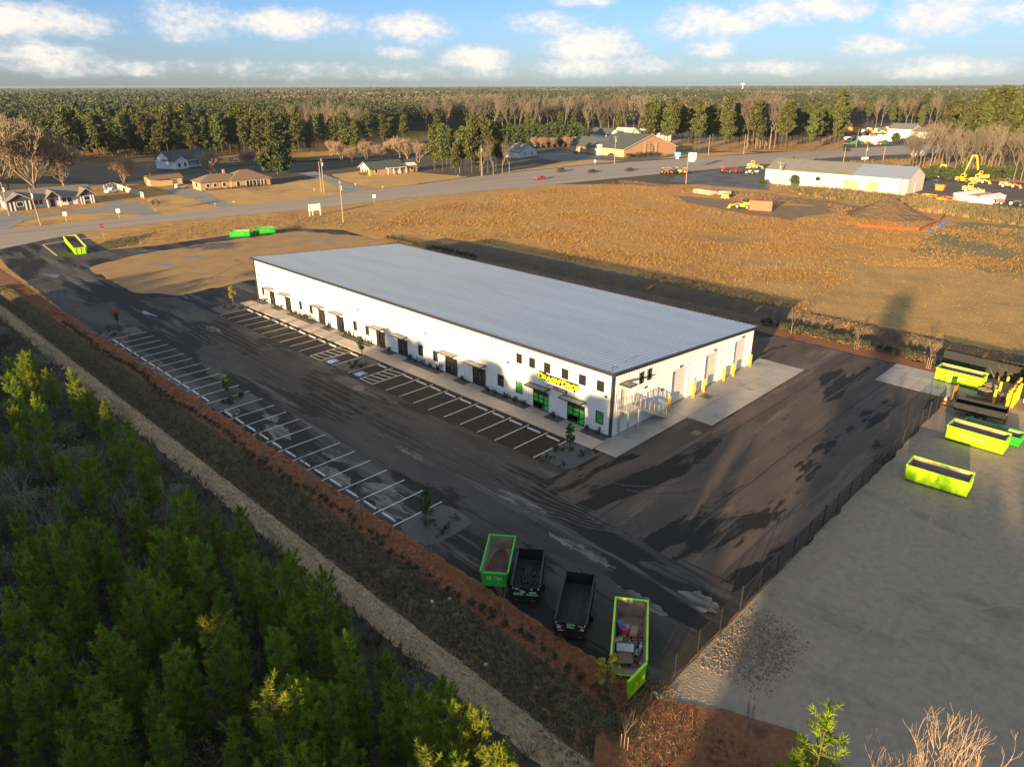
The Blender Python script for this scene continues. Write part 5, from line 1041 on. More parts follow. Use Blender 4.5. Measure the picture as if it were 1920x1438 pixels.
# implement dealer in the distance
A, B = g2(1662, 258), g2(1733, 261); L, a = frame(A, B); h = thing('dealer_building', 'far white commercial building with olive roof among the farm machines', 'building', (A[0], A[1], 0), a)
MB().b2((0, 0, 0), (L*.62, 22, 6)).build('wall', M_ww, h); MB().b2((L*.62+.05, 2, 0), (L, 20, 4.5)).build('wall', M_ww, h); r = MB(); gable_roof(r, 0, L*.62, 0, 22, 6, 3.2); gable_roof(r, L*.62+.6, L, 2, 20, 4.5, 2.0, 'x', .3); r.build('roof', M_olroof, h); g = MB(); gable_wall(g, -.02, L*.62, 0, 22, 6, 3.0); g.build('gable', M_ww, h)
for u in (.12, .3, .48): MB().b2((L*u, -.1, 0), (L*u+5, -.01, 3.4)).build('dock_door', M_dock, h)
# ---- vehicles
def paintv(n, c): return mat('car_paint_'+n, c, rough=.28, spec=.6)
def wheels(t, xs, y, r, w=.22):
    for x in xs:
        for s in (-1, 1): o = MB().tube((x, s*(y-w), r), (x, s*y, r), r, n=14).build('wheel', M_tyre, t); MB().tube((x, s*(y+.003) if s > 0 else s*(y+.015), r), (x, s*(y+.015) if s > 0 else s*(y+.003), r), r*.55, n=10).build('rim', M_rim, o)
def car(label, loc, rz, m, suv=False, pickup=False, group=None):
    t = thing('pickup_truck' if pickup else 'car', label, 'pickup' if pickup else 'car', loc, rz, group); h2 = 1.75 if suv or pickup else 1.42
    if pickup: P = [(-2.7, .45), (2.75, .45), (2.8, .95), (2.5, 1.12), (1.3, 1.15), (.75, h2), (-.55, h2), (-.7, 1.15), (-2.7, 1.15)]; G_ = [(1.15, 1.17), (.72, h2-.08), (-.5, h2-.08), (-.6, 1.17)]
    elif suv: P = [(-2.25, .4), (2.25, .4), (2.3, .85), (1.95, 1.05), (1.1, 1.1), (.45, h2), (-1.95, h2), (-2.25, 1.1)]; G_ = [(.95, 1.12), (.4, h2-.08), (-1.9, h2-.08), (-2.1, 1.12)]
    else: P = [(-2.25, .35), (2.25, .35), (2.28, .7), (1.9, .88), (1.0, .95), (.3, h2), (-1.0, h2), (-1.75, .98), (-2.2, .9)]; G_ = [(.85, .97), (.27, h2-.06), (-.97, h2-.06), (-1.6, 1.0)]
    MB().prof(P, -.86, .86).build('body', m, t); MB().prof(G_, -.872, .872).build('side_glass', M_glass, t)
    MB().add([(G_[0][0]+.06, -.72, G_[0][1]+.02), (G_[0][0]+.06, .72, G_[0][1]+.02), (G_[1][0]+.06, .62, G_[1][1]), (G_[1][0]+.06, -.62, G_[1][1])], [(0, 1, 2, 3), (3, 2, 1, 0)]).build('windscreen', M_glass, t)
    if pickup: MB().b2((-2.6, -.74, .8), (-.8, .74, 1.155)).build('bed_floor', M_blk, t)
    wheels(t, (-1.45, 1.45), .9, .34)
    for s in (-1, 1): MB().b2((P[2][0]-.02, s*.6-.14, P[2][1]-.16), (P[2][0]+.02, s*.6+.14, P[2][1]-.02)).build('headlight', M_paint, t); MB().b2((P[0][0]-.02, s*.66-.1, P[2][1]-.15), (P[0][0]+.01, s*.66+.1, P[2][1]+.05)).build('tail_lamp', M_red, t)
    return t
def at(px, py, z=.02): x, y = g2(px, py); return (x, y, z)
rr_ = math.atan2(150, 40)
car('red car driving on the near lane of the road', at(1013, 337, .025), rr_+math.pi, paintv('red', (.32, .02, .03)))
car('dark grey estate car on the far lane, first of three', at(1053, 323, .025), rr_, paintv('grey', (.05, .06, .07)), suv=True)
car('dark blue saloon on the far lane, middle of three', at(1111, 324, .025), rr_, paintv('navy', (.03, .04, .06)))
car('blue black car on the far lane, nearest the road sign', at(1181, 321, .025), rr_, paintv('blue', (.03, .04, .09)))
car('small black car on the distant stretch of road beside the dealer', at(1588, 284, .025), rr_-.15, paintv('black', (.015, .015, .018)))
M_silver = paintv('silver', (.42, .43, .42))
car('silver car parked between the tan shed and the brick ranch house', at(341, 354), R(100), M_silver, suv=True)
car('white pickup parked by the white fence', at(211, 362), R(-60), M_white, pickup=True)
car('silver car parked on the shaded drive between two bare trees', at(438, 302), R(40), M_silver)
car('blue car parked before the low church wing', at(1079, 288), R(150), paintv('teal', (.05, .10, .16)))
car('dark car parked beside the white church van', at(1146, 293), R(160), paintv('darkred', (.07, .03, .03)))
car('long white van parked by the church entry', at(1172, 292), R(-5), M_white, suv=True).scale = (1.5, 1.1, 1.2)
car('white pickup parked deep in the shade beyond the grey house', at(395, 283), R(20), M_white, pickup=True)
# white vinyl fence
wf = MB(); P_ = [g2(*q) for q in ((196, 358), (212, 352), (270, 372))]
wf_t = thing('vinyl_fence', 'tall white vinyl fence beside the white pickup', 'fence', (P_[0][0], P_[0][1], 0)); rel2 = [(p[0]-P_[0][0], p[1]-P_[0][1]) for p in P_]
b = MB()
for p, q in zip(rel2, rel2[1:]): b.add([(p[0], p[1], .05), (q[0], q[1], .05), (q[0], q[1], 1.9), (p[0], p[1], 1.9)], [(0, 1, 2, 3), (3, 2, 1, 0)])
b.build('panel', M_ww, wf_t)
for p, q in zip(rel2, rel2[1:]):
    for k in range(7): MB().b2((p[0]+(q[0]-p[0])*k/6-.07, p[1]+(q[1]-p[1])*k/6-.07, 0), (p[0]+(q[0]-p[0])*k/6+.07, p[1]+(q[1]-p[1])*k/6+.07, 2.05)).build('post', M_ww, wf_t)
# ---- poles and signs
M_wood = mat('pole_wood', (.34, .25, .16), (.26, .19, .12), sc=3, rough=.9)
def topz(px, py, ty):
    x, y = g2(px, py); lo, hi = 0, 40
    for _ in range(40):
        m_ = (lo+hi)/2; d = np.array([x, y, m_])-CAM; Y = 719-CF*(d@_u2)/(d@_fw)
        if Y > ty: lo = m_
        else: hi = m_
    return lo
def pole(px, py, ty, label, arm=True, can=True, lean=0.0, name='utility_pole', cat='pole'):
    x, y = g2(px, py); H = max(4, topz(px, py, ty)); t = thing(name, label, cat, (x, y, 0), rr_)
    MB().tube((0, 0, 0), (lean, 0, H), .19, .12, 8).build('pole', M_wood, t)
    if arm: MB().b2((lean-.06, -1.3, H-.75), (lean+.06, 1.3, H-.58)).build('crossarm', M_wood, t)
    if can: MB().tube((lean+.35, 0, H-2.6), (lean+.35, 0, H-1.5), .28, n=10).build('transformer', M_galv, t)
    return t
pole(77, 423, 352, 'leaning wooden utility pole in the grass island before the white bungalow', False, True, -.6)
pole(18, 405, 342, 'wooden utility pole behind the far end of the white bungalow'.replace('far end', 'first gable'), False, True)
pole(608, 362, 297, 'taller of two wooden poles standing close together by the driveway')
pole(603, 360, 303, 'shorter of two wooden poles standing close together by the driveway', False, False)
pole(644, 417, 338, 'utility pole with a long top crossarm beside the billboard and field corner')
pole(903, 331, 272, 'wooden pole in front of the roadside pine clump', False)
pole(1152, 308, 255, 'double arm pole in front of the church roof', True, True)
pole(1286, 345, 290, 'short wooden pole by the white road sign at the field edge', False, False)
pole(1328, 291, 254, 'wooden pole before the pine row, nearest the church', False, False)
pole(1394, 290, 252, 'wooden pole before the pine row, beside the road bend', False, False)
pole(1458, 349, 303, 'pole with a white transformer before the cream workshop wall', True, True)
pole(1580, 312, 277, 'thin pole behind the olive half of the workshop roof', False, False)
pole(1605, 276, 243, 'tall pole in front of the farm machine dealer', False, False)
pole(1621, 307, 272, 'thin pole between the road and the blue workshop roof', False, True)
pole(1655, 304, 275, 'thin pole above the blue half of the workshop roof', False, False)
pole(1798, 320, 290, 'light pole standing in the equipment yard by the trees', False, False, name='light_pole')
pole(1684, 372, 333, 'thin black pole at the corner of the cream workshop', False, False, name='light_pole')
pole(140, 349, 308, 'slim grey light pole beside the tan shed'.replace('beside', 'near'), False, False, name='light_pole') if False else None
pole(284, 345, 309, 'slim light pole beside the tan shed', False, False, name='light_pole')
M_sign = mat('white_sign_face', (.72, .72, .70), rough=.5)
x, y = g2(581, 406); bb = thing('billboard', 'blank white billboard on three white posts beside the road', 'sign', (x, y, 0), math.atan2(g2(602, 404)[1]-y, g2(602, 404)[0]-x)); Lb = math.dist(g2(581, 406), g2(602, 404))
MB().b2((0, -.08, 1.5), (Lb, .08, 3.3)).build('board', M_sign, bb)
for u in (.08, .3*Lb, Lb-.08): MB().b2((u-.12, .1, 0), (u+.12, .3, 3.4)).build('post', M_ww, bb)
x, y = g2(1296, 318); rs = thing('road_sign', 'white pylon sign with dark lettering near the yellow tractors', 'sign', (x, y, 0), R(40)); w = 3.4
z0 = topz(1296, 318, 316.0)+3.6
MB().b2((-w/2, -.2, 4.2), (w/2, .2, 7.0)).build('sign_box', M_sign, rs); MB().b2((-w/2+.3, -.18, 3.3), (w/2-.5, .18, 4.1)).build('sign_box', M_sign, rs)
for u in (-.3, .9): MB().tube((u, .3, 0), (u, .3, 6.5), .12).build('post', M_trim, rs)
MB().b2((-w*.28, -.215, 5.35), (w*.38, -.205, 5.75)).build('sign_lettering', M_dw, rs); MB().tube((-w*.37, -.205, 5.55), (-w*.37, -.22, 5.55), .3, n=10).build('sign_emblem', M_dw, rs)
M_stop = mat('stop_red', (.5, .03, .04), rough=.5)
x, y = g2(195, 446); ss = thing('stop_sign', 'red octagonal stop sign on a thin post by the driveway mouth', 'sign', (x, y, 0), R(95)); MB().tube((0, 0, 0), (0, 0, 3.2), .05, n=6).build('post', M_galv, ss)
oc = [(.55*math.cos(R(22.5+45*k)), 2.9+.55*math.sin(R(22.5+45*k))) for k in range(8)]; MB().prof(oc, -.10, -.06).build('sign_face', M_stop, ss); words('STOP', .36, .003, M_paint, ss, 'sign_lettering', (0, -.11, 2.77), (R(90), 0, 0), .01)
M_blsign = mat('blue_sign_face', (.05, .25, .55), rough=.5)
x, y = g2(1270, 298); q = thing('church_sign', 'blue topped sign standing on the church lawn', 'sign', (x, y, 0), R(30)); MB().b2((-1.5, -.15, 1.2), (1.5, .15, 3.2)).build('sign_face', M_blsign, q); MB().b2((-.7, -.2, 0), (.7, .2, 1.19)).build('base', M_ww, q)
def small_sign(px, py, label, kind):
    x, y = g2(px, py); q = thing('roadside_sign', label, 'sign', (x, y, 0), R(70)); MB().tube((0, 0, 0), (0, 0, 2.4), .05, n=6).build('post', M_galv, q)
    if kind == 'd': MB().prof([(0, 1.9), (.8, 2.7), (0, 3.5), (-.8, 2.7)], -.1, -.06).build('sign_face', M_sign, q)
    else: MB().b2((-.5, -.1, 1.7), (.5, -.06, 2.8)).build('sign_face', M_sign, q)
small_sign(1115, 314, 'pale diamond road sign on the verge before the church', 'd'); small_sign(702, 382, 'small white square sign at the corner of the golden field', 's'); small_sign(224, 411, 'slanting white post sign on the grass island', 's'); small_sign(125, 417, 'thin orange topped marker sign on the grass island', 's')
ml = thing('mailbox', 'pale mailbox', 'mailbox'); MB().b2((-.06, -.06, 0), (.06, .06, 1.1)).build('post', M_wood, ml); bx = MB(); bx.prof([(-.2, 1.1), (.2, 1.1), (.2, 1.35), (.1, 1.5), (-.1, 1.5), (-.2, 1.35)], -.35, .35); bx.build('box', M_tanw, ml)
mk = Kind([ml])
for (px, py), w in zip(((404, 388), (439, 385), (667, 351), (718, 356), (859, 334), (590, 361), (602, 362)), ('beside the ranch house drive, one of two brick piers side', 'on the far kerb of the ranch house drive', 'by the drive under the white gabled ranch house', 'on the verge below the white gabled ranch house', 'at the roadside short of the pine clump', 'before the pair of close wooden poles', 'at the foot of the pair of close wooden poles')):
    x, y = g2(px, py); mk.put(0, (x, y, .01), U(0, 3), .8, 'pale mailbox post '+w.replace(', one of two brick piers side', ''), 'mailboxes along the road')
# ---- yard machines
M_yel2 = mat('machine_yellow', (.80, .46, .02), (.66, .38, .02), sc=1, rough=.45); M_redm = mat('machine_red', (.45, .04, .03), (.35, .03, .03), sc=1, rough=.45); M_orm = mat('machine_orange', (.70, .20, .02), rough=.5); M_grm = mat('machine_green', (.02, .10, .045), rough=.45); M_bum = mat('machine_blue', (.06, .14, .26), rough=.5); M_dkm = mat('machine_dark', (.05, .055, .06), rough=.5)
def excavator(label, loc, rz, m, boom=1.0):
    t = thing('excavator', label, 'excavator', loc, rz)
    for s in (-1, 1): o = MB(); o.prof([(-2.0, .3), (-1.7, .02), (1.7, .02), (2.0, .3), (2.0, .6), (1.7, .85), (-1.7, .85), (-2.0, .6)], s*1.25-.3, s*1.25+.3); o.build('track', M_dkm, t)
    MB().b2((-2.4, -1.3, 1.0), (1.2, 1.3, 2.2)).build('body', m, t); c = MB().prof([(.1, 2.21), (1.4, 2.21), (1.5, 2.6), (1.1, 3.5), (.1, 3.5)], .25, 1.25).build('cab', m, t); MB().b2((.25, 1.252, 2.6), (1.1, 1.27, 3.3)).build('window', M_glass, c)
    h_ = 6.2*boom; b = MB(); b.tube((1.0, -.2, 1.8), (3.0, -.2, h_), .42, .34, 6); b.tube((3.0, -.2, h_), (4.6, -.2, h_*.98), .34, .28, 6); b.build('boom', m, t); b = MB(); b.tube((4.4, -.2, h_+.2), (6.2, -.2, 1.6), .30, .2, 6); b.build('stick', m, t)
    MB().prof([(6.6, 1.7), (6.7, .6), (6.0, .1), (5.4, .5), (5.8, 1.4)], -.8, .4).build('bucket', M_dkm, t); return t
def loader(label, loc, rz, m, cabm=None):
    t = thing('wheel_loader', label, 'loader', loc, rz); wheels(t, (-1.5, 1.5), 1.2, .75, .5); MB().prof([(-2.8, .8), (-.2, .7), (2.0, .7), (2.2, 1.4), (-.1, 1.6), (-.3, 2.0), (-2.7, 2.0)], -.9, .9).build('body', m, t)
    c = MB().prof([(-1.2, 2.01), (.4, 2.01), (.3, 3.2), (-1.1, 3.2)], -.75, .75).build('cab', cabm or m, t); MB().prof([(-1.0, 2.3), (.25, 2.3), (.2, 3.0), (-.95, 3.0)], -.765, .765).build('window', M_glass, c)
    b = MB(); [b.tube((1.6, s*.6, 1.5), (3.6, s*.6, .7), .16) for s in (-1, 1)]; b.build('lift_arms', m, t); MB().prof([(3.5, .1), (4.7, .15), (4.2, .3), (3.8, 1.3), (3.5, 1.1)], -1.3, 1.3).build('bucket', m, t); return t
def tractor(label, loc, rz, m, roof=True):
    t = thing('tractor', label, 'tractor', loc, rz); wheels(t, (-.9,), .95, .8, .45); wheels(t, (1.3,), .85, .5, .3); MB().prof([(-1.4, .8), (1.9, .7), (2.0, 1.2), (1.8, 1.5), (.2, 1.6), (-.2, 1.3), (-1.4, 1.3)], -.42, .42).build('hood', m, t)
    if roof:
        b = MB(); [b.tube((x, s*.6, 1.3), (x, s*.6, 2.5), .05, n=4) for x in (-1.1, .1) for s in (-1, 1)]; b.build('roll_frame', M_dkm, t); MB().b2((-1.3, -.75, 2.5), (.3, .75, 2.62)).build('canopy', m, t)
    return t
excavator('big yellow excavator with high bent boom standing before the bare trees', at(1838, 338), R(-150), M_yel2, 1.45)
excavator('smaller yellow excavator with lowered boom beside the red machines', at(1782, 336), R(170), M_yel2, .8)
excavator('dark excavator with folded boom behind the workshop roof end', at(1470, 315), R(20), M_dkm, .75)
loader('yellow loader with long body in the middle of the cinder yard', at(1806, 343), R(-10), M_yel2)
loader('yellow grader parked across the front of the big excavator', at(1832, 344), R(15), M_yel2)
loader('lone yellow machine parked beside the low white roofed shelters', at(1820, 361), R(10), M_yel2)
loader('small yellow loader behind the workshop, nearest the road', at(1412, 316), R(30), M_yel2)
loader('yellow machine body just behind the olive workshop roof', at(1490, 308), R(5), M_yel2)
loader('dark wheeled machine behind the middle of the workshop roof', at(1530, 311), R(0), M_dkm)
loader('pale orange crusher with a dark conveyor at the edge of the yard', at(1888, 352), R(15), M_orm, M_dkm)
loader('yellow loader beside the red shipping container'.replace('red', 'rusty red'), at(1393, 392), R(190), M_yel2, M_dkm)
tractor('blue and grey tractor on the cinder yard beside an orange skip', at(1752, 352), R(-60), M_bum)
for k, (px, py, mm, w) in enumerate([(1246, 327, M_yel2, 'yellow and black tractor first in the roadside row by the pole'), (1253, 327, M_yel2, 'yellow tractor second in the roadside row by the pole'), (1261, 327, M_dkm, 'black tractor in the middle of the roadside row'), (1271, 326, M_yel2, 'tractor with a bright yellow canopy in the roadside row'), (1282, 327, M_yel2, 'dull yellow tractor at the end of the roadside row beside the wooden pole'),
        (1355, 324, M_redm, 'red tractor first in the red row before the workshop end'), (1363, 325, M_redm, 'red tractor second in the red row before the workshop end'), (1371, 325, M_redm, 'red tractor third in the red row before the workshop end'), (1378, 325, M_redm, 'red tractor fourth in the red row before the workshop end'), (1387, 325, M_redm, 'small red machine standing apart at the end of the red row'), (1403, 327, M_white, 'white and grey skid machine between the red row and the workshop'), (1413, 327, M_silver, 'silver grey skid machine nearest the workshop end wall')]):
    tractor(w, at(px, py), U(0, 3), mm, k != 9)
for k, (px, py, mm, w) in enumerate([(1765, 331, M_redm, 'red machine at the far edge of the cinder yard'), (1752, 333, M_redm, 'dark red machine behind the workshop corner'), (1773, 332, M_dkm, 'dark machine between the red machines and the yellow boom'), (1742, 330, M_redm, 'rust red implement by the trees behind the workshop gable'), (1868, 383 + 0, M_redm, 'red implement in the weeds beside the pale shelters'), (1900, 386, M_dkm, 'black skid machine at the yard front, nearer the red implement'), (1914, 389, M_dkm, 'black skid machine at the yard front, by the frame edge'.replace('by the frame edge', 'farther from the red implement'))]):
    tractor(w, at(px, py), U(0, 3), mm, False)
x, y = g2(1762, 357); MB().prof([(-1.2, 0), (1.2, 0), (1.5, 1.6), (-1.5, 1.6)], -1, 1); sk = tag(MB().prof([(-1.2, .02), (1.2, .02), (1.5, 1.9), (-1.5, 1.9)], -1, 1).build('skip', M_orm), 'orange steel skip beside the blue and grey tractor', 'skip'); sk.location = (x, y, .02)
# pale low shelters and scrap row
for k, (pa, pb, lb, m_) in enumerate([((1786, 375), (1806, 378), 'low pale roofed shelter nearest the scrap row', M_ww), ((1808, 379), (1831, 382), 'low shelter with a rusty roof between two white ones', M_rbrick), ((1832, 381), (1858, 384), 'low white roofed shelter nearest the red implement', M_ww)]):
    h, L = house(lb, pa, pb, 'shelter', 'shelter'); MB().b2((0, 0, 0), (L, 9, 2.1)).build('wall', M_ww, h); r = MB(); gable_roof(r, 0, L, 0, 9, 2.1, .6, 'y', .15); r.build('roof', m_, h)
b = MB()
for k in range(170):
    f = random.random(); px, py = 1700+88*f, 372+7*f+U(-5, 3); x, y = g2(px, py); b.box((x, y, U(.1, 1.2)), (U(.5, 4), U(.1, .6), U(.1, .5)), U(0, 3), random.choice([0, 0, 1, 2, 3, 4]), ry=U(-.3, .3))
tag(b.build('scrap', [M_shb, M_redm, M_orm, M_yel2, M_dkm]), 'long heap of rusty scrap implements beside the workshop gable', 'scrap', kind='stuff')
# farm machines at the dealer: far rows
b = MB()
for k in range(230):
    px, py = U(1585, 1664), U(243, 272); x, y = g2(px, py); s_ = U(.9, 2.6); b.box((x, y, s_*.4+.2), (s_*1.5, s_*.8, s_*.8), U(0, 3), random.choice([0, 0, 0, 0, 1, 3, 4, 4, 4, 2, 5]), taper=U(.5, .9))
tag(b.build('machinery_clutter', [M_grm, M_redm, M_orm, M_bum, M_ww, M_yel2]), 'distant jumble of green, red and blue farm machines at the dealer', 'machinery', kind='stuff')
x, y = g2(1597, 262); q = thing('sign_panel', 'orange sign panel over blue stands at the dealer', 'sign', (x, y, 0), R(30)); MB().b2((-5, -.3, 5), (5, .3, 8)).build('sign_face', M_orm, q); [MB().tube((u, 0, 0), (u, 0, 4.99), .25).build('post', M_dkm, q) for u in (-4, 4)]
x, y = g2(1645, 268); q = thing('trailer_row', 'long low white trailer before the dealer lot', 'trailer', (x, y, 0), R(28)); q.name = 'white_trailer'; MB().b2((-13, -1.3, 1), (13, 1.3, 4)).build('box', M_ww, q); wheels(q, (-10, -8, 9), 1.2, .5)
tn = thing('gas_tank', '', 'tank'); b = MB(); b.tube((-3.5, 0, 2.0), (3.5, 0, 2.0), 1.4, n=14, cap=False); b.dome((3.5, 0, 2.0), (.9, 1.4, 1.4), 14, 4, full=True); b.dome((-3.5, 0, 2.0), (.9, 1.4, 1.4), 14, 4, full=True); b.build('tank', M_white, tn)
for u in (-2, 2): MB().b2((u-.2, -.8, 0), (u+.2, .8, .75)).build('saddle', M_dkm, tn)
tk_ = Kind([tn]); tk_.put(0, at(1712, 296), R(110), 1.1, 'white gas tank with its round end toward the road, nearer the thin poles', 'white gas tanks'); tk_.put(0, at(1727, 296), R(110), 1.1, 'white gas tank with its round end toward the road, nearer the tall trees', 'white gas tanks'); tk_.put(0, at(1621, 301), R(60), .45, 'cluster of small white tanks by the thin pole'.replace('cluster of small white tanks', 'small white tank'), 'white gas tanks')
# things in the field
M_cont = mat('rust_red_container', (.52, .16, .08), (.45, .13, .07), sc=.8, stretch=(5, 5, .1), rough=.6)
A, B = g2(1403, 394), g2(1446, 397); L, a = frame(A, B); cn_ = thing('shipping_container', 'rusty red shipping container standing in the brown field', 'container', (A[0], A[1], 0), a)
b = MB(); n = 28
pts_ = []
for k in range(n): u = L*k/n; pts_ += [(u, 0), (u+L/n*.35, 0), (u+L/n*.5, .06), (u+L/n*.85, .06)]
pts_.append((L, 0)); pts_ += [(L, 2.5), (0, 2.5)]; b.prism(pts_, .15, 2.75); b.build('box', M_cont, cn_); MB().b2((-.06, -.08, .0), (L+.06, 2.56, .149)).build('frame', M_redm, cn_); MB().b2((L+.003, .1, .2), (L+.05, 1.24, 2.7)).build('door', M_cont, cn_); MB().b2((L+.003, 1.26, .2), (L+.05, 2.4, 2.7)).build('door', M_cont, cn_)
pr = thing('concrete_pipe', '', 'pipe'); b = MB()
for k in range(16):
    t0, t1 = 2*math.pi*k/16, 2*math.pi*(k+1)/16
    for r0, r1 in (((.7, -1.2), (.7, 1.2)), ((.52, 1.2), (.52, -1.2)), ((.52, -1.2), (.7, -1.2)), ((.7, 1.2), (.52, 1.2))): b.add([(r0[1], r0[0]*math.cos(t0), .7+r0[0]*math.sin(t0)), (r1[1], r1[0]*math.cos(t0), .7+r1[0]*math.sin(t0)), (r1[1], r1[0]*math.cos(t1), .7+r1[0]*math.sin(t1)), (r0[1], r0[0]*math.cos(t1), .7+r0[0]*math.sin(t1))], [(3, 2, 1, 0)])
b.build('pipe', mat('pipe_concrete', (.44, .40, .33), rough=.85), pr); pk_ = Kind([pr])
for k in range(9): pk_.put(0, at(1306+k*3.8, 362+k*.55), R(80), 1, 'concrete drain pipe in the longer row lying in the field', 'longer row of concrete pipes')
for k in range(4): pk_.put(0, at(1352+k*3.8, 366+k*.3), R(80), 1, 'concrete drain pipe in the short row beside the orange box', 'short row of concrete pipes')
x, y = g2(1360, 373); q = thing('pump_cart', 'small orange pump cart between the pipes and the container', 'cart', (x, y, 0), R(20)); MB().b2((-1.1, -.8, .5), (1.1, .8, 1.6)).build('housing', M_orm, q); MB().b2((-1.4, -.9, .35), (1.4, .9, .49)).build('frame', M_ww, q); wheels(q, (0,), 1.0, .35, .2)
x, y = g2(1655, 408); V_ = []; F_ = []; nr, na = 16, 48; q = np.random.default_rng(4)
md = MB()
for i in range(nr+1):
    f = i/nr
    for j in range(na):
        t = 2*math.pi*j/na; k = 1+.12*math.sin(2*t+1)+.06*math.sin(5*t); md.v.append((x+9.8*f*k*math.cos(t)*1.05+q.normal()*.12, y+8.5*f*k*math.sin(t)+q.normal()*.12+3, 5.6*(1-f)**1.15*(1+.05*math.sin(4*t))+q.normal()*.14*(1-f)*(f > 0)-.02))
for i in range(nr):
    for j in range(na): md.f.append((i*na+j, (i+1)*na+j, (i+1)*na+(j+1) % na, i*na+(j+1) % na)); md.mi.append(0)
tag(md.build('soil_mound', mat('dark_soil', (.12, .078, .045), (.08, .055, .035), sc=1.5, rough=.95, bump=.8, bsc=3)), 'dark brown soil mound with pointed top at the edge of the field', 'mound')
b = MB(); sfp = [(1700, 394), (1778, 399), (1760, 417), (1722, 433), (1660, 430), (1610, 425)]
sf = thing('silt_fence', 'low orange silt fence looping round the clay patch', 'fence'); P_ = [g2(*p) for p in sfp]; M_silt = mat('orange_silt_fabric', (.55, .14, .04), rough=.8)
for p, q in zip(P_, P_[1:]): b.add([(*p, .03), (*q, .03), (*q, .75), (*p, .75)], [(0, 1, 2, 3), (3, 2, 1, 0)])
b.build('fabric', M_silt, sf)
for p in P_: MB().b2((p[0]-.04, p[1]-.04, 0), (p[0]+.04, p[1]+.04, 1.0)).build('stake', M_wood, sf)
for (px, py), w in zip(((1630, 243), (1640, 241)), ('a', 'b')): pass
x, y = g2(1322, 167.2); x, y = CX+(x-CX)*.0, CYY
d = _fw*CF+_r2*(1331-960); d = d/np.linalg.norm(d); p = CAM+d*4200; wt = thing('water_tower', 'tiny white water tower on the far horizon', 'water tower', (p[0], p[1], 0)); b = MB(); b.dome((0, 0, 38), (11, 11, 5.5), 14, 4, full=True); b.build('tank', M_white, wt); MB().tube((0, 0, 0), (0, 0, 33), 2.2, 1.6).build('stem', M_white, wt)
sh.end()
# ------------------------------------------------------------------ planting in the car park
def sap(h, seed, m, w): return round_tree(h, w, seed, 'sapling', m, .36, .065, 40, 34, 'sapling')
for (px, py), m, h, w, lb in [((438, 572), M_leafy, 3.4, .55, 'yellow leaved sapling on the gravel island at the far end of the building'.replace('far ', 'sunlit ')), ((222, 613), M_leafo, 3.2, .4, 'russet sapling on the last gravel island of the mulch side stalls'), ((429, 745), M_leafg, 3.2, .52, 'green sapling on the middle gravel island of the mulch side stalls'), ((679, 668), M_leafg, 3.0, .5, 'green sapling on the gravel island between the two striped aisles'), ((799, 985), M_leafg, 3.6, .5, 'narrow green sapling on the gravel island near the green dumpster'), ((1068, 845), M_leafg, 3.1, .5, 'green sapling on the gravel island at the corner nearest the outside stair')]:
    t = sap(h, int(px), m, w); t.location = (*g2(px, py), .02); t['label'] = lb
bs = Kind([tag(link('shrub', shrub_mesh(.7, .55, s, M_shrub, 10, 16, .055)), cat='shrub') for s in (1, 2, 3)])
for (x0, x1, y0, y1), w in (((-39.2, -36, -8.5, -5), 'on the gravel island between the striped aisles'), ((-2.4, 1.2, -8.2, -4.6), 'on the gravel island below the outside stair'), ((-77, -73, -8, -4.4), 'on the gravel island at the sunlit end of the building'), ((-38.8, -36.3, -25, -21.5), 'on the middle island of the mulch side stalls'), ((-2.6, 1.2, -25.2, -21.5), 'on the island near the green dumpster'), ((-76, -72.6, -25, -21.5), 'on the island under the russet sapling')):
    for k in range(6): bs.put(k, (U(x0, x1), U(y0, y1), .016), U(0, 6), U(.7, 1.15), 'small dark shrub '+w, 'shrubs '+w)
for k in range(96):
    x = -86+k*1.13+U(-.15, .15); bs.put(k, (x, -28.2+.25*math.sin(k*.3)+U(-.2, .2), .02), U(0, 6), U(.65, 1.1), 'small dark shrub in the planted row along the red mulch bank', 'shrubs along the red mulch bank')
e = [q for q in range(0)]; bounds = [-76.4]+[q for a, c in DOORS for q in (a-.4, c+.4)]+[-.5]
for a, c in zip(bounds[::2], bounds[1::2]):
    n = max(1, int((c-a)/1.25))
    for k in range(n): bs.put(k, (a+(c-a)*(k+.5)/n+U(-.1, .1), -.62+U(-.15, .15), .06), U(0, 6), (U(.75, 1.05),)*2+(U(1.0, 1.9),), 'small green shrub in the gravel bed at the foot of the white building', 'shrubs along the white building')
for k in range(26):
    x = -104+k*1.25; bs.put(k, (x, 48.0+U(-.15, .15), .05), U(0, 6), 1.7, 'dark clipped shrub in the hedge row behind the dirt pad', 'hedge shrubs behind the dirt pad')
for k in range(20):
    x = -7+k*1.25; bs.put(k, (x, 48.0+U(-.15, .15), .05), U(0, 6), 1.75, 'dark clipped shrub in the hedge row beyond the rear corner of the building', 'hedge shrubs beyond the rear corner')
bs.end()
stk = bare_tree(2.9, 5, .28, 3, 'staked_sapling', M_warmb, .007, .3, (3, 4), .3); sk_ = Kind([stk])
MB().tube((.25, 0, 0), (.25, 0, 1.3), .03, n=5).build('stake', M_wood, stk); MB().tube((-.25, 0, 0), (-.25, 0, 1.3), .03, n=5).build('stake', M_wood, stk); sk_.fam = [family(stk)]
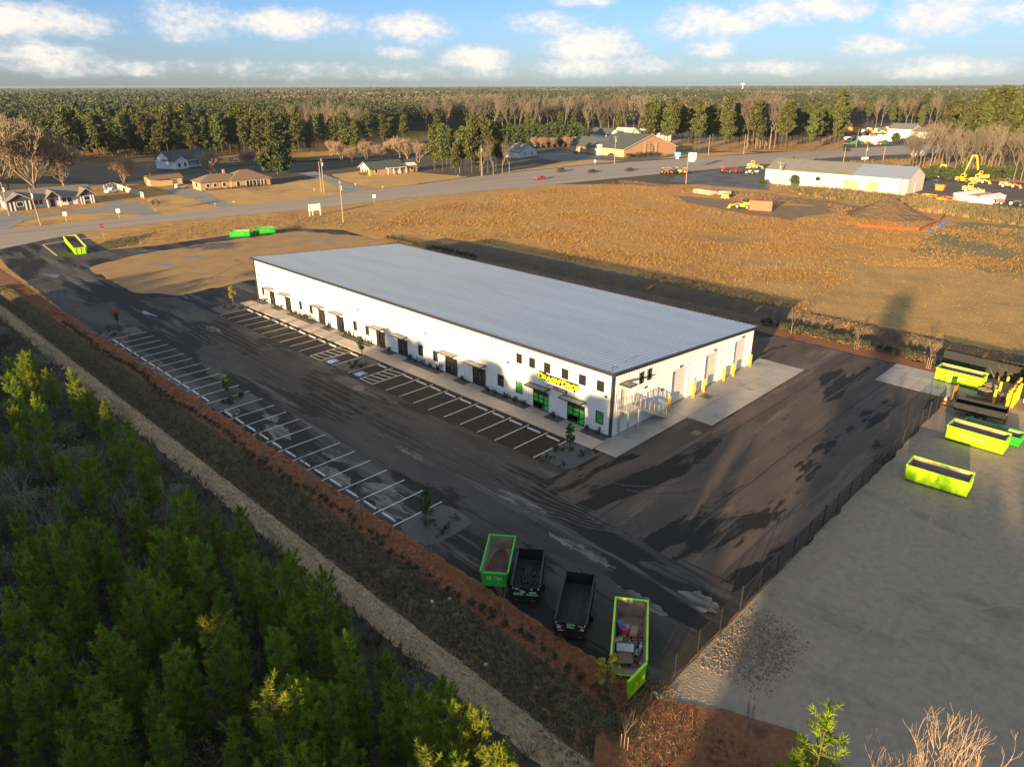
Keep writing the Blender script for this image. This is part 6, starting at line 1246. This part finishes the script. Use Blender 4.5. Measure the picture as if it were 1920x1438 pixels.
for (px, py), w in [((93, 580), 'in the mulch bank by the sunlit pile'), ((155, 622), 'in the mulch bank above the russet sapling island'.replace('above', 'before')), ((265, 695), 'in the mulch bank at the fourth mulch side stall'), ((308, 715), 'in the mulch bank short of the middle island'), ((493, 855), 'in the mulch bank at the pale stained stalls'), ((572, 905), 'in the mulch bank beside the long wheel stop run'), ((679, 975), 'in the mulch bank where the stalls end'), ((805, 1050), 'at the mulch corner near the green dumpster'), ((944, 1155), 'in the mulch below the first black trailer'), ((1400, 1380), 'in the mulch bed below the gravel yard'), ((1605, 655), 'in the rear mulch strip beside the hedge'), ((1740, 692), 'in the rear mulch strip by the concrete pad'), ((1483, 626), 'in the rear mulch strip near the building corner'), ((265, 460), 'in the grass strip by the road'), ((568, 427), 'in the grass strip near the billboard'), ((1170, 1405), 'beside the lowest fence post')]:
    sk_.put(0, (*g2(px, py), .02), U(0, 6), U(.8, 1.15), 'bare staked sapling '+w, 'bare staked saplings')
t = round_tree(2.9, .8, 21, 'sapling', M_leafy, .3, .06, 18, 20, 'sapling'); t.location = (*g2(1136, 1292), .03); t['label'] = 'sapling with leaves coloured amber for low sun, beside the open gate of the rubbish dumpster'  # yellow leaf colour carries the sunlight falling on this sapling
pl_ = thing('pallet_stack', '', 'pallets'); b = MB()
for k in range(5):
    for j in range(5): b.b2((-.55+.22*j, -.5, .03+k*.16), (-.55+.22*j+.16, .5, .055+k*.16))
    for j in (-.45, 0, .45): b.b2((-.56, j-.05, .056+k*.16), (.5, j+.05, .155+k*.16))
b.build('pallets', M_wood, pl_); pk2 = Kind([pl_])
for (px, py), w in (((1846, 742), 'behind the black trailer, nearer the lettered dumpster'), ((1853, 733), 'between the single yellow posts'), ((1880, 752), 'at the foot of the packed yellow posts')): pk2.put(0, (*g2(px, py), .01), U(0, 3), 1.1, 'weathered pallet stack '+w, 'pallet stacks behind the black trailer')
b = MB()
for k in range(26): b.tube((U(-1.6, -1.2), U(-.7, .7), .1+.09*(k % 4)), (U(1.2, 1.9), U(-.7, .7), .1+.09*(k % 4)), U(.03, .07), n=6)
o = tag(b.build('pipe_bundle', [M_shb]), 'bundle of brown pipes and timbers on the ground behind the black trailer', 'pipes', kind='stuff'); o.location = (*g2(1838, 752), .01); o.rotation_euler = (0, 0, .5)
# reeds by the yellow posts
V = []; q = np.random.default_rng(3); x, y = g2(1893, 712)
n = 420; C = np.stack([x+q.normal(size=n)*.9, y+q.normal(size=n)*.6, np.zeros(n)], -1); D = q.normal(size=(n, 3))*[.35, .35, 0]+[0, 0, 1.0]; Ln = q.uniform(.9, 2.2, n)[:, None]; sd = q.normal(size=(n, 3))*[.03, .03, 0]
V = np.stack([C-sd, C+sd, C+D*Ln], 1).reshape(-1, 3); M_reed = mat('dry_reeds', (.42, .30, .12), (.3, .21, .08), sc=1, rough=.9, rnd=.2)
tag(link('reeds', npmesh('reeds', V, np.arange(3*n).reshape(-1, 3), M_reed)), 'tall dry reeds standing behind the yellow posts', 'reeds', kind='stuff')
# ------------------------------------------------------------------ near wood of young pines
yp = Kind([young_pine(h, s) for h, s in ((8.0, 1), (7.2, 2), (8.8, 3), (6.2, 4), (7.6, 5))]); PH = [8.0, 7.2, 8.8, 6.2, 7.6]
def s1(L, ox, oy, k): return [(ox+x/k, oy+y/k) for x, y in L]
tops = s1([(400, 10), (620, 200), (280, 310), (460, 300), (730, 330), (1110, 230), (1080, 350), (920, 380), (130, 455), (620, 520), (760, 545), (1140, 460), (1240, 485), (340, 570), (45, 620), (590, 690), (880, 645), (1000, 720), (1330, 630), (470, 790), (560, 860), (820, 880), (1300, 810), (190, 895), (110, 955), (390, 960), (830, 950), (1260, 1065), (20, 1050), (310, 1180), (750, 1215), (500, 1170), (1390, 1060), (660, 1000), (1060, 740), (420, 1040)], 0, 860, 2.4875)
tops += s1([(200, 110), (400, 220), (160, 370), (520, 430), (120, 610), (450, 590), (550, 620), (800, 740), (1150, 890), (1000, 960), (300, 900), (80, 950), (820, 1090), (1220, 1050), (1040, 1345), (1500, 1330), (270, 1345), (560, 1290), (1330, 1080), (850, 890)], 480, 1000, 3.283)
tops += s1([(170, 480), (530, 620), (640, 760), (250, 800), (770, 860), (100, 890), (950, 990), (850, 1190), (1100, 1200), (700, 1210), (610, 1290), (60, 640)], 0, 540, 3.994)
spots = []
for k, (px, py) in enumerate(tops):
    i = k % 5; sc_ = U(.82, 1.08)*(.85 if py < 900 else 1.0); x, y = g2(px, py, PH[i]*sc_*.98)
    if y > -34.9: continue
    spots.append((x, y)); yp.put(i, (x, y, .03), U(0, 6.28), sc_, 'young pine with upright yellow green needles in the crowded stand beside the mown path', 'young pines beside the mown path')
r = random.Random(5)
for k in range(2500):      # smaller pines between and beside them
    x = r.uniform(-75, 26); y = r.uniform(-62, -35.4)
    if len(spots) > 262: break
    if min(math.hypot(x-a, y-c) for a, c in spots) < (1.45 if x > -25 else 1.9): continue
    if x < -14 and r.random() < .86: continue
    dd = math.hypot(x-CX, y-CYY); sc_ = U(.55, .9); f_ = CZ/(CZ-PH[k % 5]*sc_)
    if dd < 16 or CYY+(y-CYY)*f_ > -34.6: continue
    spots.append((x, y)); yp.put(k, (x, y, .03), U(0, 6.28), sc_, 'young pine with upright yellow green needles in the crowded stand beside the mown path', 'young pines beside the mown path')
for k in range(30):      # the rest of the stand, beside and under the view
    x, y = r.uniform(-120, 30), r.uniform(-95, -50)
    if min(math.hypot(x-a, y-c) for a, c in spots) < 2.6: continue
    dd = math.hypot(x-CX, y-CYY)
    if dd < 14: continue
    spots.append((x, y)); yp.put(k, (x, y, .03), U(0, 6.28), U(.75, 1.05), 'young pine with upright yellow green needles in the crowded stand beside the mown path', 'young pines beside the mown path')
# shrubs and small bare trees among the pines
gs = Kind([tag(link('wild_shrub', shrub_mesh(2.4, 2.4, s, M_brush, 26, 60, .055)), cat='shrub') for s in (11, 12, 13)])
for k in range(190):
    f = r.random(); x = r.uniform(-90, 18); y = r.uniform(-62, -36.5)
    if x > -12 and r.random() < .5: continue
    gs.put(k, (x, y, .03), U(0, 6), (U(.6, 1.3), U(.6, 1.3), U(.6, 1.25)), 'grey green wild shrub filling the gaps among the young pines', 'wild shrubs among the young pines')
gs.end()
bt = Kind([bare_tree(5.5, s, .32, 4, 'bare_tree', M_bareb, .014, .25, (2, 3), .2) for s in (31, 32)])
for k, (px, py) in enumerate([(60, 950), (90, 985), (370, 960), (395, 1000), (240, 920), (560, 1090), (770, 1270), (140, 1230), (420, 1290), (300, 935), (30, 900), (270, 1080), (450, 1060), (120, 900), (200, 985)]):
    x, y = g2(px, py, 4.5); bt.put(k, (x, min(y, -35.8), .03), U(0, 6), U(.7, 1.1), 'thin bare grey tree standing among the young pines', 'thin bare trees among the young pines')
# the lit pine and bare crowns by the gravel yard
p9 = young_pine(10.5, 77); x, y = g2(1552, 1345, 10.3); p9.location = (x, y, 0); p9.scale = (1.25, 1.25, 1.0); p9['label'] = 'sunlit yellow green pine at the corner of the gravel yard and mulch bed'
p9 = None
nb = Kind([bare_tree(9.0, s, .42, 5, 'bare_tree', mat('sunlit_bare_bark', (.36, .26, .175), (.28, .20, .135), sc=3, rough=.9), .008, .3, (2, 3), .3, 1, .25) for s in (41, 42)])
for k, (px, py, w) in enumerate([(1748, 1372, 'first sunlit bare crown reaching over the gravel yard, with dense orange twigs'), (1845, 1392, 'second sunlit bare crown reaching over the gravel yard, more open'), (1665, 1432, 'lowest bare crown between the sunlit pine and the taller bare crowns')]):
    x, y = g2(px, py, 8.6); nb.put(k, (x, y, 0), U(0, 6), 1, w, None)
# grasses: verge, wood floor, field
def tufts(name, XY, H, W, m, blades=5, lab=None, cat='grass', lean=.35, seed=0):
    q = np.random.default_rng(seed); n = len(XY); k = n*blades; C = np.repeat(np.c_[XY, HT(XY[:, 0], XY[:, 1])], blades, 0)+np.c_[q.normal(size=(k, 2))*W*.55, np.zeros(k)]
    D = q.normal(size=(k, 3))*[lean, lean, 0]+[0, 0, 1]; L = (np.repeat(H, blades)*q.uniform(.5, 1.15, k))[:, None]; s_ = q.normal(size=(k, 3)); s_[:, 2] = 0; s_ /= np.linalg.norm(s_, axis=1)[:, None]; s_ *= W*.32
    V = np.stack([C-s_, C+s_, C+D*L], 1).reshape(-1, 3); V[:, 2] += .02
    return tag(link(name, npmesh(name, V, np.arange(3*k).reshape(-1, 3), m, q.integers(0, len(m), n).repeat(blades) if isinstance(m, list) else None)), lab, cat, kind='stuff')
def scatter(n, x0, x1, y0, y1, ok=None, seed=0):
    q = np.random.default_rng(seed); X = q.uniform(x0, x1, n); Y = q.uniform(y0, y1, n)
    if ok is not None: k = ok(X, Y); X, Y = X[k], Y[k]
    return np.c_[X, Y]
M_gr = [mat('gold_grass', (.33, .185, .045), (.24, .13, .034), sc=.05, rough=.9), mat('rust_grass', (.22, .11, .032), (.155, .078, .024), sc=.05, rough=.9), mat('straw_grass', (.35, .225, .068), (.27, .17, .052), sc=.05, rough=.9)]
M_wd = [mat('weed_green', (.085, .11, .038), (.06, .08, .028), sc=.3, rough=.9), mat('weed_grey', (.27, .225, .15), (.2, .17, .115), sc=.3, rough=.9), mat('weed_tan', (.24, .175, .09), (.18, .135, .07), sc=.3, rough=.9)]
P = scatter(26000, -120, 23.5, -32.2, -28.7, seed=1); tufts('weeds', P, np.full(len(P), .30), .10, M_wd, 6, 'grey and green weeds on the verge beside the ditch', 'weeds', .5, 1)
P = scatter(15000, -120, 34, -34.4, -32.3, seed=2); tufts('grass', P, np.full(len(P), .10), .10, [M_wd[2], mat('path_straw', (.34, .28, .18), (.26, .21, .135), sc=.3, rough=.9), M_wd[1]], 4, 'cut dry grass on the mown path', 'grass', .9, 2)
P = scatter(14000, -120, 40, -60, -34.3, seed=3); tufts('undergrowth', P, np.full(len(P), .75), .14, [mat('thicket_brown', (.10, .075, .06), (.07, .055, .045), sc=.3, rough=.95), mat('thicket_grey', (.12, .105, .085), (.09, .08, .065), sc=.3, rough=.95), M_wd[0]], 6, 'brown undergrowth on the floor of the pine stand', 'undergrowth', .45, 3)
P = scatter(3600, 20, 46, -34, -24.5, lambda X, Y: (Y < -25.5-.0*X) | (X < 24), seed=4); P = P[(P[:, 1] < -24.3) & ~((P[:, 0] > 31) & (P[:, 1] > -24.5))]; tufts('weeds', P, np.full(len(P), .22), .09, [M_mulch, M_wd[2], M_wd[0]], 5, 'low weeds in the mulch bed below the gravel yard', 'weeds', .6, 4)
P = scatter(9000, -120, 22.6, -29.6, -26.3, seed=14); tufts('pine_straw', P, np.full(len(P), .09), .10, [M_mulch, mat('straw_dark', (.14, .05, .02), rough=.95)], 5, 'loose red pine straw on the mulch bank', 'mulch', 1.6, 14)
def inpoly(X, Y, Pq):
    c = np.zeros(len(X), bool); j = len(Pq)-1
    for i in range(len(Pq)):
        xi, yi = Pq[i]; xj, yj = Pq[j]; cond = ((yi > Y) != (yj > Y)) & (X < (xj-xi)*(Y-yi)/((yj-yi) or 1e-9)+xi); c ^= cond; j = i
    return c
FLD = [g2(*q) for q in [(700, 432), (760, 395), (1000, 358), (1180, 340), (1290, 352), (1440, 366), (1560, 382), (1650, 402), (1700, 410), (1990, 440), (1990, 560), (1850, 505), (1650, 500), (1560, 545), (1500, 590), (1300, 548), (1100, 498), (880, 450)]]
TRK = [g2(*q) for q in [(1260, 362), (1330, 368), (1440, 380), (1540, 384), (1580, 398), (1480, 416), (1380, 402), (1290, 384)]]
xs_ = [p[0] for p in FLD]; ys_ = [p[1] for p in FLD]
P = scatter(90000, min(xs_), max(xs_), min(ys_), max(ys_), lambda X, Y: inpoly(X, Y, FLD) & ~inpoly(X, Y, TRK), seed=5); q = np.random.default_rng(6)
cl = np.sin(P[:, 0]*.21+2*np.sin(P[:, 1]*.13))+np.sin(P[:, 1]*.27+1.7*np.sin(P[:, 0]*.09)); keep = q.uniform(size=len(P)) < np.clip(.45+.38*cl, .08, 1); P = P[keep]
tufts('dry_grass', P, q.uniform(.22, .6, len(P)), .14, M_gr, 4, 'tall golden dry grass covering the field behind the building', 'grass', .45, 6)
P = scatter(9000, -20, 62, 55.5, 125, lambda X, Y: np.ones(len(X), bool), seed=7); tufts('dry_grass', P, np.full(len(P), .16), .12, M_gr, 4, 'short dry grass on the grazed part of the field', 'grass', .7, 7)
P = scatter(6000, -175, -95, -24, 75, lambda X, Y: inpoly(X, Y, [g2(*k) for k in [(190, 448), (300, 425), (450, 412), (600, 400), (690, 398), (720, 432), (690, 440), (640, 428), (560, 426), (450, 434), (300, 457), (210, 466)]]), seed=8); tufts('dry_grass', P, np.full(len(P), .28), .16, M_gr+[M_wd[0]], 6, 'dry grass between the road and the car park', 'grass', .6, 8)
P = scatter(3600, -6, 60, 47, 57, seed=9); tufts('dry_grass', P, np.full(len(P), .16), .12, [M_gr[0], M_gr[2], M_wd[2]], 5, 'dry grass on the banks of the swale behind the building', 'grass', .6, 9)
WKS = [g2(*k) for k in [(1460, 352), (1560, 358), (1600, 362), (1720, 374), (1990, 410), (1990, 436), (1780, 404), (1700, 394), (1600, 380), (1500, 366)]]
P = scatter(9000, min(p[0] for p in WKS), max(p[0] for p in WKS), min(p[1] for p in WKS), max(p[1] for p in WKS), lambda X, Y: inpoly(X, Y, WKS), seed=10); tufts('bramble', P, q.uniform(.6, 2.0, len(P)), .45, [mat('bramble_olive', (.13, .125, .05), (.10, .095, .04), sc=.2, rough=.95), mat('bramble_tan', (.28, .2, .10), (.22, .16, .08), sc=.2, rough=.95)], 6, 'olive bramble along the foot of the cream workshop', 'bramble', .5, 10)
P = scatter(5000, *[f(p[i] for p in [g2(*k) for k in [(1570, 300), (1760, 296), (1760, 325), (1700, 332), (1560, 318)]]) for i in (0, 1) for f in (min, max)], lambda X, Y: inpoly(X, Y, [g2(*k) for k in [(1570, 306), (1760, 298), (1790, 322), (1700, 328), (1560, 316)]]), seed=12); tufts('bramble', P, q.uniform(.4, 1.6, len(P)), .5, [M_wd[2], M_wd[0], M_gr[1]], 5, 'brown scrub between the road and the workshop roof', 'bramble', .5, 12)
# ------------------------------------------------------------------ trees of the middle distance
tp = Kind([tall_pine(h, s, b_, w_) for h, s, b_, w_ in ((24, 1, .30, .16), (26, 2, .27, .15), (22, 3, .20, .18), (27, 4, .42, .13), (20, 5, .15, .19), (25, 6, .34, .16))]); TH = [24, 26, 22, 27, 20, 25]
tb = Kind([bare_tree(19, s, .34, 5, 'bare_tree', m_, .035, .3, (2, 4), .22) for s, m_ in ((61, M_bareb), (62, M_warmb), (63, M_bareb))])
rb = Kind([bare_tree(8.5, s, .62, 5, 'bare_tree', mat('tan_twigs', (.38, .27, .18), (.28, .20, .135), sc=3, rough=.95, rnd=.3), .022, .14, (3, 5), .22, 2, .26) for s in (71, 72)])
big = bare_tree(16, 81, .55, 6, 'bare_tree', M_warmb, .04, .12, (3, 4), .12, 2, .27); bg_ = Kind([big])
ok_ = Kind([round_tree(8.5, 4.4, 91, 'evergreen_tree', M_oak, .18, .28, 90, 40), round_tree(11, 4.2, 92, 'evergreen_tree', M_oak, .14, .3, 90, 40)])
bg_.put(0, (*g2(70, 372), 0), 1.0, 2.0, 'huge spreading bare tree with ruddy twigs behind the white bungalow', None)
bg_.put(0, (*g2(18, 365), 0), 2.4, 1.8, 'big bare tree at the picture edge'.replace('at the picture edge', 'partly hidden behind the spreading ruddy one'), None)
bg_.put(0, (*g2(120, 356), 0), 4.4, 1.15, 'smaller ruddy bare tree beside the huge spreading one', None)
rb.put(0, (*g2(234, 350), 0), 0, 1.5, 'round bare tree beside the white vinyl fence', None); rb.put(1, (*g2(404, 336), 0), 1, 1.6, 'rounded pinkish bare tree before the shaded grey house', None); rb.put(0, (*g2(473, 320), 0), 2, 1.4, 'rounded bare tree between the shaded drive and the evergreen', None); rb.put(1, (*g2(292, 396), 0), 3, .55, 'small bare tree by the frontage pavement corner', None)
ok_.put(0, (*g2(521, 328), 0), 0, 1.5, 'broad round evergreen tree behind the brick ranch house', None)
for k, (px, py, s_) in enumerate([(640, 300, 1.0), (660, 306, .9), (688, 300, 1.1), (712, 303, .9), (737, 300, 1.1), (765, 302, 1.2), (785, 305, 1.1), (620, 292, .9), (750, 296, 1.2)]): rb.put(k, (*g2(px, py), 0), U(0, 6), s_*1.25, 'bare brown tree in the thicket behind the small white gabled ranch house', 'bare thicket behind the ranch house')
for k in range(11): rb.put(k, (*g2(1003+k*10.5, 276+U(-2, 1)), 0), U(0, 6), U(.75, .95), 'small rounded russet tree in the row before the dark evergreens', 'russet trees near the church')
PL = 'tall pine'; VIS = []
def pine(px, py, lb, gr, sc_=1.0, k=None): sc_ *= .80*U(.88, 1.1); tp.put(random.randrange(6) if k is None else k, (*g2(px, py), 0), U(0, 6.28), (sc_*U(.9, 1.2),)*2+(sc_*U(.9, 1.1),), lb, gr)
def bare(px, py, lb, gr, sc_=1.0): tb.put(random.randrange(3), (*g2(px, py), 0), U(0, 6.28), sc_*.84*U(.85, 1.12), lb, gr)
for k in range(155):   # dark wood beyond the shaded meadow
    px = 95+470*((k*0.618) % 1); row = k % 4; pine(px, 297-.018*(px-95)-row*5.5+U(-1.5, 1.5), 'tall dark pine in the dense wood beyond the shaded meadow', 'dark pine wood beyond the meadow', 1.06, [2, 4, 1, 2, 5, 0, 4][k % 7])
for px, py in [(8, 330), (30, 322), (50, 315), (75, 310), (95, 305), (15, 305), (60, 298), (-15, 320), (-30, 335)]: pine(px, py, 'tall pine rising behind the huge bare tree', 'pines behind the huge bare tree', 1.0)
for k in range(18): px = 540+150*((k*.618) % 1); (pine if k % 3 == 0 else bare)(px, 284-(k % 3)*5, *( ('pine in the mixed wood behind the thicket', 'pines of the mixed wood', 1.0) if k % 3 == 0 else ('tall bare grey tree in the mixed wood behind the thicket', 'bare trees of the mixed wood', 1.2)))
for px, py, s_ in [(648, 283, 1.0), (690, 282, 1.0), (720, 280, 1.05), (735, 276, 1.0), (668, 280, .95), (760, 282, .9)]: pine(px, py, 'pine in the mixed wood behind the thicket', 'pines of the mixed wood', s_)
for px, py, s_ in [(815, 320, .98), (830, 323, .95), (846, 318, .9), (868, 325, 1.05), (885, 326, 1.1), (900, 322, 1.08), (915, 327, 1.05), (930, 322, .95), (855, 328, .6), (895, 314, 1.1), (838, 312, 1.0), (940, 312, .85)]: pine(px, py, 'tall pine in the clump standing close to the road', 'roadside pine clump', s_)
for px, py, s_ in [(862, 326, .7), (905, 330, .6), (925, 330, .75), (942, 328, .7), (955, 325, .6), (850, 316, .85)]: bare(px, py, 'bare vine hung tree among the roadside pine clump', 'bare trees of the roadside clump', s_)
for k in range(13): ok_.put(1, (*g2(945+k*12.5, 274-(k % 2)*4), 0), U(0, 6), U(1.0, 1.3), 'dark dense evergreen in the belt beside the church', 'dark evergreens beside the church')
for k in range(46): px = 800+420*((k*.618) % 1); bare(px, 252-(k % 4)*4+U(-1, 1), 'tall bare grey brown tree in the leafless wood behind the church', 'leafless wood behind the church', 1.35)
for px, py in [(1000, 262), (1050, 258), (1130, 252), (1160, 256), (990, 258), (1100, 250), (820, 262), (1075, 252)]: pine(px, py, 'lone pine among the leafless wood behind the church', 'lone pines in the leafless wood', .95)
for k in range(44):
    px = 1212+366*((k*.618) % 1); pine(px, 283-(k % 3)*6-.006*(px-1212)*(k % 2), 'tall straight pine with bare lower trunk in the row beyond the road bend', 'pine row beyond the road bend', 1.18+.08*(k % 3 == 0), [0, 1, 3, 5][k % 4])
for k in range(16): px = 1400+60*((k*.618) % 1); bare(px, 279-(k % 3)*5, 'bare tree in the gap of the pine row beyond the road bend', 'bare trees in the pine row', 1.4)
for k in range(18): px = 1590+190*((k*.618) % 1); (bare if k % 2 else pine)(px, 240-(k % 3)*3, *(('bare tree behind the distant farm machine dealer', 'bare trees behind the dealer', 1.3) if k % 2 else ('pine behind the distant farm machine dealer', 'pines behind the dealer', 1.1)))
for k in range(30): px = 1700+240*((k*.618) % 1); bare(px, 331-(k % 4)*8+.04*(px-1700), 'tall bare tree with pale trunk in the wood behind the excavators', 'bare wood behind the excavators', .92)
for k in range(30): px = 1765+220*((k*.618) % 1); pine(px, 300-(k % 4)*7+.02*(px-1765), 'tall green pine behind the bare wood at the excavators', 'pines behind the excavator yard', 1.42)
for k in range(26): ok_.put(0, (*g2(1690+240*((k*.618) % 1), 336-(k % 2)*4+U(-1, 2)), 0), U(0, 6), U(.35, .6), 'low green bush under the bare wood behind the excavators', 'bushes under the bare wood')
ok_.put(1, (*g2(1678, 270), 0), 0, .6, 'round dark bush before the far white dealer building', None); ok_.put(0, (*g2(1707, 276), 0), 0, .75, 'olive tree with a bare trunk before the far dealer building', None); ok_.put(1, (*g2(1488, 350), 0), 0, .38, 'small green tree against the cream workshop wall', None); ok_.put(0, (*g2(1429, 348), 0), 0, .3, 'clipped green bush at the corner of the cream workshop', None)
# the trees behind the drone, whose long shadows lie over the car park
def caster(x, y, H, kind=None): k = random.randrange(6) if kind is None else kind; tp.put(k, (x, y, 0), U(0, 6.28), H/TH[k], 'tall pine of the wood south of the gravel yard', 'pines south of the gravel yard')
r = random.Random(21)
TE = math.tan(R(SUN_EL)); KX, KY = math.cos(R(SUN_AZ)), math.sin(R(SUN_AZ))
def shade(w, yend, yc, narrow=None):
    """a pine at y = yc whose shadow ends at y = yend on the ground, w metres across the light"""
    x = (w+KX*yc)/KY; H = (yend-yc)/KY*TE; k = r.choice([2, 4, 0, 5]) if narrow is None else narrow
    o = tp.put(k, (x, yc, 0), r.uniform(0, 6.28), (H/TH[k]*(.9 if narrow is None else .7),)*2+(H/TH[k],), 'tall pine of the wood south of the gravel yard', 'pines south of the gravel yard'); o.name = 'woodland_pine'
w = -110.0; i = 0
while w < 78:
    lump = r.uniform(-1, 1); i += 1
    if w < -60: ye = -7+3*lump
    elif w < -38: ye = -9.5+4*lump
    elif w < -20: ye = 11+10*lump+(5 if i % 3 == 0 else 0)
    elif w < 1: ye = 18+11*lump
    elif w < 9: ye = 12+10*lump
    elif w < 22.0: ye = -100 if abs(w-14.8) > .9 else -9
    elif w < 25: ye = 13+5*lump
    elif w < 32: ye = 15+4*lump
    elif w < 38: ye = 12+5*lump if i % 3 else -5
    else: ye = 12+10*lump if i % 4 > 1 else -60
    if ye > -50: shade(w, ye, (-112, -119, -127)[i % 3]+r.uniform(-2, 2))
    w += r.uniform(1.5, 2.3)
for w, ye in ((22.7, 80),): shade(w, ye, -121, 3)
for k in range(40): shade(-100+k*3.4 if k < 33 else 21+(k-33)*3, -42 if k < 33 else -30, -138+r.uniform(-3, 3))
for k in range(37): w = -372+k*3.2; shade(w, (146 if w > -302 else 76)+r.uniform(-9, 6), -62-(k % 2)*6)
for K in (tp, tb, rb, bg_, ok_, yp, bt, nb, sk_): K.end()
# ------------------------------------------------------------------ the far forest
def forest(name, lab, mats, r0, r1, dens, face, per, h, wood, seed, a0=-44, a1=44):
    q = np.random.default_rng(seed); n = int(dens); rad = np.sqrt(q.uniform(r0*r0, r1*r1, n)); an = CY-np.radians(q.uniform(a0, a1, n)); X = CX+rad*np.cos(an); Y = CYY+rad*np.sin(an)
    d = np.stack([X-CX, Y-CYY, np.full(n, -CZ)], -1); zz = d@_fw; px = 960+CF*(d@_r2)/zz; py = 719-CF*(d@_u2)/zz
    base = np.interp(px, [-200, 90, 560, 700, 800, 1200, 1560, 1590, 1760, 1800, 2100], [290, 272, 268, 268, 246, 240, 262, 230, 230, 268, 280]); road_ = (np.abs(px-1700-(py-262)*-6) < 20+(py-225)*.8) & (py > 236)
    pat = np.sin(X*.006+1.3*np.sin(Y*.004))+np.sin(Y*.0051+X*.0023)+.9*np.sin(X*.017+Y*.013)+q.normal(size=n)*.55
    ok = (py < base) & ~road_ & ((pat > .55) == (wood == 'bare')); X, Y, rad = X[ok], Y[ok], rad[ok]; n = len(X)
    Hh = h*q.uniform(.8, 1.15, n); C = np.repeat(np.c_[X, Y, Hh*.68], per, 0); k = len(C); sp_ = np.repeat(Hh, per)
    C = C+q.normal(size=(k, 3))*np.c_[sp_*.13+face*.4, sp_*.13+face*.4, sp_*.14]; V, F = quads(C, face, .1, .7, q)
    mi = np.repeat(q.integers(0, len(mats), n), per); return tag(link(name, npmesh(name, V, F, mats, mi)), lab, 'forest', kind='stuff')
M_f = [mat('far_pine_a', (.036, .050, .018), rough=.9), mat('far_pine_b', (.026, .038, .015), rough=.9), mat('far_pine_c', (.050, .060, .021), rough=.9)]; M_fb = [mat('far_bare_a', (.14, .11, .082), rough=.95), mat('far_bare_b', (.17, .135, .10), rough=.95), mat('far_bare_c', (.095, .076, .056), rough=.95)]
for k, (r0, r1, n, fc, per, h) in enumerate([(430, 900, 12000, .7, 60, 22), (900, 2000, 17000, 1.6, 26, 20), (2000, 4500, 19000, 4.0, 9, 18), (4500, 11000, 15000, 9.0, 7, 17)]):
    forest('pine_forest', ['pine wood covering the flat land just beyond the houses and church', 'dark green pine forest farther out', 'hazy pine forest near the horizon', 'faint blue green forest on the horizon line'][k], M_f, r0, r1, n, fc, per, h, 'pine', 100+k)
    if k < 3: forest('bare_forest', ['grey brown leafless wood just beyond the houses and church', 'tan leafless patches in the farther forest', 'pale leafless streaks near the horizon'][k], M_fb, r0, r1, n, fc*.8, per, h*.92, 'bare', 200+k)
# ------------------------------------------------------------------ air
hb = MB().b2((-11500, -11500, -2.0), (11500, 12500, 40)); hm = bpy.data.materials.new('haze'); hm.use_nodes = True; t = hm.node_tree; t.nodes.clear(); vo = N('ShaderNodeVolumePrincipled', t); vo.inputs['Color'].default_value = (.42, .54, .68, 1); vo.inputs['Density'].default_value = HAZE; vo.inputs['Anisotropy'].default_value = 0.0; oo = N('ShaderNodeOutputMaterial', t); LK(vo.outputs[0], oo.inputs['Volume'], t)
hz_o = tag(hb.build('haze', hm), 'thin pale haze over the whole landscape', 'haze', kind='stuff')
for o in COL.objects:
    if o.type == 'MESH' and not o.data.materials: print('nomat', o.name)
